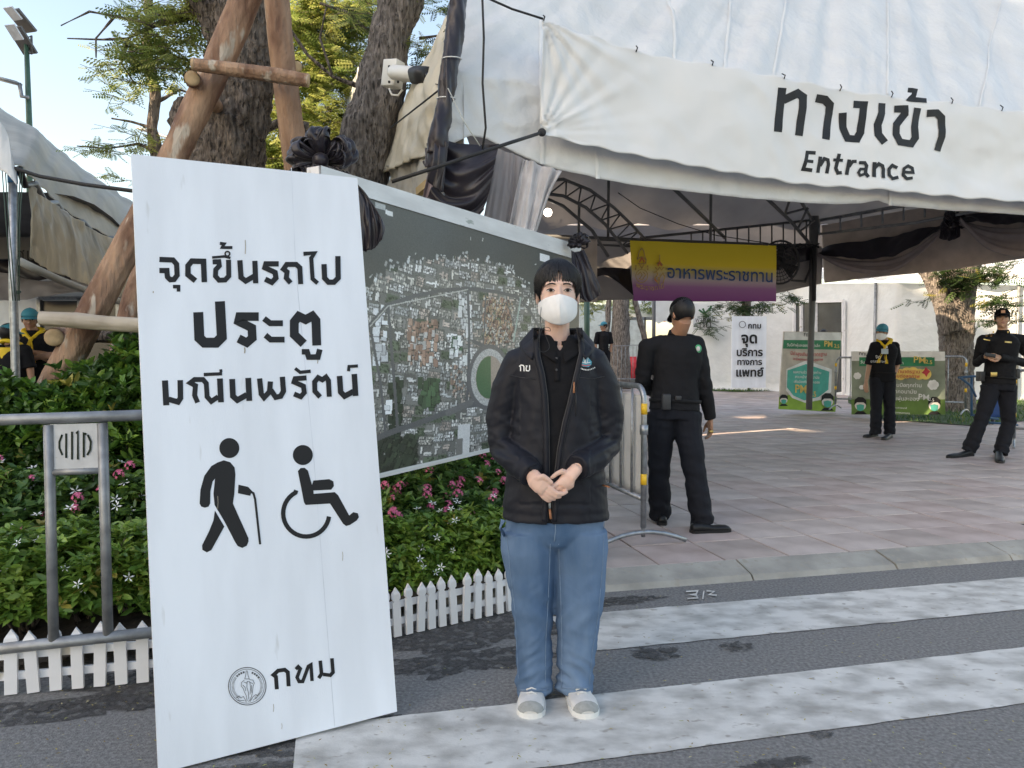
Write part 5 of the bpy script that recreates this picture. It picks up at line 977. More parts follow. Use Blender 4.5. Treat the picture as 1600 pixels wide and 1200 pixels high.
lm = bpy.data.materials.new('lamp_glow'); lm.use_nodes = True; lm.node_tree.nodes['Principled BSDF'].inputs['Emission Color'].default_value = (1, .97, .92, 1); lm.node_tree.nodes['Principled BSDF'].inputs['Emission Strength'].default_value = 4
MB().ell(P(856, 332, 9.2), (.05, .05, .05)).build('bulb', lm, li)
# yellow and purple banner
yb = thing('food_banner', 'yellow to purple banner with blue Thai lettering and two gold emblems hanging inside the tent', 'banner', P(1100, 425, 10.2))
Yq = lambda x: 9.9 + (x - 984) / 228 * .62
def ym(name):
    m = bpy.data.materials.new(name); m.use_nodes = True; n = m.node_tree; b = n.nodes['Principled BSDF']; tc = n.nodes.new('ShaderNodeTexCoord'); sx = n.nodes.new('ShaderNodeSeparateXYZ'); n.links.new(tc.outputs['Generated'], sx.inputs[0])
    cr = n.nodes.new('ShaderNodeValToRGB'); n.links.new(sx.outputs[2], cr.inputs[0]); e = cr.color_ramp.elements; e[0].position = .02; e[0].color = (.19, .03, .20, 1); e[1].position = .62; e[1].color = (.80, .62, .03, 1)
    q = e.new(.25); q.color = (.30, .12, .32, 1); q = e.new(.38); q.color = (.50, .42, .46, 1); q = e.new(.52); q.color = (.64, .54, .18, 1)
    n.links.new(cr.outputs[0], b.inputs[0]); b.inputs['Roughness'].default_value = .6; return m
yc = [(984, 376), (1213, 384)]; yd = [(990, 468), (1212, 471)]
def ypt(x, y, l=0):
    q = P(x, y, Yq(x)); f = .02 * noise.noise(Vector((q.x * 2.5, q.z * 2, 5))); return q + Vector((.05, -1, 0)) * (.0 + f + l)
mb = MB().grid(50, 20, lambda u, v: ypt(984 + 229 * u + (6 * v * (1 - u)), (470 + 1 * u) * v + (376 + 8 * u) * (1 - v))); mb.build('sheet', ym('yellow_purple_print'), yb)
q0, q1 = ypt(1042, 434), ypt(1206, 441); ux = (q1 - q0).normalized(); text('blue_lettering', 'อาหารพระราชทาน', ypt(1124, 438), ux, Vector((0, 0, 1)), (q1 - q0).length, mat('blue_print', (.02, .07, .22), .6), yb, off=.012, lift=.055)
M_gold = mat('gold_print', (.42, .26, .08), .6, .2, 40, col2=(.6, .42, .1)); M_org = mat('orange_print', (.55, .16, .05), .6); M_purp = mat('purple_print', (.12, .04, .10), .6)
zy = lambda x, y: (980 + x / 6.667, 370 + y / 6.667)
def yp(x, y, l): 
    return ypt(x, y, .03 + l * .0008)
em = [([(143, 120), (165, 150), (175, 200), (190, 240)], 12), ([(140, 125), (118, 160), (108, 210), (98, 240)], 12), ([(100, 240), (130, 215), (155, 215), (190, 245), (185, 280), (140, 285), (105, 280)], 14), ([(85, 300), (80, 350)], 16), ([(205, 300), (208, 350)], 16), ([(120, 290), (145, 330), (170, 290)], 14), ([(330, 190), (332, 260), (340, 300)], 10), ([(300, 290), (330, 270), (362, 300)], 20), ([(285, 320), (310, 350), (330, 320), (350, 350), (375, 320)], 12)]
em += [([(145 + 62 * math.cos(R(a_)), 410 + 68 * math.sin(R(a_))) for a_ in range(0, 361, 20)], 7), ([(100, 400), (130, 370), (150, 400), (120, 440), (150, 450), (185, 400), (160, 370)], 8), ([(270, 380), (300, 360), (310, 400), (280, 430), (310, 480), (320, 420)], 12), ([(320, 500), (335, 420), (365, 380), (385, 420), (365, 490), (345, 500)], 10)]
strokes('gold_emblem', [([zy(*q) for q in p], w_ / 6.667) for p, w_ in em], yp, M_gold, yb); strokes('orange_emblem', [([zy(*q) for q in p], w_ / 6.667) for p, w_ in (([(120, 270), (145, 225), (170, 270)], 16), ([(312, 310), (332, 265), (350, 310)], 14), ([(275, 440), (300, 470)], 12))], lambda x, y, l: yp(x, y, l + 16), M_org, yb)
q0, q1 = ypt(993, 446), ypt(1036, 446); text('gold_lettering', 'พระราชทาน', ypt(1014, 454), ux, Vector((0, 0, 1)), (q1 - q0).length, M_gold, yb, lift=.04, arc=-.04)
# ================================================================ background
def wall_tent(name, label, pts, ztops, zbot=.05, m=None, scallop=True):
    root = thing(name, label, 'tent', pts[0]); mb = MB(); 
    def at(u): x = u * (len(pts) - 1); i = min(int(x), len(pts) - 2); k = x - i; return pts[i].lerp(pts[i + 1], k), ztops[i] + (ztops[i + 1] - ztops[i]) * k
    def fn(u, v): 
        p, z = at(u); return Vector((p.x, p.y - (.15 if v < .03 else 0) + .05 * nz((p.x * .6, v, 2)) + .03 * noise.noise(Vector((p.x * 2.5, v * 3, 1))), zbot + (z - zbot) * v))
    mb.grid(120, 24, fn); mb.build('side_wall', m or M_tent, root)
    def rf(u, v): 
        p, z = at(u); zz = z + .12 - .09 * abs(math.sin(u * 60)) * (1 if v == 0 else 0)
        return Vector((p.x, p.y - .25 - .1 * (v == 0) + 5.0 * max(0, v - .12), zz + (.25 * v / .12 if v < .12 else .25 + 1.5 * (v - .12)))) + Vector((0, .04 * noise.noise(Vector((p.x * 3, v * 3, 6))), 0))
    MB().grid(240, 12, rf).build('roof', m or M_tent, root)
    for u in (.2, .4, .6, .8): p, z = at(u); MB().tube([p + Vector((0, -.1, 0)), p + Vector((0, -.1, z))], .04, 8).build('post', M_dull, root)
    return root
p0, p1, p2, p3 = P(1070, 560, 27.5), P(1240, 560, 25.5), P(1400, 560, 21.5), P(1900, 560, 19)
for p in (p0, p1, p2, p3): p.z = 0
wt = wall_tent('white_hall_tent', 'long white walled tent with a scalloped hem across the back of the plaza', [p0, p1, p2, p3], [3.55, 3.7, 3.35, 2.95])
# window of the hall tent
wp = lambda x, y, d=0: P(x, y, interp(x, [(1070, 27.5), (1240, 25.5), (1400, 21.5)]) - .2 - d)
mb = MB(); [mb.beam(wp(*a_, .05), wp(*b_, .05), .10, .08) for a_, b_ in (((1241, 608), (1241, 472)), ((1241, 472), (1318, 470)), ((1318, 470), (1318, 620)), ((1252, 472), (1252, 600)), ((1275, 474), (1275, 600)))]; mb.build('window_frame', M_white_pl, wt, smooth=False)
MB().add([wp(1241, 606), wp(1318, 618), wp(1318, 472), wp(1241, 474)], [(0, 1, 2, 3)]).build('window_pane', M_glass, wt, smooth=False)
s2 = thing('canopy', 'white pitched canopy roof peeking above the wall at left of the guard', 'canopy', P(1040, 560, 30))
MB().grid(12, 4, lambda u, v: P(1020 + 110 * u, 500 - 36 * (1 - v) + 6 * (v == 1) * abs(math.sin(u * 20)), 29)).build('roof', M_tent, s2); MB().grid(10, 3, lambda u, v: P(1080 + 60 * u, 452 + 20 * v, 29.5)).build('sheet', M_tent, s2)
um = thing('white_umbrella', 'round white canopy behind the far tree trunk', 'canopy', P(1005, 560, 34)); MB().lathe([(0.02, 1.0), (.7, .75), (1.4, .3), (1.5, 0)], P(1008, 498, 34)).build('top', M_tent, um); MB().tube([P(1008, 475, 34), P(1008, 592, 34)], .04, 6).build('pole', M_dull, um)
ww = thing('white_wall', 'plain pale wall far behind the plaza left of the guard', 'wall', P(930, 585, 38)); MB().box(P(930, 532, 38), (5.0, .2, 3.6)).build('wall', mat('pale_wall', (.5, .56, .56), .8), ww, smooth=False)
wb = thing('hotel_banner', 'white printed banner with green leaf marks hanging on the far tent', 'banner', P(1100, 500, 27)); MB().grid(8, 4, lambda u, v: P(1083 + 37 * u, 474 + 43 * v, 26.9) + Vector((0, .02 * math.sin(u * 9), 0))).build('sheet', M_banner, wb)
strokes('leaf_mark', [([(1092, 484), (1100, 490), (1108, 484), (1112, 478)], 3), ([(1098, 482), (1103, 492), (1108, 495)], 3)], lambda x, y, l: P(x, y, 26.8), mat('dark_green_print', (.03, .12, .05), .6), wb); text('grey_lettering', 'พาณิชย์', P(1102, 503, 26.8), Vector((1, 0, 0)), Vector((0, 0, 1)), .7, M_seal_ink, wb); text('grey_lettering', 'ที่ดี', P(1102, 512, 26.8), Vector((1, 0, 0)), Vector((0, 0, 1)), .4, M_seal_ink, wb)
def upright_sign(name, label, x0, x1, y0, y1, Y, m, th=.05):
    root = thing(name, label, 'sign', P((x0 + x1) / 2, y1, Y)); p, q = P(x0, y1, Y), P(x1, y0, Y)
    MB().box((p + q) / 2 + Vector((0, th / 2, 0)), (q.x - p.x, th, q.z - p.z)).build('board_panel', m, root, smooth=False); MB().beam(Vector(((p.x + q.x) / 2, Y + th + .02, q.z - .3)), Vector(((p.x + q.x) / 2, Y + .7, p.z)), .05, .05).build('prop', M_dull, root); return root
ms = upright_sign('medical_sign', 'white upright sign with black Thai lettering about medical service, far across the plaza', 1143, 1198, 494, 606, 22, M_board)
ex, ez = Vector((1, 0, 0)), Vector((0, 0, 1))
for s_, y, w_ in (('กทม', 513, .38), ('จุด', 536, .46), ('บริการ', 556, .76), ('ทางการ', 570, .72), ('แพทย์', 588, .80)):
    text('black_lettering', s_, P(1171 if y > 520 else 1179, y, 21.96), ex, ez, w_, M_ink, ms, off=.03)
mb = MB(); ringd(mb, 1160, 507, 5, 1, lambda x, y, l: P(x, y, 21.95), 0, 24); mb.build('round_seal', M_seal_ink, ms)
# PM2.5 standing sign
M_pg = mat('print_cream', (.52, .47, .40), .6); M_green = mat('print_green', (.02, .22, .10), .6); M_teal = mat('print_teal', (.06, .42, .34), .6); M_lime = mat('print_lime', (.25, .42, .05), .6); M_redp = mat('print_red', (.5, .04, .05), .6); M_whitep = mat('print_white', (.78, .78, .76), .6); M_yelp = mat('print_yellow', (.75, .55, .15), .6); M_skinp = mat('print_skin', (.75, .70, .66), .6)
PY = 15.6; pms = thing('dust_warning_sign', 'standing cream and green air pollution sign with a teal face mask drawing', 'sign', P(1262, 640, PY))
PT = lambda x, y, l=0: P(x, y, PY + (1222 - x) * -.004) + Vector((0, -.004 * (1 + l), 0))
c4 = [PT(1217, 638), PT(1303, 644), PT(1316, 519), PT(1225, 518)]; bk4 = [q + Vector((0, .06, 0)) for q in c4]
MB().add(c4 + bk4, [(0, 1, 2, 3), (7, 6, 5, 4), (0, 4, 5, 1), (1, 5, 6, 2), (2, 6, 7, 3), (3, 7, 4, 0)]).build('board_panel', M_pg, pms, smooth=False)
zp = lambda x, y: (1200 + x / 5.333, 500 + y / 5.333); pq = lambda x, y, l: PT(*zp(x, y), l)
def flat(name, pts, m, par, l, pj=pq): mb = MB(); poly(mb, pts, pj, l); return mb.build(name, m, par, smooth=False)
flat('white_strip', [(137, 100), (612, 105), (606, 170), (132, 165)], M_whitep, pms, 1); flat('green_strip', [(128, 166), (606, 170), (600, 248), (122, 238)], M_green, pms, 2)
flat('lime_base', [(92, 640), (300, 600), (575, 640), (560, 765), (86, 742)], M_lime, pms, 1)
flat('mask_outline', [(150, 410), (315, 335), (530, 410), (525, 600), (440, 665), (310, 690), (200, 650), (150, 590)], M_whitep, pms, 2); flat('mask_shape', [(160, 420), (315, 367), (508, 430), (500, 580), (420, 640), (300, 670), (210, 630), (156, 560)], M_teal, pms, 3)
def figure(cx, cy, s, par, pj, l=4):
    mb = MB(); disc(mb, cx, cy, 52 * s, pj, l, 24, 44 * s); mb.build('cartoon_face', M_skinp, par, smooth=False); 
    flat('cartoon_hair', [(cx - 58 * s, cy - 5 * s), (cx - 52 * s, cy - 55 * s), (cx - 20 * s, cy - 80 * s), (cx + 25 * s, cy - 78 * s), (cx + 55 * s, cy - 50 * s), (cx + 58 * s, cy - 5 * s), (cx + 30 * s, cy - 30 * s), (cx - 30 * s, cy - 30 * s)], M_ink, par, l + 1, pj)
    flat('cartoon_mask', [(cx - 36 * s, cy - 4 * s), (cx, cy - 14 * s), (cx + 36 * s, cy - 4 * s), (cx + 30 * s, cy + 40 * s), (cx, cy + 50 * s), (cx - 30 * s, cy + 40 * s)], M_teal, par, l + 1, pj); flat('cartoon_shoulders', [(cx - 60 * s, cy + 80 * s), (cx - 30 * s, cy + 52 * s), (cx + 30 * s, cy + 52 * s), (cx + 60 * s, cy + 80 * s)], M_ink, par, l, pj)
figure(128, 668, .60, pms, pq); figure(492, 682, .92, pms, pq)
def tx(s_, cx, cy, wpx, m, par, pj=pq, off=.008, sc=5.333, D=PY, l=6, arc=0):
    o = pj(cx, cy, l); e = pj(cx + wpx / 2, cy + 4, l); return text('print_lettering', s_, o, (e - o).normalized(), ez, wpx / sc / F * D, m, par, off=off, arc=arc)
tx('กทม', 335, 140, 95, M_ink, pms); tx('วันนี้ค่าฝุ่นละอองขนาดเล็ก', 292, 222, 320, M_whitep, pms); tx('PM', 498, 222, 80, M_yelp, pms, off=.02); tx('2.5', 568, 232, 50, M_yelp, pms, off=.015)
tx('มีค่าสูงเกินค่ามาตรฐาน', 335, 300, 350, M_redp, pms, arc=-.02); tx('จะมีผลกระทบต่อสุขภาพ', 330, 342, 290, M_redp, pms, arc=-.02)
tx('ขอความร่วมมือทุกท่าน', 322, 446, 270, M_whitep, pms); tx('สวมหน้ากากอนามัย', 322, 486, 235, M_whitep, pms); tx('เพื่อป้องกันฝุ่นละออง', 318, 526, 250, M_whitep, pms); tx('PM', 270, 606, 112, M_yelp, pms, off=.02); tx('2.5', 366, 636, 72, M_yelp, pms, off=.015)
# far barrier with banner
fb = barrier('grey crowd barrier behind the dust warning banner at the right', P(1305, 640, 15.2) * 1, P(1508, 648, 13.6), 1.05, 7, feet=True, group=None)
BA, BB = Vector((P(1305, 640, 15.2).x, 15.2, 0)), Vector((P(1508, 648, 13.6).x, 13.6, 0)); bd = (BB - BA).normalized(); bnn = Vector((bd.y, -bd.x, 0))
db = thing('dust_warning_banner', 'green and grey air pollution banner tied on the barrier behind the volunteer', 'banner', P(1400, 645, 14.4))
def dq(x, y, l=0):
    q = RP(x, y, P(1305, 600, 15.2), bnn); return q + bnn * (.05 + .004 * l + .012 * noise.noise(Vector((q.x * 4, q.z * 3, 0))))
dz = lambda x, y, l=0: dq(*zp(x, y), l)
MB().grid(40, 16, lambda u, v: dz(703 + 780 * u, 262 + (525 + 0 * u) * v)).build('sheet', mat('print_sage', (.24, .28, .21), .6, .3, 2), db)
def strip(name, x0, y0, x1, y1, m, l): return MB().grid(16, 4, lambda u, v: dz(x0 + (x1 - x0) * u, y0 + (y1 - y0) * v, l)).build(name, m, db)
strip('white_strip', 705, 264, 1481, 340, M_whitep, 1); strip('green_strip', 770, 310, 1396, 384, M_green, 3); strip('lime_base', 703, 660, 1483, 786, mat('print_dark_lime', (.12, .22, .05), .6), 1)
mb = MB(); [disc(mb, x, 445 + 10 * math.sin(x), 48, dz, 3 + i * .05, 20, 46) for i, x in enumerate(range(1010, 1330, 52))]; mb.build('cream_cloud', M_yelp, db, smooth=False)
for j, (cx, cy, r_) in enumerate(((755, 465, 30), (790, 560, 20), (1385, 540, 44), (1390, 285, 30))):
    mb = MB(); [disc(mb, cx + r_ * .6 * math.cos(k), cy + r_ * .5 * math.sin(k), r_ * .5, dz, 4 + k * .05, 14) for k in range(7)]; mb.build('white_dust_puff', M_whitep, db, smooth=False)
flat('red_burst', [(1325, 390), (1345, 415), (1362, 430), (1345, 445), (1330, 475), (1315, 450), (1290, 440), (1310, 420)], M_redp, db, 6, dz)
figure(780, 712, .9, db, dz); figure(1395, 712, .92, db, dz)
for s_, cx, cy, w_, m in (('กทม', 810, 295, 75, M_ink), ('วันนี้ค่าฝุ่นละอองขนาดเล็ก', 960, 365, 350, M_whitep), ('PM', 1275, 358, 90, M_yelp), ('2.5', 1352, 364, 50, M_yelp), ('มีค่าสูงเกินค่ามาตรฐาน', 1090, 440, 350, M_redp), ('มีผลกระทบต่อสุขภาพ', 1100, 478, 330, M_redp), ('ขอความร่วมมือทุกท่าน', 1090, 555, 380, M_whitep), ('สวมหน้ากากอนามัย', 1070, 608, 340, M_whitep), ('ป้องกันฝุ่นละออง', 1110, 668, 300, M_whitep), ('PM', 1310, 664, 80, M_whitep), ('2.5', 1374, 674, 40, M_whitep), ('ด้วยความปรารถนาดี', 1090, 735, 150, M_whitep), ('กรุงเทพมหานคร', 1120, 778, 140, M_whitep)):
    tx(s_, cx, cy, w_ * .97, m, db, dz, D=14.4, l=9)
# right tree
rt_ = thing('old_tree', 'old tree with rough grey bark and a forked limb at the right behind the barrier', 'tree', P(1490, 640, 16.6))
mb = MB(); limb(mb, [(1490, 665, 80), (1490, 640, 62), (1492, 600, 52), (1495, 540, 48), (1497, 470, 50), (1500, 430, 54), (1505, 380, 50), (1510, 250, 44)], 16.6, 26, 8)
limb(mb, [(1484, 520, 34), (1476, 480, 30), (1462, 450, 26), (1448, 425, 24), (1425, 380, 20), (1400, 300, 16)], 16.4, 18, 6); link('trunk', barkify(mb, .05, 4, .04), M_bark_grey, rt_)
crown(rt_, [(1500, 436, 16, 26, 26), (1530, 430, 16, 24, 24), (1560, 425, 16, 20, 16), (1545, 470, 15.6, 16, 14), (1570, 480, 15.6, 14, 12), (1555, 500, 15.6, 10, 8), (1445, 470, 16, 8, 3), (1585, 500, 15.6, 8, 4), (1470, 420, 16, 20, 14)], 9, .26, pal=PAL_D)
ot = thing('small_tree', 'small leafy tree in front of the far tent behind the guard', 'tree', P(1165, 600, 24)); mb = MB(); limb(mb, [(1168, 600, 14), (1166, 500, 14), (1168, 400, 14)], 24, 10); link('trunk', barkify(mb, .03, 4), M_bark, ot)
crown(ot, [(1165, 482, 23.8, 20, 26), (1140, 480, 23.8, 14, 14), (1190, 478, 23.8, 14, 14), (1100, 500, 26.5, 14, 10), (1110, 515, 26.5, 12, 8), (1235, 462, 22, 20, 14)], 10, .3, pal=PAL_D)
ft = thing('far_tree', 'broad tree trunk with a white guy rope beyond the plaza left of the guard', 'tree', P(968, 600, 26)); mb = MB(); limb(mb, [(968, 608, 40), (968, 560, 32), (970, 500, 28), (970, 440, 26), (972, 360, 24)], 26, 16); limb(mb, [(1020, 600, 10), (1005, 520, 10), (990, 460, 9)], 26, 8); limb(mb, [(940, 600, 9), (950, 500, 9), (954, 440, 8)], 26, 8); link('trunk', barkify(mb, .05, 3), M_bark_grey, ft)
crown(ft, [(930, 470, 30, 30, 40), (1000, 470, 32, 30, 40), (1040, 470, 34, 24, 24), (960, 462, 30, 24, 20), (905, 465, 30, 16, 14)], 11, .35)
bf = thing('dark_fence', 'row of dark steel crowd barriers far behind the guard', 'fence', P(980, 600, 20)); mb = MB()
for (x0, x1) in ((948, 1000), (1002, 1060)):
    mb.tube([P(x0, 600, 21), P(x0, 541, 21), P(x1, 539, 21), P(x1, 600, 21)], .02, 6); mb.tube([P(x0, 592, 21), P(x1, 592, 21)], .015, 6); [mb.tube([P(x, 592, 21), P(x, 541, 21)], .009, 5) for x in range(x0 + 5, x1, 6)]
mb.build('bars', M_dull, bf)
gp = thing('green_post', 'dark green post beyond the woman\'s shoulder', 'post', P(917, 590, 18)); MB().tube([P(917, 600, 18), P(917, 440, 18)], .07, 10).build('post', M_pole, gp)
bpst = thing('thin_post', 'thin dark post under the yellow banner', 'post', P(1021, 590, 20)); MB().tube([P(1021, 600, 20), P(1022, 440, 20)], .05, 8).build('post', M_dark_steel, bpst)
pk = thing('pink_sheet', 'bright pink and red stall goods far behind the fence', 'stall', P(1000, 570, 28)); MB().box(P(992, 574, 28), (.5, .4, .8)).build('red_box', mat('red_cloth', (.6, .04, .06), .6), pk); MB().box(P(1033, 486, 36), (.5, .3, 1.0)).build('pink_cloth', mat('pink_cloth', (.7, .1, .3), .6), pk)
def grassbed(name, pts, z=.1, seed=0, n=5000):
    o = struct(MB().add([Vector((x, y, ZP + .012)) for x, y in pts], [tuple(range(len(pts)))]).build(name, mat('turf', (.04, .08, .025), .9, .4, 9), None, smooth=False))
    rng = np.random.default_rng(seed); P_ = np.array(pts); lo, hi = P_.min(0), P_.max(0); q = rng.uniform(lo, hi, (n * 2, 2)); 
    def inside(x, y):
        c = False; m = len(pts); j = m - 1
        for i in range(m):
            if (pts[i][1] > y) != (pts[j][1] > y) and x < (pts[j][0] - pts[i][0]) * (y - pts[i][1]) / (pts[j][1] - pts[i][1]) + pts[i][0]: c = not c
            j = i
        return c
    q = np.array([p for p in q if inside(*p)])[:n]; m = len(q); pos = np.column_stack([q, np.full(m, ZP + .01)]); d_ = np.column_stack([rng.normal(size=(m, 2)) * .4, np.ones(m)]); X, Y, Z = frames(d_, rng, 0)
    me = inst([(0, -.1, 0), (0, .1, 0), (1, 0, .15)], [(0, 1, 2)], pos, X, Y, Z, .08 * (.6 + .8 * rng.random(m)), leaf_cols(m, rng, [(.05, .11, .03), (.08, .15, .04)], 3), 'grass'); stuff(link('grass', me, M_grass, None, False))['label'] = 'short green grass blades on the verge'
gg = lambda x, y: tuple(G(x, y, ZP)[:2])
grassbed('grass_verge', [gg(1325, 630), gg(1380, 656), gg(1520, 666), gg(1640, 655), gg(1640, 624), gg(1325, 622)], seed=1); grassbed('grass_verge', [gg(1070, 609), gg(1150, 613), gg(1225, 611), gg(1225, 603), gg(1070, 601)], seed=2, n=4000)
# wheelchair and barrier beside the officer
wc = thing('wheelchair', 'folded blue and black wheelchair behind the officer at the right edge', 'wheelchair', P(1560, 670, 10.6))
k = 10.6 / F; M_blue = mat('blue_cloth', (.03, .09, .28), .6); M_bf = mat('blue_frame', (.03, .10, .20), .4)
mb = MB(); [mb.tube([P(*q) for q in pts], 1.8 * k, 8) for pts in ([(1497, 590, 10.5), (1520, 588, 10.5), (1545, 588, 10.6)], [(1518, 590, 10.5), (1518, 650, 10.5)], [(1540, 590, 10.6), (1540, 662, 10.6)], [(1545, 660, 10.6), (1590, 664, 10.7)], [(1518, 648, 10.5), (1560, 655, 10.5)], [(1500, 590, 10.4), (1516, 602, 10.4), (1525, 620, 10.4)])]; mb.build('frame', M_bf, wc)
MB().grid(6, 6, lambda u, v: P(1545 + 24 * u, 608 + 44 * v, 10.6 + .05 * math.sin(u * 3))).build('seat_cloth', M_blue, wc, solid=.01)
for cx in (1585, 1552):
    c_ = P(cx, 632, 10.9); mb = MB(); mb.tube([c_ + Vector((.1 * math.cos(k_ * .2618), .12 * math.cos(k_ * .2618), .28 * math.sin(k_ * .2618))) * 1 for k_ in range(25)], .014, 6); mb.build('wheel', M_black, wc)
barrier('grey crowd barrier with yellow bands at the right edge behind the officer', G(1584, 698, ZP), G(1584, 698, ZP) + Vector((.75, -.5, 0)) * 1.6, 1.03, 6, zb=.25)
# ---------------------------------------------------------------- unseen blocks added outside the frame to cast shade over the entrance
sb = thing('shade_blocker', 'added unseen blocks behind the camera at left, shaped to shade the entrance', 'blocker', (-48, 0, 0))
M_blocker = mat('blocker_plaster', (.55, .52, .46), .8, .1, .5)
for nm_, y0, y1, hh_ in (('block', -34, -19.9, 40.5), ('low_block', -19.85, -13.7, 31.2), ('tall_block', -13.65, 7, 41)): MB().box((-48, (y0 + y1) / 2, hh_ / 2), (6, y1 - y0, hh_)).build(nm_, M_blocker, sb, smooth=False)  # heights of the added blocks set which parts the sun still reaches
for j in range(9):
    for i in range(6): MB().box((-44.97, -32 + j * 4.2, 3 + i * 4.4), (.06, 1.6, 1.8)).build('blocker_window', M_glass, sb, smooth=False)  # window panes dressing the added shade blocks
# ================================================================ people
from mathutils.bvhtree import BVHTree
def skinm(name, c): return mat(name, c, .5, .06, 30, .08, 300, sss=.12, spec=.4)
M_skin = skinm('skin_light', (.70, .46, .37)); M_skin2 = skinm('skin_tan', (.36, .19, .12)); M_skin3 = skinm('skin_mid', (.45, .26, .17))
M_hair = mat('black_hair', (.007, .006, .007), .42, .3, 40, .3, 200, stretch=(4, 4, .3), spec=.35)
M_jkt = mat('navy_black_nylon', (.011, .012, .018), .55, .04, 6, .12, 60, dist=.004, sheen=.03, spec=.24); M_shirt = mat('black_knit', (.009, .009, .011), .85, .1, 200, .1, 400, spec=.2)
M_denim = mat('blue_denim', (.055, .115, .215), .9, .1, 3.2, .5, 500, col2=(.18, .27, .40), detail=12, dist=.003, stretch=(1.2, 1.2, .5), fac=(.34, .66), spec=.2); M_denim_l = mat('denim_seam', (.15, .225, .33), .85, .1, 60)
M_unif = mat('black_uniform', (.008, .008, .010), .8, .08, 8, .2, 60, dist=.004, spec=.25); M_trous = mat('navy_trousers', (.010, .011, .016), .8, .08, 8, .2, 60, dist=.004, spec=.25)
M_shoe_w = mat('white_shoe', (.66, .65, .63), .55, .08, 20, .15, 200); M_shoe_g = mat('grey_suede', (.30, .31, .30), .8, .1, 60); M_sole = mat('white_rubber', (.72, .72, .70), .5, .05, 10); M_shoe_b = mat('black_leather', (.012, .012, .013), .42, .1, 10, spec=.35); M_belt = mat('belt_leather', (.008, .008, .009), .7, .1, 10, spec=.25)
M_capb = mat('black_cap', (.007, .007, .008), .95, .1, 60, .1, 300, spec=.08); M_scarf = mat('yellow_scarf', (.78, .52, .02), .6, .1, 10); M_tcap = mat('teal_cap', (.04, .26, .34), .7); M_mask = mat('white_mask', (.82, .81, .80), .7, .02, 60, .1, 500)
M_eye = mat('eye_white', (.50, .45, .42), .4); M_iris = mat('dark_iris', (.010, .007, .006), .4, spec=.2); M_brow = mat('dark_brow', (.03, .022, .018), .8); M_lip = mat('lip', (.42, .17, .14), .5); M_leather = mat('tan_leather', (.36, .15, .07), .5); M_brass = mat('brass', (.6, .42, .15), .3, metal=.9)
M_bw = mat('white_embroidery', (.75, .75, .73), .7); M_tealp = mat('teal_embroidery', (.06, .32, .42), .7); M_redb = mat('red_embroidery', (.55, .10, .10), .7)
def proj(p):
    x, y, z_ = p[0], p[1], p[2] - CH; fw = y * math.cos(PITCH) - z_ * math.sin(PITCH); up = y * math.sin(PITCH) + z_ * math.cos(PITCH); return 800 + F * x / fw, 600 - F * up / fw
def bvh_of(me): return BVHTree.FromPolygons([v.co.copy() for v in me.vertices], [tuple(p.vertices) for p in me.polygons])
FBY = [2.7]
def on(bv, px, py, lift=.002, fallback=None):
    d = ray(px, py).normalized(); r = bv.ray_cast(Vector((0, 0, CH)), d)
    if r[0] is None: return fallback or P(px, py, FBY[0])
    return r[0] - d * lift
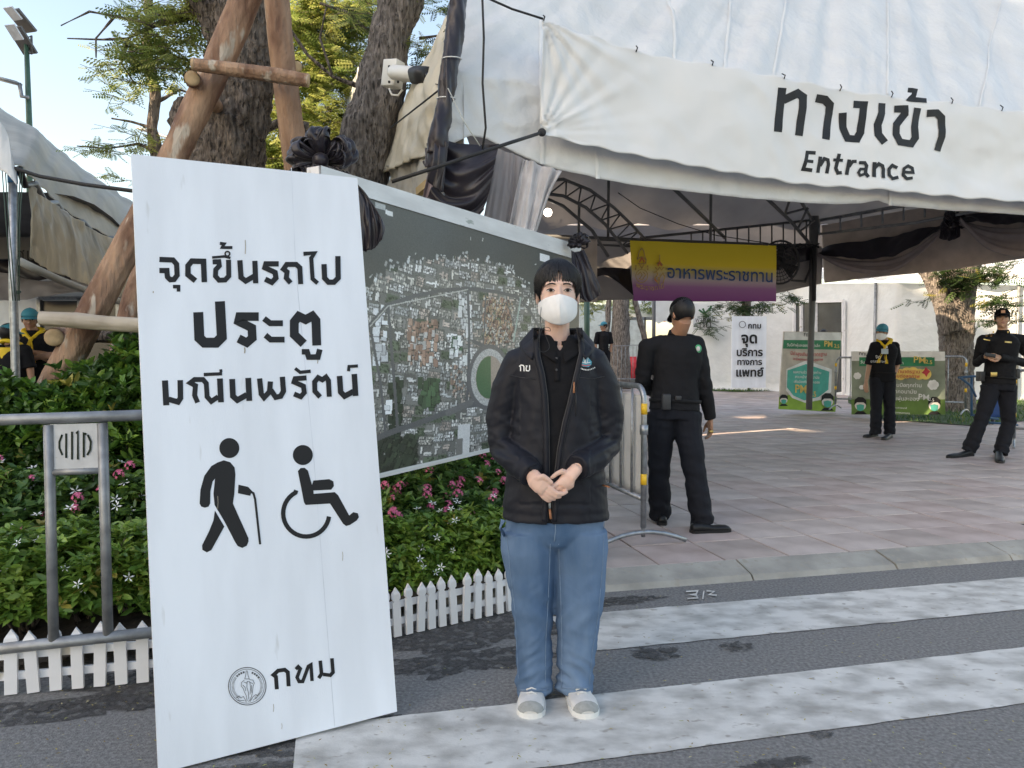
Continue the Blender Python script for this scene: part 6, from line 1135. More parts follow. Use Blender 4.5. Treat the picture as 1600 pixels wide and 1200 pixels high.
class Head:
    def __init__(s, c, yaw=0, pitch=0, roll=0, k=1.0):
        s.M = Matrix.Rotation(yaw, 3, 'Z') @ Matrix.Rotation(pitch, 3, 'X') @ Matrix.Rotation(roll, 3, 'Y'); s.c = Vector(c); s.k = k
    def p(s, x, y, z): return s.c + s.M @ (Vector((x, y, z)) * s.k)
    def skull(s, mb):
        E = lambda c, r: mb.ell(s.p(*c), [q * s.k for q in r], s.M, 20, 14)
        E((0, .014, .030), (.073, .090, .088)); E((0, -.020, -.008), (.066, .072, .085)); E((0, -.028, -.062), (.052, .058, .048)); E((0, -.068, -.095), (.024, .022, .018)); E((0, -.066, .034), (.052, .022, .020))
        for sx in (-1, 1):
            E((sx * .036, -.056, -.030), (.024, .026, .026)); E((sx * .076, .012, -.008), (.008, .018, .030)); E((sx * .080, .020, .004), (.007, .012, .018)); E((sx * .013, -.090, -.026), (.009, .010, .007))
        mb.tube([s.p(0, -.084, .022), s.p(0, -.096, -.004), s.p(0, -.106, -.022)], [.008 * s.k, .009 * s.k, .012 * s.k], 10, rnd=True); E((0, -.086, -.052), (.024, .010, .010))
    def neck(s, mb, base, r=.054): mb.tube([Vector(base) , (Vector(base) + s.p(0, .02, -.06)) / 2, s.p(0, .015, -.04)], [r * 1.15, r * s.k, r * s.k], 16)
    def face(s, root, full=True):
        for sx in (-1, 1):
            MB().ell(s.p(sx * .031, -.0865, .010), [q * s.k for q in (.0135, .006, .0048)], s.M, 14, 8).build('eye', M_eye, root); MB().ell(s.p(sx * .031, -.0922, .0105), [q * s.k for q in (.0066, .0022, .0052)], s.M, 12, 8).build('iris', M_iris, root)
            MB().tube([s.p(sx * x, -.0925 + abs(x - .031) * .35, z_) for x, z_ in ((.016, .0095), (.023, .0150), (.031, .0172), (.040, .0150), (.047, .0105))], [.0009 * s.k, .0016 * s.k, .0018 * s.k, .0018 * s.k, .001 * s.k], 6).build('eyelid', M_brow, root)
            MB().tube([s.p(sx * x, -.091 + abs(x - .02) * .35, z_) for x, z_ in ((.014, .0335), (.025, .0360), (.036, .0350), (.047, .0300))], [(.0016 * s.k, .0026 * s.k)] * 3 + [(.001, .0012)], 8, ref=(0, 1, 0)).build('eyebrow', M_brow, root)
        if full: MB().tube([s.p(x, -.0965 + abs(x) * .3, -.053) for x in (-.022, -.01, 0, .01, .022)], [.002 * s.k, .0045 * s.k, .0042 * s.k, .0045 * s.k, .002 * s.k], 8).build('lips', M_lip, root)
    def mask(s, root, m=None):
        def top(u): return -.004 - .034 * abs(u) ** 1.3
        def bot(u): return -.116 + .052 * abs(u) ** 1.8
        def fn(U, V):
            u = U * 2 - 1; a_ = u * R(86); z_ = bot(u) + (top(u) - bot(u)) * V; zz = (z_ + .062) / .058
            rx = .0745 - .012 * max(0, -zz) ** 1.5; fy = .108 + .024 * max(0, 1 - zz * zz * .55) - .016 * max(0, -zz) ** 2
            y_ = -math.cos(a_) * fy - .005 * math.exp(-(u * 7) ** 2) + .012
            fold = .0018 * math.sin(u * 22 + z_ * 60) * (1 - abs(u)) * .6
            return s.p(math.sin(a_) * rx, y_ - fold, z_)
        MB().grid(60, 30, fn).build('face_mask', m or M_mask, root, solid=.0015)
        MB().tube([s.p(0, -.1135 - .0265 * max(0, 1 - ((z_ + .062) / .058) ** 2 * .8) + .026 - .014 + .016 * max(0, -((z_ + .062) / .058)) ** 2, z_) for z_ in [-.112 + .0112 * i for i in range(10)]], .0011, 6).build('mask_seam', m or M_mask, root)
        for sx in (-1, 1): MB().tube([s.p(sx * .073, -.002, -.036), s.p(sx * .078, .008, -.005), s.p(sx * .082, .028, .018)], .0012, 5).build('ear_loop', M_mask, root)
    def cap(s, root, m, brim=1, badge=None, back=False):
        def fn(U, V):
            th = V * R(84); ph = U * 6.2832; r = (.083, .100, .085); return s.p(r[0] * math.sin(th) * math.cos(ph), .012 + r[1] * math.sin(th) * math.sin(ph), .045 + r[2] * math.cos(th) * (1 if th < 1.5 else 1) - (.012 if V > .99 else 0))
        MB().grid(32, 12, fn).build('cap_crown', m, root, solid=.002)
        def bf(U, V):
            a_ = R(-90) + (U * 2 - 1) * R(62); r = 1 + V * .75 * (1 - (U * 2 - 1) ** 2 * .45); return s.p(.083 * math.cos(a_) * (1 + V * .12), .012 + .100 * math.sin(a_) * r, .042 - V * .018 - .012 * (U * 2 - 1) ** 2)
        MB().grid(18, 6, bf).build('cap_brim', m, root, solid=.003)
        MB().ell(s.p(0, .012, .132), (.007, .007, .004)).build('cap_button', m, root)
        if back: MB().tube([s.p(.04 * math.cos(a_), .108, .052 + .02 * math.sin(a_)) for a_ in [k * .35 for k in range(10)]], .002, 5).build('cap_strap', M_capb, root)
    def hair(s, root, low=-.03, m=None):
        def fn(U, V):
            ph = U * 6.2832; fr = -math.sin(ph); zlow = low if fr < .35 else (.045 if fr > .6 else low + (.045 - low) * (fr - .35) / .25)
            ct = max(-.95, min(.9, (zlow - .032) / .094)); tmax = math.acos(ct); th = V * tmax
            return s.p(.080 * math.sin(th) * math.cos(ph), .016 + .096 * math.sin(th) * math.sin(ph), .032 + .094 * math.cos(th))
        MB().grid(48, 16, fn).build('hair', m or M_hair, root, solid=.006)
def fingers(mb, w, d, nrm, side, k=1.0, curl=.5, thick=1.0):
    """palm + four fingers + thumb; d = direction of the fingers, nrm = back of the hand"""
    d = Vector(d).normalized(); nrm = Vector(nrm); nrm = (nrm - d * nrm.dot(d)).normalized(); x = d.cross(nrm) * side; w = Vector(w)
    mb.tube([w - d * .02 * k, w + d * .02 * k, w + d * .06 * k, w + d * .088 * k], [(.026 * k, .019 * k), (.034 * k, .017 * k), (.041 * k, .015 * k), (.039 * k, .012 * k)], 14, ref=x)
    for i, (o_, L) in enumerate(((.029, .070), (.010, .078), (-.009, .073), (-.027, .058))):
        b_ = w + (d * .082 + x * o_) * k; q = [b_]; a_ = 0; r = [.0092 * k * thick]
        for j, f in enumerate((.42, .33, .25)): a_ += curl * (.5 + .5 * j) ; dd = d * math.cos(a_) - nrm * math.sin(a_) + x * o_ * 2 * (1 - j * .4); q.append(q[-1] + dd.normalized() * L * f * k); r.append((.0086 - .001 * j) * k * thick)
        mb.tube(q, r, 10, rnd=True)
    b_ = w + (d * .022 + x * .024 - nrm * .004) * k; mb.tube([b_, b_ + (d * .026 + x * .026 - nrm * .012) * k, b_ + (d * .055 + x * .034 - nrm * .022) * k, b_ + (d * .075 + x * .032 - nrm * .028) * k], [.014 * k, .0125 * k, .0105 * k, .0085 * k], 10, rnd=True)
def folds(amp, sc=9, el=()):
    def fn(p, n_):
        f = amp * (.7 * noise.noise(Vector((p.x * sc * .8, p.y * sc * .8, p.z * sc + p.x * 4))) + .5 * ridge((p.x + p.z * .5, p.y, p.z * 1.3), sc * 1.6, 4) * .5 + .3 * noise.noise(p * sc * 3.5))
        for c, r, a_, fq in el:
            d_ = (p - c).length
            if d_ < r: f += a_ * (1 - d_ / r) * math.sin((p.z - c.z) * fq + (p.x - c.x) * fq * .4 + 2 * noise.noise(p * 12))
        return f
    return fn
def shoe(root, heel, toe, m=M_shoe_b, sole_m=M_shoe_b, k=1.0, cap=None, name='shoe'):
    d = (toe - heel); L = d.length; d.normalize(); up = Vector((0, 0, 1)); x = d.cross(up); B_ = heel
    prof = [(.0, .024, .060), (.04, .034, .070), (.22, .036, .075), (.38, .038, .066), (.55, .043, .050), (.72, .047, .053), (.88, .044, .049), (.96, .035, .040), (1.0, .021, .026)]
    mb = MB(); vs = []; n = 18
    for t, w_, h_ in prof:
        for i in range(n):
            a_ = math.pi * 2 * i / n; ca, sa = math.cos(a_), math.sin(a_); z_ = .014 + (h_ - .014) * (.5 + .5 * sa) if sa > -.3 else .014
            ww = w_ * (1 if sa < .1 else math.sqrt(max(0, 1 - ((sa - .1) / .95) ** 2)) * 1.0)
            vs.append(B_ + d * (t * L) + x * (ca * ww / max(.15, abs(math.cos(a_))) * abs(ca) if False else math.copysign(ww, ca) * (abs(ca) ** .6)) * k + up * z_ * k)
    me = MB().add(vs, [(i * n + j, i * n + (j + 1) % n, (i + 1) * n + (j + 1) % n, (i + 1) * n + j) for i in range(len(prof) - 1) for j in range(n)] + [tuple(range(n))[::-1], tuple(range(len(vs) - n, len(vs)))]); me.build(name, m, root)
    vs = []
    for t, w_, h_ in [(-.015, .020, 0)] + prof + [(1.02, .006, 0)]:
        ww = (w_ + .004) * k
        for sx, z_ in ((-1, 0), (1, 0), (1, .022), (-1, .022)): vs.append(B_ + d * (t * L) + x * sx * ww + up * z_ * k)
    nn = len(prof) + 2; MB().add(vs, [(i * 4 + j, i * 4 + (j + 1) % 4, i * 4 + 4 + (j + 1) % 4, i * 4 + 4 + j) for i in range(nn - 1) for j in range(4)] + [(3, 2, 1, 0), tuple(len(vs) - 4 + j for j in range(4))]).build('sole', sole_m, root, smooth=False)
    if cap:
        vs = []
        for t, w_, h_ in prof[6:]:
            for i in range(9): a_ = math.pi * i / 8; vs.append(B_ + d * ((t + .012) * L) + x * math.cos(a_) * (w_ + .0015) * k + up * (.022 + (h_ - .018) * math.sin(a_)) * k)
        MB().add(vs, [(i * 9 + j, i * 9 + j + 1, i * 9 + 10 + j, i * 9 + 9 + j) for i in range(2) for j in range(8)]).build('toe_cap', cap, root)
def smoothrim(bm, it=10):
    bv = [v for v in bm.verts if any(len(e.link_faces) == 1 for e in v.link_edges)]
    nb = {v: [e.other_vert(v) for e in v.link_edges if len(e.link_faces) == 1] for v in bv}
    for _ in range(it):
        new = {v: (v.co * .4 + sum((q.co for q in nb[v]), Vector()) / len(nb[v]) * .6) for v in bv if len(nb[v]) == 2}
        for v, c in new.items(): v.co = c
def smoothline(pts, k=6):
    out = []
    for i in range(len(pts) - 1):
        p0, p1, p2, p3 = pts[max(i - 1, 0)], pts[i], pts[i + 1], pts[min(i + 2, len(pts) - 1)]
        for j in range(k): t = j / k; out.append(.5 * ((2 * p1) + (p2 - p0) * t + (2 * p0 - 5 * p1 + 4 * p2 - p3) * t * t + (3 * p1 - p0 - 3 * p2 + p3) * t ** 3))
    return out + [pts[-1]]
def person(label, Y, J, yaw=0, hk=1.0, skin=M_skin2, top_m=M_unif, leg_m=M_trous, sleeve='long', group=None, headrot=(0, 0, 0), vox=.008, hands=None, tw=1.0, shoes=M_shoe_b, feet=None, name='person', taper=None):
    q = {k_: P(v[0], v[1], Y + v[2]) for k_, v in J.items()}; gz = 0.0
    root = thing(name, label, 'person', Vector((q['pelvis'].x, q['pelvis'].y, 0)), group); rt_v = Vector((math.cos(yaw), math.sin(yaw), 0)); fw = Vector((math.sin(yaw), -math.cos(yaw), 0))
    H = Head(q['head'], yaw + headrot[0], headrot[1], headrot[2], hk); nk = q['neck']; pv_ = q['pelvis']; up = (nk - pv_)
    tor = lambda f, o_=0: pv_ + up * f + fw * o_
    def torso(mb, g, f0=-.12, f1=.93):
        tab = [(-.14, .150, .108), (0, .160, .115), (.12, .152, .111), (.22, .145, .108), (.40, .140, .105), (.62, .158, .115), (.80, .165, .110), (.90, .13, .085), (.97, .075, .065)]
        tab = [t for t in tab if f0 <= t[0] <= f1 + .05]; mb.tube([tor(t[0]) for t in tab], [(t[1] * tw * hk + g, t[2] * tw * hk + g) for t in tab], 26, ref=rt_v, sq=2.4)
    def arm(mb, s_, g, upto=1.0):
        sh, el, wr = q['sh' + s_], q['el' + s_], q['wr' + s_]; c = tor(.86)
        mb.tube([c, c.lerp(sh, .6) + Vector((0, 0, .008)), sh], [.06 * hk + g, .058 * hk + g, .052 * hk + g], 14)
        pts = [sh, sh.lerp(el, .5), el, el.lerp(wr, .5), wr]; rr_ = [.054, .050, .043, .037, .028]
        if upto < 1: pts = [sh, sh.lerp(el, .5), sh.lerp(el, upto * 1.6)]; rr_ = [.054, .054, .056]
        mb.tube(pts, [r * hk + g for r in rr_], 14)
        if upto >= 1: mb.ell(el, (.043 * hk + g,) * 3)
        mb.ell(sh, (.055 * hk + g,) * 3)
    def leg(mb, s_, g, fl=0):
        hp, kn, an = q['hip' + s_], q['kn' + s_], q['an' + s_]
        ex = an + (an - kn).normalized() * (.055 if fl else 0)
        mb.tube([hp + Vector((0, 0, .08)), hp, hp.lerp(kn, .5), kn, kn.lerp(an, .5), ex], [.088 * hk * tw + g, .090 * hk * tw + g, .078 * hk + g, .060 * hk + g + fl * .3, .055 * hk + g + fl, .042 * hk + g + fl * 1.6], 18)
    b_ = MB(); H.skull(b_); H.neck(b_, nk); torso(b_, -.012); [arm(b_, s_, -.004) for s_ in 'lr']; [leg(b_, s_, -.012) for s_ in 'lr']
    if hands:
        for s_, (d_, n2, sd, cu) in hands.items(): fingers(b_, q['wr' + s_], d_, n2, sd, hk, cu, 1.1)
    for s_ in 'lr': b_.tube([q['an' + s_], q['an' + s_] - Vector((0, 0, .05))], .035, 10)
    link('body', union(b_, vox, 3), skin, root)
    s_ = MB(); torso(s_, .014, -.15 if sleeve == 'tee' else -.01); [arm(s_, t, .014, 1.0 if sleeve == 'long' else .6) for t in 'lr']
    el = [(q['el' + t], .14, .006, 60) for t in 'lr']; me = displace(union(s_, vox, 3), folds(.008, 8, el)); sbv = bvh_of(me); link('shirt', me, top_m, root)
    t_ = MB(); t_.tube([tor(-.12), tor(0), tor(.14)], [(.158 * tw * hk, .115 * tw * hk), (.166 * tw * hk, .122 * tw * hk), (.156 * tw * hk, .115 * tw * hk)], 26, ref=rt_v, sq=2.4); [leg(t_, u_, .012, .016) for u_ in 'lr']
    el = [(q['kn' + t], .2, .008, 45) for t in 'lr'] + [(q['an' + t], .22, .009, 60) for t in 'lr']; me = displace(union(t_, vox, 3), folds(.010, 7, el)); tbv = bvh_of(me); link('trousers', me, leg_m, root)
    MB().tube([tor(.10), tor(.145)], [(.178 * tw * hk, .134 * tw * hk)] * 2, 30, ref=rt_v, sq=2.4).build('belt', M_belt, root)
    cb = MB()
    for a_ in range(0, 360, 12):
        pass
    nb = nk + fw * .005; cb.tube([nb + Vector((0, 0, -.015)), nb + Vector((0, 0, .03)) + fw * .004], [(.078 * hk, .072 * hk), (.062 * hk, .060 * hk)], 24, ref=rt_v, cap=False); cb.build('collar', top_m, root, solid=.004)
    if feet:
        for u_, (hx, tx_) in feet.items(): shoe(root, hx, tx_, shoes, shoes if shoes is not M_shoe_b else M_shoe_b, hk)
    return root, H, q, dict(fw=fw, rt=rt_v, tor=tor, sbv=sbv, tbv=tbv)
def sleevepatch(): pass
def neckerchief(root, q, I, hk=1.0, L=.24):
    fw, rt_v = I['fw'], I['rt']; nk = q['neck']; mb = MB()
    mb.tube([nk + rt_v * math.cos(a_) * .088 * hk - fw * math.sin(a_) * .078 * hk + Vector((0, 0, .022 + .030 * math.sin(a_) - (.05 if math.sin(a_) < -.6 else 0))) for a_ in [R(x) for x in range(-75, 256, 15)]], [(.022, .030)] * 23, 10, ref=(0, 0, 1)); 
    kn = nk + fw * .115 * hk - Vector((0, 0, .075)); mb.ell(kn, (.026, .018, .022))
    for sx in (-1, 1): mb.tube([nk + rt_v * sx * .07 + fw * .055 + Vector((0, 0, .0)), kn], [.022, .014], 8)
    mb.add([], []); link('neckerchief', displace(union(mb, .006, 2), folds(.004, 20)), M_scarf, root)
    for sx, l_, dxx in ((-1, L, -.09), (1, L * 1.05, .02)):
        e = kn + Vector((0, 0, -l_)) + rt_v * dxx + fw * .0
        MB().grid(6, 14, lambda u, v: kn.lerp(e, v) + rt_v * ((u - .5) * (.022 + .03 * v)) + fw * (.014 + .006 * math.sin(u * 9 + v * 4))).build('scarf_tail', M_scarf, root, solid=.002)
    back = nk - fw * .09; MB().grid(10, 10, lambda u, v: back + rt_v * ((u - .5) * .30 * (1 - v)) - Vector((0, 0, .02 + .2 * v)) - fw * (.02 + .012 * math.sin(v * 3) - .10 * (abs(u - .5) * 2) ** 2 * (1 - v))).build('scarf_back', M_scarf, root, solid=.002)
# ---- guard seen from behind
gf = lambda px, py: Vector(G(px, py, ZP))
root, H, q, I = person('man in a black uniform and cap seen from behind, looking down beside the crowd barrier', 5.36,
    dict(head=(1066, 493, -.03), neck=(1059, 522, .03), pelvis=(1054, 641, 0), shl=(1012, 543, .0), shr=(1088, 539, .02), ell=(1004, 592, .02), elr=(1100, 600, .02), wrl=(1016, 612, .22), wrr=(1110, 655, .05), hipl=(1033, 662, .02), hipr=(1073, 662, -.01), knl=(1030, 738, .08), knr=(1086, 742, -.06), anl=(1031, 796, .17), anr=(1096, 808, -.09)),
    yaw=R(176), hk=.97, skin=M_skin2, tw=1.06, headrot=(R(22), R(24), 0), vox=.007, hands=dict(r=((.02, 0, -1), (1, .1, 0), -1, .35), l=((.3, 1, -.1), (-.5, .3, .6), 1, .4)),
    feet=dict(l=(gf(1036, 822) + Vector((0, .02, 0)), gf(1026, 800) + Vector((0, .06, 0))), r=(gf(1080, 833), gf(1139, 829) + Vector((0, -.02, 0)))))
H.hair(root, -.045); H.cap(root, M_capb, back=True)
FBY[0] = 5.28; bb = I['sbv']
MB().ell(on(bb, 1091, 545, .004), (.024, .010, .03)).build('shoulder_patch', mat('green_patch', (.05, .35, .16), .7), root); MB().ell(on(bb, 1091, 545, .011), (.014, .006, .018)).build('patch_centre', mat('pale_patch', (.6, .55, .55), .7), root)
MB().box(on(bb, 1041, 628, .02), (.06, .04, .11)).build('radio_pouch', M_black, root, bevel=.008)
MB().box(on(bb, 1060, 622, .012), (.04, .02, .03)).build('belt_buckle', M_black, root, bevel=.004); MB().tube([q['wrr'] + Vector((-.02, -.03, -.085)), q['wrr'] + Vector((.012, -.035, -.085))], .011, 10).build('ring', M_brass, root)
# ---- volunteer with yellow neckerchief
root, H, q, I = person('masked volunteer in teal cap and yellow neckerchief standing before the green banner', 11.3,
    dict(head=(1378, 519, 0), neck=(1382, 534, 0), pelvis=(1379, 589, 0), shl=(1366, 541, .0), shr=(1398, 541, 0), ell=(1358, 571, .02), elr=(1402, 571, .02), wrl=(1353, 598, -.04), wrr=(1392, 598, -.04), hipl=(1370, 598, 0), hipr=(1388, 598, 0), knl=(1369, 638, 0), knr=(1390, 638, 0), anl=(1368, 672, 0), anr=(1390, 673, -.02)),
    yaw=R(-22), hk=.98, skin=M_skin3, top_m=M_shirt, sleeve='tee', headrot=(R(-8), R(6), R(6)), vox=.009, hands=dict(l=((0, -.1, -1), (-.8, -.5, 0), 1, .3), r=((0, -.1, -1), (.6, -.8, 0), -1, .3)), tw=1.05,
    feet=dict(l=(gf(1372, 682) + Vector((0, .05, 0)), gf(1351, 684)), r=(gf(1394, 684) + Vector((0, .05, 0)), gf(1380, 688))), shoes=mat('black_trainer', (.02, .02, .022), .5))
H.hair(root, -.04); H.mask(root); H.cap(root, M_tcap); H.face(root, False); neckerchief(root, q, I)
FBY[0] = 11.15; bb = I['sbv']; ux_ = I['rt']; MB().grid(4, 4, lambda u, v: on(bb, 1377 + 11 * u, 545 + 8 * v, .012)).build('name_badge', mat('badge_blue', (.45, .55, .62), .5), root); MB().grid(3, 3, lambda u, v: on(bb, 1383 + 4 * u, 540.5 + 3.5 * v, .012)).build('small_pin', M_bw, root)
for s_, y, w_ in (('จิต', 560, .09), ('อาสา ๙๐๔', 566.5, .27)): text('white_lettering', s_, on(bb, 1372, y, .02), ux_, ez, w_ * .75, M_bw, root)
# ---- officer with phone
root, H, q, I = person('officer in black uniform and badged cap holding a phone, at the right edge', 9.25,
    dict(head=(1566, 498, -.02), neck=(1567, 519, 0), pelvis=(1560, 600, 0), shl=(1536, 532, .0), shr=(1597, 532, 0), ell=(1527, 566, .06), elr=(1607, 568, .05), wrl=(1540, 557, -.20), wrr=(1562, 558, -.20), hipl=(1547, 612, 0), hipr=(1573, 612, 0), knl=(1533, 658, -.04), knr=(1576, 660, 0), anl=(1516, 698, -.02), anr=(1565, 702, -.06)),
    yaw=R(-28), hk=1.0, skin=M_skin3, headrot=(R(0), R(-2), 0), vox=.008, hands=dict(l=((.8, -.3, .1), (-.2, -.8, .6), 1, .9), r=((-.8, -.3, .1), (.2, -.8, .6), -1, .9)), tw=1.06,
    feet=dict(l=(gf(1519, 712), gf(1481, 716)), r=(gf(1560, 711), gf(1563, 724))))
H.hair(root, -.02); H.cap(root, M_capb); H.face(root, True)
FBY[0] = 9.12; bb = I['sbv']; MB().grid(4, 5, lambda u, v: H.p(-.020 + .040 * u, -.098 + .010 * v, .062 + .036 * v)).build('cap_badge', mat('badge_orange', (.55, .28, .16), .5), root)
MB().tube([H.p(x, -.135 + abs(x) * .5, .050) for x in (-.06, -.03, 0, .03, .06)], [(.006, .003)] * 5, 8, ref=(0, 0, 1)).build('sunglasses_on_brim', M_iris, root)
strokes('gold_badges', [([(1545, 523), (1550, 524)], 4), ([(1537, 530), (1547, 532)], 1.5), ([(1570, 534), (1581, 535)], 2.4), ([(1540, 525), (1544, 524)], 3)], lambda x, y, l: on(bb, x, y, .006), M_brass, root, seg=4)
for x0 in (1552, 1575): MB().ell(on(bb, x0, 519, .004), (.010, .004, .014)).build('collar_pin', M_brass, root)
MB().box(on(bb, 1553, 585, .016) if False else P(1553, 585, 9.25 - .148), (.075, .014, .055)).build('belt_buckle', M_brass, root, bevel=.004)
MB().box(P(1547, 555, 9.25 - .27), (.13, .02, .045), Matrix.Rotation(R(10), 3, 'Y')).build('phone', M_black, root, bevel=.006)
MB().box(P(1532, 588, 9.27), (.07, .09, .12)).build('holster', M_black, root, bevel=.01); MB().box(P(1588, 584, 9.27), (.05, .08, .12)).build('radio', M_black, root, bevel=.01)
# ---- volunteers at the left
def gfl(px, Y, dx=0, dy=0): return Vector(((px - 800) / F * Y + dx, Y + dy, 0))
root, H, q, I = person('volunteer man in teal cap and yellow neckerchief with folded arms under the left tent', 8.3,
    dict(head=(47, 500, 0), neck=(52, 520, 0), pelvis=(58, 610, 0), shl=(33, 528, 0), shr=(76, 530, 0), ell=(30, 566, 0), elr=(84, 556, .02), wrl=(62, 558, -.18), wrr=(50, 550, -.18), hipl=(46, 622, 0), hipr=(72, 622, 0), knl=(46, 675, 0), knr=(74, 675, 0), anl=(46, 728, 0), anr=(74, 728, 0)),
    yaw=R(20), hk=1.0, skin=M_skin2, top_m=M_shirt, sleeve='tee', headrot=(R(8), R(8), 0), vox=.009, hands=dict(l=((1, -.1, .2), (0, -1, 0), 1, .3), r=((-1, -.1, 0), (0, -1, 0), -1, .3)), feet=dict(l=(gfl(46, 8.3), gfl(46, 8.3, -.03, -.25)), r=(gfl(74, 8.3), gfl(74, 8.3, .03, -.25))))
H.hair(root, -.03); H.cap(root, M_tcap); H.face(root, True); neckerchief(root, q, I)
root, H, q, I = person('volunteer in teal cap facing away behind the tent post at the left edge', 7.9,
    dict(head=(16, 524, 0), neck=(18, 540, 0), pelvis=(20, 625, 0), shl=(-6, 548, 0), shr=(38, 548, 0), ell=(-10, 590, 0), elr=(47, 576, 0), wrl=(-6, 620, -.1), wrr=(50, 604, -.05), hipl=(8, 640, 0), hipr=(34, 640, 0), knl=(8, 690, 0), knr=(34, 690, 0), anl=(8, 735, 0), anr=(34, 735, 0)),
    yaw=R(165), hk=.97, skin=M_skin2, top_m=M_shirt, sleeve='tee', vox=.009, hands=dict(r=((0, 0, -1), (1, 0, 0), -1, .3)), feet=dict(l=(gfl(8, 7.9), gfl(8, 7.9, 0, .25)), r=(gfl(34, 7.9), gfl(34, 7.9, 0, .25))))
H.hair(root, -.05); H.cap(root, M_tcap); neckerchief(root, q, I)
def far_person(label, px, ptop, Y, top_m=M_shirt, capm=None, yaw=0, k=1.0, z0=ZP, mask_=False, scarf=False):
    s_ = F / Y; hh = lambda m_: ptop + m_ * s_ * k
    J = dict(head=(px, hh(.12), 0), neck=(px, hh(.28), 0), pelvis=(px, hh(.80), 0), hipl=(px - .09 * s_, hh(.88), 0), hipr=(px + .09 * s_, hh(.88), 0), knl=(px - .09 * s_, hh(1.2), 0), knr=(px + .1 * s_, hh(1.2), 0), anl=(px - .09 * s_, hh(1.56), 0), anr=(px + .1 * s_, hh(1.56), 0))
    for t, sx in (('l', -1), ('r', 1)): J['sh' + t] = (px + sx * .17 * s_, hh(.34), 0); J['el' + t] = (px + sx * .22 * s_, hh(.62), 0); J['wr' + t] = (px + sx * .2 * s_, hh(.84), -.08)
    root, H, q, I = person(label, Y, J, yaw, k, M_skin2, top_m, M_trous, 'tee', vox=.014); H.hair(root, -.05)
    if capm: H.cap(root, capm)
    return root
far_person('distant person in a teal cap and dark shirt beyond the standing woman\'s shoulder', 943, 503, 21, capm=M_tcap, yaw=R(-70))
far_person('dark haired person inside the window just behind the cream warning sign', 1287, 515, 19.5)
# ================================================================ the standing woman
WY = 2.82; kk = WY / F
FBY[0] = 2.7
W = thing('person', 'woman in dark jacket, blue jeans, white face mask and white sneakers standing with clasped hands', 'person', Vector((.165, WY, 0)))
H = Head(P(871.5, 460, WY - .0), 0, R(2), 0, .985)
def wp_(px, py, dy=0): return P(px, py, WY + dy)
z4 = lambda x, y, Y: P(800 + x / 10, 700 + y / 10, Y)
b_ = MB(); H.skull(b_); H.neck(b_, wp_(870, 540, .02), .047)
b_.tube([wp_(868, y, 0) for y in (540, 556, 620, 690, 760, 830)], [(.07, .06), (.13, .07), (.135, .09), (.12, .085), (.14, .10), (.15, .10)], 24, ref=(1, 0, 0))
LA = [(812, 566, .01, .062), (795, 606, .02, .064), (785, 655, .03, .064), (789, 698, .02, .062), (808, 722, -.08, .054), (832, 742, -.155, .042)]
RA = [(926, 566, .01, .062), (942, 606, .02, .064), (949, 655, .03, .064), (943, 696, .02, .062), (926, 716, -.08, .054), (902, 731, -.155, .042)]
for A_ in (LA, RA): b_.tube([wp_(x, y, d) for x, y, d, r in A_], [r - .022 for x, y, d, r in A_], 12)
for (a0_, a1_, a2_) in (((833, 850), (832, 960), (834, 1078)), ((903, 850), (903, 960), (899, 1078))): b_.tube([wp_(*a0_), wp_(*a1_), wp_(*a2_)], [.075, .05, .036], 14); b_.tube([wp_(a0_[0], 800), wp_(*a0_)], .08, 14)
Yl, Yr = 2.628, 2.652; u = 1 / 4210.
def ft(pts, r, Y): 
    n = len(pts); b_.tube([z4(x, y, Y + (d[0] if d else 0)) for x, y, *d in pts], [rr * u for rr in r], 12, rnd=True)
b_.tube([wp_(832, 742, -.16), z4(360, 500, Yl + .005), z4(450, 575, Yl), z4(520, 625, Yl)], [(.026, .022), (.031, .017), (.034, .016), (.030, .014)], 16, ref=(.6, 0, .8))
ft([(520, 565), (620, 650, -.004), (700, 708, -.006), (790, 716, -.002), (850, 690, .006)], [44, 42, 38, 34, 28], Yl); ft([(490, 625), (600, 705, -.006), (690, 762, -.004), (748, 762, .006)], [42, 41, 37, 29], Yl + .002); ft([(455, 665), (560, 745, -.004), (630, 795), (665, 800, .008)], [40, 38, 34, 27], Yl + .005); ft([(425, 690), (500, 775, -.002), (560, 822, .002), (595, 830, .01)], [36, 34, 31, 25], Yl + .008)
ft([(400, 470, .004), (490, 445), (560, 490), (618, 540)], [52, 46, 38, 30], Yl - .008)
b_.tube([wp_(902, 731, -.155), z4(890, 450, Yr - .004), z4(850, 540, Yr - .006), z4(800, 600, Yr - .004)], [(.026, .021), (.029, .018), (.031, .018), (.028, .016)], 16, ref=(.8, 0, .6))
ft([(880, 400), (780, 362, -.006), (700, 402, -.01), (622, 462, -.008)], [48, 42, 36, 29], Yr); ft([(810, 500), (725, 545, -.010), (660, 590, -.014), (590, 582, -.008)], [46, 42, 38, 30], Yr); ft([(820, 570), (750, 622, -.008), (690, 645, -.008), (630, 632, .0)], [42, 40, 36, 28], Yr); ft([(850, 610), (800, 668, -.004), (735, 688, 0), (690, 672, .006)], [38, 36, 32, 25], Yr)
for x, z_ in ((.072, 0), (.25, 0)): b_.tube([Vector((x + .01, 2.86, .09)), Vector((x, 2.78, .05))], .03, 10)
link('body', union(b_, .0034, 3, .4), M_skin, W); H.face(W, False); H.mask(W)
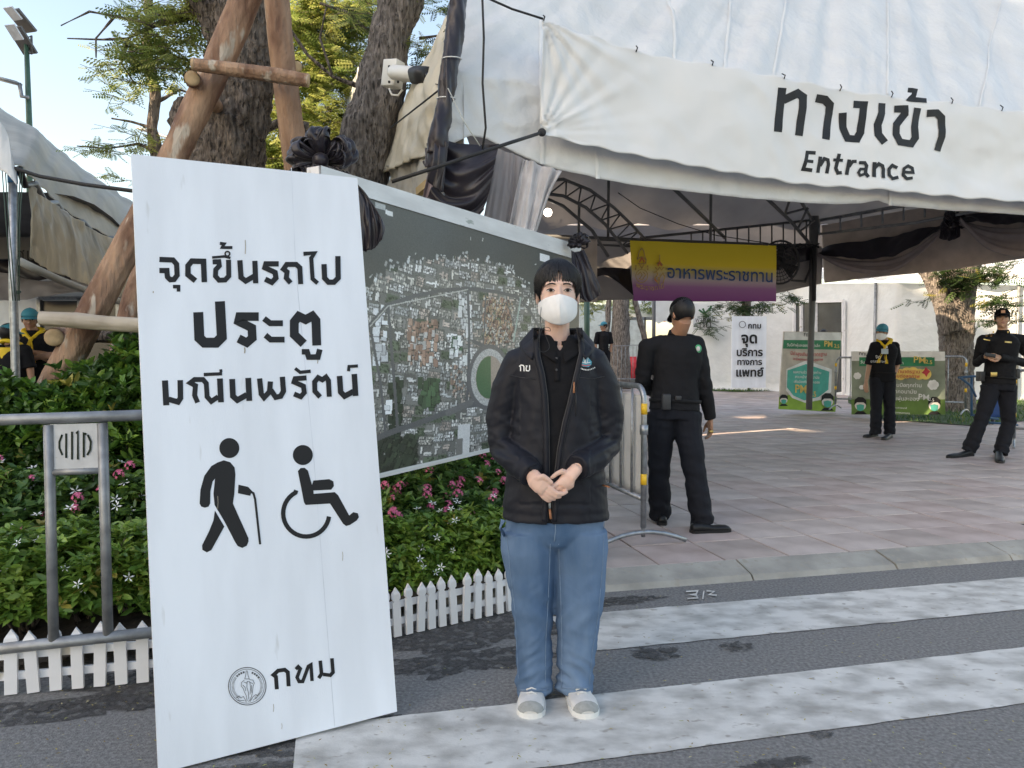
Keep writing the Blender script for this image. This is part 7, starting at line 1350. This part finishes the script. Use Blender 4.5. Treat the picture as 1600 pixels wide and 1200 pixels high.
# jacket
jr = [(514, 27, .072), (521, 34, .080), (531, 47, .088), (544, 60, .096), (560, 65, .103), (590, 67, .112), (640, 68, .120), (700, 73, .126), (750, 79, .132), (789, 83, .138), (794, 82, .136), (803, 84, .140), (807, 84, .139)]
j_ = MB(); j_.tube([wp_(869 if y < 600 else 868, y, .012) for y, a_, d in jr], [(a_ * kk, d) for y, a_, d in jr], 40, ref=(1, 0, 0), sq=2.5)
for A_ in (LA, RA):
    j_.tube([wp_(868 + (A_[0][0] - 868) * .45, 551, .01)] + [wp_(x, y, d) for x, y, d, r in A_], [.055] + [r for x, y, d, r in A_], 22); j_.ell(wp_(A_[0][0], A_[0][1] - 2, .01), (.058, .06, .052)); e_ = A_[-1]; f_ = A_[-2]
    j_.tube([wp_(e_[0] + (f_[0] - e_[0]) * .45, e_[1] + (f_[1] - e_[1]) * .45, e_[2] + .035), wp_(e_[0], e_[1], e_[2])], [.050, .0455], 22)
me = union(j_, .0052, 3)
EL = wp_(787, 700, -.05); ER = wp_(945, 700, -.05)
def jf(p, n_):
    px, py = proj(p); f = 0
    arm_ = px < 812 or px > 922
    if arm_:   # diagonal drag folds on the sleeves
        s_ = 1 if px > 868 else -1; t = (py + s_ * (px - 868) * -.55) / 13.0; f += .0045 * noise.noise(Vector((t * .55, px * .03, s_ * 4))) + .0022 * noise.noise(Vector((t * 1.3, px * .06, 8)))
        for c in (EL, ER):
            d_ = (p - c).length
            if d_ < .15: f += .014 * (1 - d_ / .15) * noise.noise(Vector((py / 10 + s_ * px * .05, px * .03, 1)))
    else:
        f += .005 * noise.noise(Vector((px * .045 + py * .012, py * .010, 2))) + .0035 * noise.noise(Vector((px * .07 - py * .04, py * .02, 5))) + .0012 * noise.noise(Vector((py * .10, px * .05, 6)))
    if py > 786 and py < 792 and not arm_: f -= .003
    return f
displace(me, jf)
LE = [(842, 512), (842, 535), (843, 556), (850, 585), (855, 620), (857, 660), (858, 720), (857, 770), (855, 815)]; RE = [(902, 512), (905, 535), (906, 552), (897, 590), (888, 630), (880, 660), (872, 700), (866, 750), (863, 815)]
def inopen(px, py): return interp(py, [(b, a_) for a_, b in LE]) < px < interp(py, [(b, a_) for a_, b in RE])
bm = bmesh.new(); bm.from_mesh(me); jb0 = BVHTree.FromBMesh(bm)
kill = [f_ for f_ in bm.faces if f_.calc_center_median().y < WY - .02 and inopen(*proj(f_.calc_center_median()))]
kill += [f_ for f_ in bm.faces if f_ not in set(kill) and (lambda c, pp_: pp_[1] < 519 and abs(pp_[0] - 870) < 30)(f_.calc_center_median(), proj(f_.calc_center_median()))]
bmesh.ops.delete(bm, geom=list(set(kill)), context='FACES'); smoothrim(bm); bm.to_mesh(me); bm.free(); me = thicken(me, .004); me.materials.append(M_jkt)
link('jacket', me, M_jkt, W)
def W_on(x, y, l=0): return on(jb0, x, y, .003 + l)
def flap(pts, w_, name='placket', m=M_jkt, lift=.003, side=1):
    mb = MB(); q = []; 
    for (x0, y0), (x1, y1) in zip(pts, pts[1:]): n = max(1, int(math.hypot(x1 - x0, y1 - y0) / 5)); q += [(x0 + (x1 - x0) * i / n, y0 + (y1 - y0) * i / n) for i in range(n)]
    q.append(pts[-1]); a_ = [W_on(x, y, lift) for x, y in q]; b2 = [W_on(x + side * w_, y, lift + .0015) for x, y in q]; c_ = [W_on(x + side * w_, y, lift - .004) for x, y in q]; n = len(q)
    mb.add(a_ + b2 + c_, [(i, i + 1, n + i + 1, n + i) for i in range(n - 1)] + [(n + i, n + i + 1, 2 * n + i + 1, 2 * n + i) for i in range(n - 1)]); return mb.build(name, m, W, solid=.002)
flap(LE, 8, side=-1); flap(RE, 7, side=1)
M_zip = mat('dark_zip', (.05, .05, .055), .4, metal=.4)
for e_, s_ in ((LE, 1), (RE, -1)): MB().tube([W_on(x + s_ * 0.6, y, .001) for x, y in e_], .0022, 6).build('zip_teeth', M_zip, W)
for x0 in (-1, 1):
    e_ = LE if x0 < 0 else RE; MB().tube([W_on(x + x0 * (8.5 if x0 < 0 else 7.5), y, .0) for x, y in e_], .0012, 5).build('stitching', M_zip, W)
# folded-over jacket collar
def collar(name, m, rin, drop_f, drop_b, flare, z0, openang, tip, th=.004, cy=.015, cxp=870, yb=520):
    c = wp_(cxp, yb, cy); mb = MB()
    def fn(U, V):
        a_ = R(-90 + openang) + U * R(360 - 2 * openang); ca, sa = math.cos(a_), math.sin(a_); fr = max(0, -sa); k_ = abs(U * 2 - 1)
        up_ = z0 * (1 - .45 * fr); d_ = drop_b + (drop_f - drop_b) * k_ ** 2
        if V < .35: r = rin; z_ = up_ * V / .35 - .01
        else: t = (V - .35) / .65; r = rin + .006 + flare * t * (1 + .35 * fr); z_ = up_ - .01 - d_ * t - tip * (k_ ** 8) * t
        return c + Vector((ca * r * 1.12, sa * r, z_ - .035 * fr))
    mb.grid(70, 10, fn); return mb.build(name, m, W, solid=th)
collar('jacket_collar', M_jkt, .070, .070, .05, .046, .030, 40, .014)
# shirt
s_ = MB(); s_.tube([wp_(869, y, .004) for y, a_, d in jr[1:]], [(max(.05, a_ * kk - .020), d - .014) for y, a_, d in jr[1:]], 36, ref=(1, 0, 0), sq=2.5); s_.tube([wp_(870, 540, .02), wp_(870, 520, .02)], [.078, .060], 24)
me = union(s_, .006, 4); displace(me, lambda p, n_: .0035 * noise.noise(Vector((p.x * 22 + p.z * 12, p.y * 5, p.z * 14))) + .002 * noise.noise(p * 40))
bm = bmesh.new(); bm.from_mesh(me)   # open neck with a placket V
kill = [f_ for f_ in bm.faces if (lambda c, pp_: (c.y < WY and pp_[1] < 550 and abs(pp_[0] - 875) < (550 - pp_[1]) * .5) or (pp_[1] < 523))(f_.calc_center_median(), proj(f_.calc_center_median()))]
sb2 = BVHTree.FromBMesh(bm); bmesh.ops.delete(bm, geom=kill, context='FACES'); smoothrim(bm); bm.to_mesh(me); bm.free(); link('polo_shirt', thicken(me, .003), M_shirt, W)
collar('shirt_collar', M_shirt, .055, .060, .030, .030, .026, 7, .020, .003, .004, 873, 521)
SO = lambda x, y, l=0: on(sb2, x, y, .002 + l)
mb = MB(); q = [(866, y) for y in range(556, 600, 4)]; n = len(q); MB().add([SO(x, y, .001) for x, y in q] + [SO(x + 9, y, .001) for x, y in q], [(i, i + 1, n + i + 1, n + i) for i in range(n - 1)]).build('shirt_placket', M_shirt, W, solid=.002)
for y in (560, 578): MB().ell(SO(869.5, y, .004), (.0045, .002, .0045)).build('button', mat('dark_button', (.06, .06, .065), .3), W)
# cuffs with tabs, pockets, pulls
for nm, pts in (('cuff_tab', [(826, 731), (842, 725), (849, 737), (834, 745)]), ('cuff_tab', [(884, 732), (898, 724), (903, 735), (888, 741)])): 
    mb = MB(); mb.add([W_on(x, y, .004) for x, y in pts] + [W_on(x, y, .001) for x, y in pts], [(0, 1, 2, 3), (0, 4, 5, 1), (1, 5, 6, 2), (2, 6, 7, 3), (3, 7, 4, 0)]); mb.build(nm, M_jkt, W)
MB().tube([W_on(900, y, 0) for y in (606, 625, 650)], .0018, 6).build('chest_zip', M_zip, W); MB().tube([W_on(x, y, .0) for x, y in ((796, 586), (815, 590), (836, 592))], .0012, 5).build('yoke_seam', M_zip, W); MB().tube([W_on(x, y, .0) for x, y in ((905, 590), (925, 592), (944, 588))], .0012, 5).build('yoke_seam', M_zip, W)
for (x0, y0, x1, y1) in ((897, 597, 897, 614),): MB().tube([W_on(x0, y0, .004), W_on(x1, y1, .006)], [(.0022, .003), (.0055, .003)], 8).build('leather_pull', M_leather, W)
MB().tube([W_on(942, 758, .002), W_on(952, 761, .008)], [(.004, .003), (.003, .003)], 8).build('leather_pull', M_leather, W)
zp0 = W_on(859, 790, .006); MB().box(zp0 + Vector((0, -.002, 0)), (.008, .005, .020)).build('zip_slider', M_alu, W, bevel=.001); MB().tube([zp0 + Vector((0, -.004, -.012)), zp0 + Vector((.004, -.008, -.046))], [(.005, .003), (.006, .003)], 8).build('leather_pull', M_leather, W)
# embroidery
Wp = lambda x, y, l: W_on(x, y, .0015 + l * .0002)
strokes('white_embroidery', [([(813.4, 580), (813.4, 573.5), (812, 572), (814, 570.5), (817.2, 570.8), (818.6, 572.5), (818.8, 580)], 1.7), ([(821.5, 571.5), (823.5, 572), (822, 575), (822.3, 579), (826, 579.6), (827.6, 577.5), (827.4, 570.5)], 1.6)], Wp, M_bw, W, seg=2)
mb = MB(); poly(mb, [(916, 553.5), (919.5, 559), (924.6, 565), (924, 570), (919.5, 573.5), (911, 573), (906.5, 569), (906.8, 564.5), (911, 559)], Wp, 1); mb.build('teal_drop_emblem', M_tealp, W, smooth=False)
strokes('emblem_lines', [([(915.5, 556), (915, 567)], 1.1), ([(912, 558), (913.5, 567)], 1.0), ([(919, 559), (917.5, 567)], 1.0), ([(908.5, 565.5), (915.5, 567.5), (922.5, 566)], 1.1)], lambda x, y, l: Wp(x, y, 2 + l * .1), M_bw, W); strokes('emblem_red', [([(908.5, 570), (915, 571.6), (922.5, 570)], 1.6)], lambda x, y, l: Wp(x, y, 3), M_redb, W)
strokes('arc_lettering', [([(904.5 + i * 2.4, 574 + 3.8 * math.sin(i / 10.5 * 3.14)), (905.9 + i * 2.4, 574.4 + 3.8 * math.sin((i + .5) / 10.5 * 3.14))], 2.0) for i in range(11)], lambda x, y, l: Wp(x, y, 2), M_bw, W)
# ear piece cord
MB().tube(smoothline([P(846, 478, WY - .05), P(844.5, 492, WY - .06), P(845, 503, WY - .07), P(846, 512, WY - .09), P(853, 516, WY - .11), P(860, 517, WY - .115), P(858, 512, WY - .115), P(850, 512, WY - .11), P(845, 519, WY - .11), P(840, 530, WY - .13), P(840, 543, WY - .14), P(848, 550, WY - .14), P(857, 546, WY - .135), P(858, 538, WY - .12), P(852, 524, WY - .10)]), .0011, 6).build('earpiece_cord', M_rope, W)
# jeans
t_ = MB(); t_.tube([wp_(867, y, .015) for y in (772, 800, 826, 842, 852)], [(.180, .118), (.192, .130), (.185, .128), (.15, .115), (.10, .08)], 36, ref=(1, 0, 0), sq=2.4)
LL = [(826, 826, 42, .0), (827, 856, 43.5, .0), (829, 890, 38.5, .0), (831, 930, 33, -.01), (833, 970, 29.5, -.01), (834, 1010, 28.5, .0), (834, 1045, 28, .01), (834, 1072, 27, .01), (834, 1083, 26.2, .01)]
RL = [(908, 826, 41, .0), (908, 856, 42, .0), (907, 890, 39, .0), (905, 930, 37, -.01), (903, 970, 34, -.01), (901, 1010, 31, .0), (899, 1045, 28.5, .01), (898, 1070, 28, .01), (898, 1081, 27.4, .01)]
for q in (LL, RL): t_.tube([wp_(x, y, d) for x, y, r, d in q], [(r * kk * 1.04, r * kk * 1.12) for x, y, r, d in q], 30, ref=(1, 0, 0))
me = union(t_, .0055, 3)
def jn(p, n_):
    px, py = proj(p); s_ = 1 if px > 868 else -1; f = .004 * noise.noise(Vector((p.x * 9, p.y * 5, p.z * 4)))
    w1 = max(0, 1 - abs(py - 955) / 70); f += .012 * w1 * noise.noise(Vector(((py + s_ * (px - 868) * .7) / 22, px * .02, 3))); w2 = max(0, (py - 985) / 95); f += .017 * w2 * noise.noise(Vector(((py - s_ * (px - 868) * .5) / 13, px * .03, 6 + s_)))
    w3 = max(0, 1 - abs(py - 850) / 50) * max(0, 1 - abs(px - 866) / 60); f += .014 * w3 * noise.noise(Vector(((py + abs(px - 866) * .8) / 12, 2, 1))); f += .0035 * ridge((p.x * .8 + p.z * .6 * s_, p.y, p.z * 1.2), 13, 3) * (.3 + w2) - .011 * (w2 + .5 * w1) * abs(noise.noise(Vector(((py - s_ * (px - 868) * .9) / 17, px * .025, 16 + s_)))) - .006 * abs(noise.noise(Vector((px * .05, py * .008, 33))))
    return f
displace(me, jn)
jbv = bvh_of(me); link('jeans', me, M_denim, W); JO = lambda x, y, l=0: on(jbv, x, y, .0015 + l)
def seam(name, pts, r=.0016, m=M_denim_l): 
    q = []
    for (x0, y0), (x1, y1) in zip(pts, pts[1:]): q += [(x0 + (x1 - x0) * i / 6, y0 + (y1 - y0) * i / 6) for i in range(6)]
    MB().tube([JO(x, y) for x, y in q + [pts[-1]]], r, 5).build(name, m, W)
seam('inner_seam', [(860, 850), (857, 930), (853, 1000), (852, 1075)]); seam('inner_seam', [(873, 850), (876, 930), (878, 1000), (877, 1075)]); seam('outer_seam', [(944, 815), (942, 880), (935, 960), (925, 1020), (921, 1070)]); seam('outer_seam', [(790, 820), (796, 880), (804, 950), (810, 1060)]); seam('fly_seam', [(868, 806), (868, 830), (866, 846)], .0022)
for x0, x1, y in ((811, 857, 1080), (876, 920, 1077)): MB().tube([JO(x0 + (x1 - x0) * i / 10, y - 2, .0005) for i in range(11)], .003, 6).build('hem', M_denim_l, W)
MB().tube([JO(786, 812, .004), JO(781, 824, .012), JO(788, 836, .004)], (.010, .002), 8, ref=(0, 0, 1)).build('hammer_loop', M_denim, W)
# shoes
for s_, (hx, hy_, tx_, ty) in (('l', (.083, 2.91, .066, 2.648)), ('r', (.236, 2.91, .270, 2.648))):
    shoe(W, Vector((hx, hy_, 0)), Vector((tx_, ty, 0)), M_shoe_w, M_sole, 1.06, cap=M_shoe_g); hv, tv_ = Vector((hx, hy_, 0)), Vector((tx_, ty, 0))
    for i in range(5): t = .36 + i * .075; c_ = hv.lerp(tv_, t) + Vector((0, 0, .087 - i * .0065)); d_ = (tv_ - hv).normalized().cross(Vector((0, 0, 1))); MB().tube([c_ - d_ * .020 - Vector((0, 0, .008)), c_ + Vector((0, 0, .0)), c_ + d_ * .020 - Vector((0, 0, .008))], .003, 6).build('lace', M_shoe_w, W)
# hair
def hs(th, ph, k_=1.0):
    k_ = k_ * (1 - .07 * max(0, th - 1.35) / .5)
    return H.p(.0865 * k_ * math.sin(th) * math.sin(ph), .016 - .098 * k_ * math.sin(th) * math.cos(ph), .032 + .099 * k_ * math.cos(th))
hm = MB(); rs = random.Random(12)
def hshell(U, V):
    ph = (U * 2 - 1) * math.pi; ap = abs(ph)
    zl = .080 if ap < .3 else (.080 - (ap - .3) / .8 * .083 if ap < 1.1 else (-.003 - (ap - 1.1) / .3 * .02 if ap < 1.4 else -.055)); ct = max(-.97, (zl - .032) / .099); th = V * math.acos(ct)
    return hs(th, ph, 1.0 + .012 * noise.noise(Vector((ph * 9, th, 1))) + .008 * noise.noise(Vector((ph * 24, th * .6, 4))))
MB().grid(150, 30, hshell).build('hair', M_hair, W, solid=.006)
st = MB()
for i in range(420):
    ph = rs.uniform(-1.45, 1.45); gap = abs(ph + .02)
    if gap < .16 and rs.random() < .8: continue
    zl = (.030 + rs.uniform(-.010, .026)) if abs(ph) < .85 else (-.002 + rs.uniform(-.025, .02))
    if -.45 < ph < -.02 and rs.random() < .3: continue
    if gap < .34: zl += .03 * rs.random()
    th1 = math.acos(max(-.9, min(.95, (zl - .032) / .105))); th0 = rs.uniform(.08, .5); p0_ = -.02 + (ph + .02) * .35; w0 = rs.uniform(.0016, .0040); cl = rs.uniform(1.035, 1.085); pts = []
    for j in range(9):
        t = j / 8; th = th0 + (th1 - th0) * t; pp_ = p0_ + (ph - p0_) * min(1, t * 1.5) + .05 * math.sin(t * 3 + i) * t; pts.append((hs(th, pp_, cl + .02 * math.sin(t * 3)), w0 * (1 - t ** 3 * .85)))
    k_ = len(st.v)
    for j, (p, w_) in enumerate(pts): side_ = H.M @ Vector((math.cos(ph), math.sin(ph) * .3, 0)); st.v += [tuple(p - side_ * w_), tuple(p + side_ * w_)]
    st.f += [(k_ + 2 * j, k_ + 2 * j + 1, k_ + 2 * j + 3, k_ + 2 * j + 2) for j in range(8)]
st.build('fringe', M_hair, W)
wi = MB()
for i in range(40):
    sx = rs.choice((-1, 1)); ph = sx * rs.uniform(1.2, 1.75); p = hs(1.35, ph, 1.03); wi.tube([hs(.9, ph, 1.03), p, p + Vector((sx * .002, -.004, -.03)), p + Vector((0, -.002, -.03 - rs.uniform(.01, .045)))], [.0022, .002, .0016, .0006], 4)
wi.build('side_locks', M_hair, W)
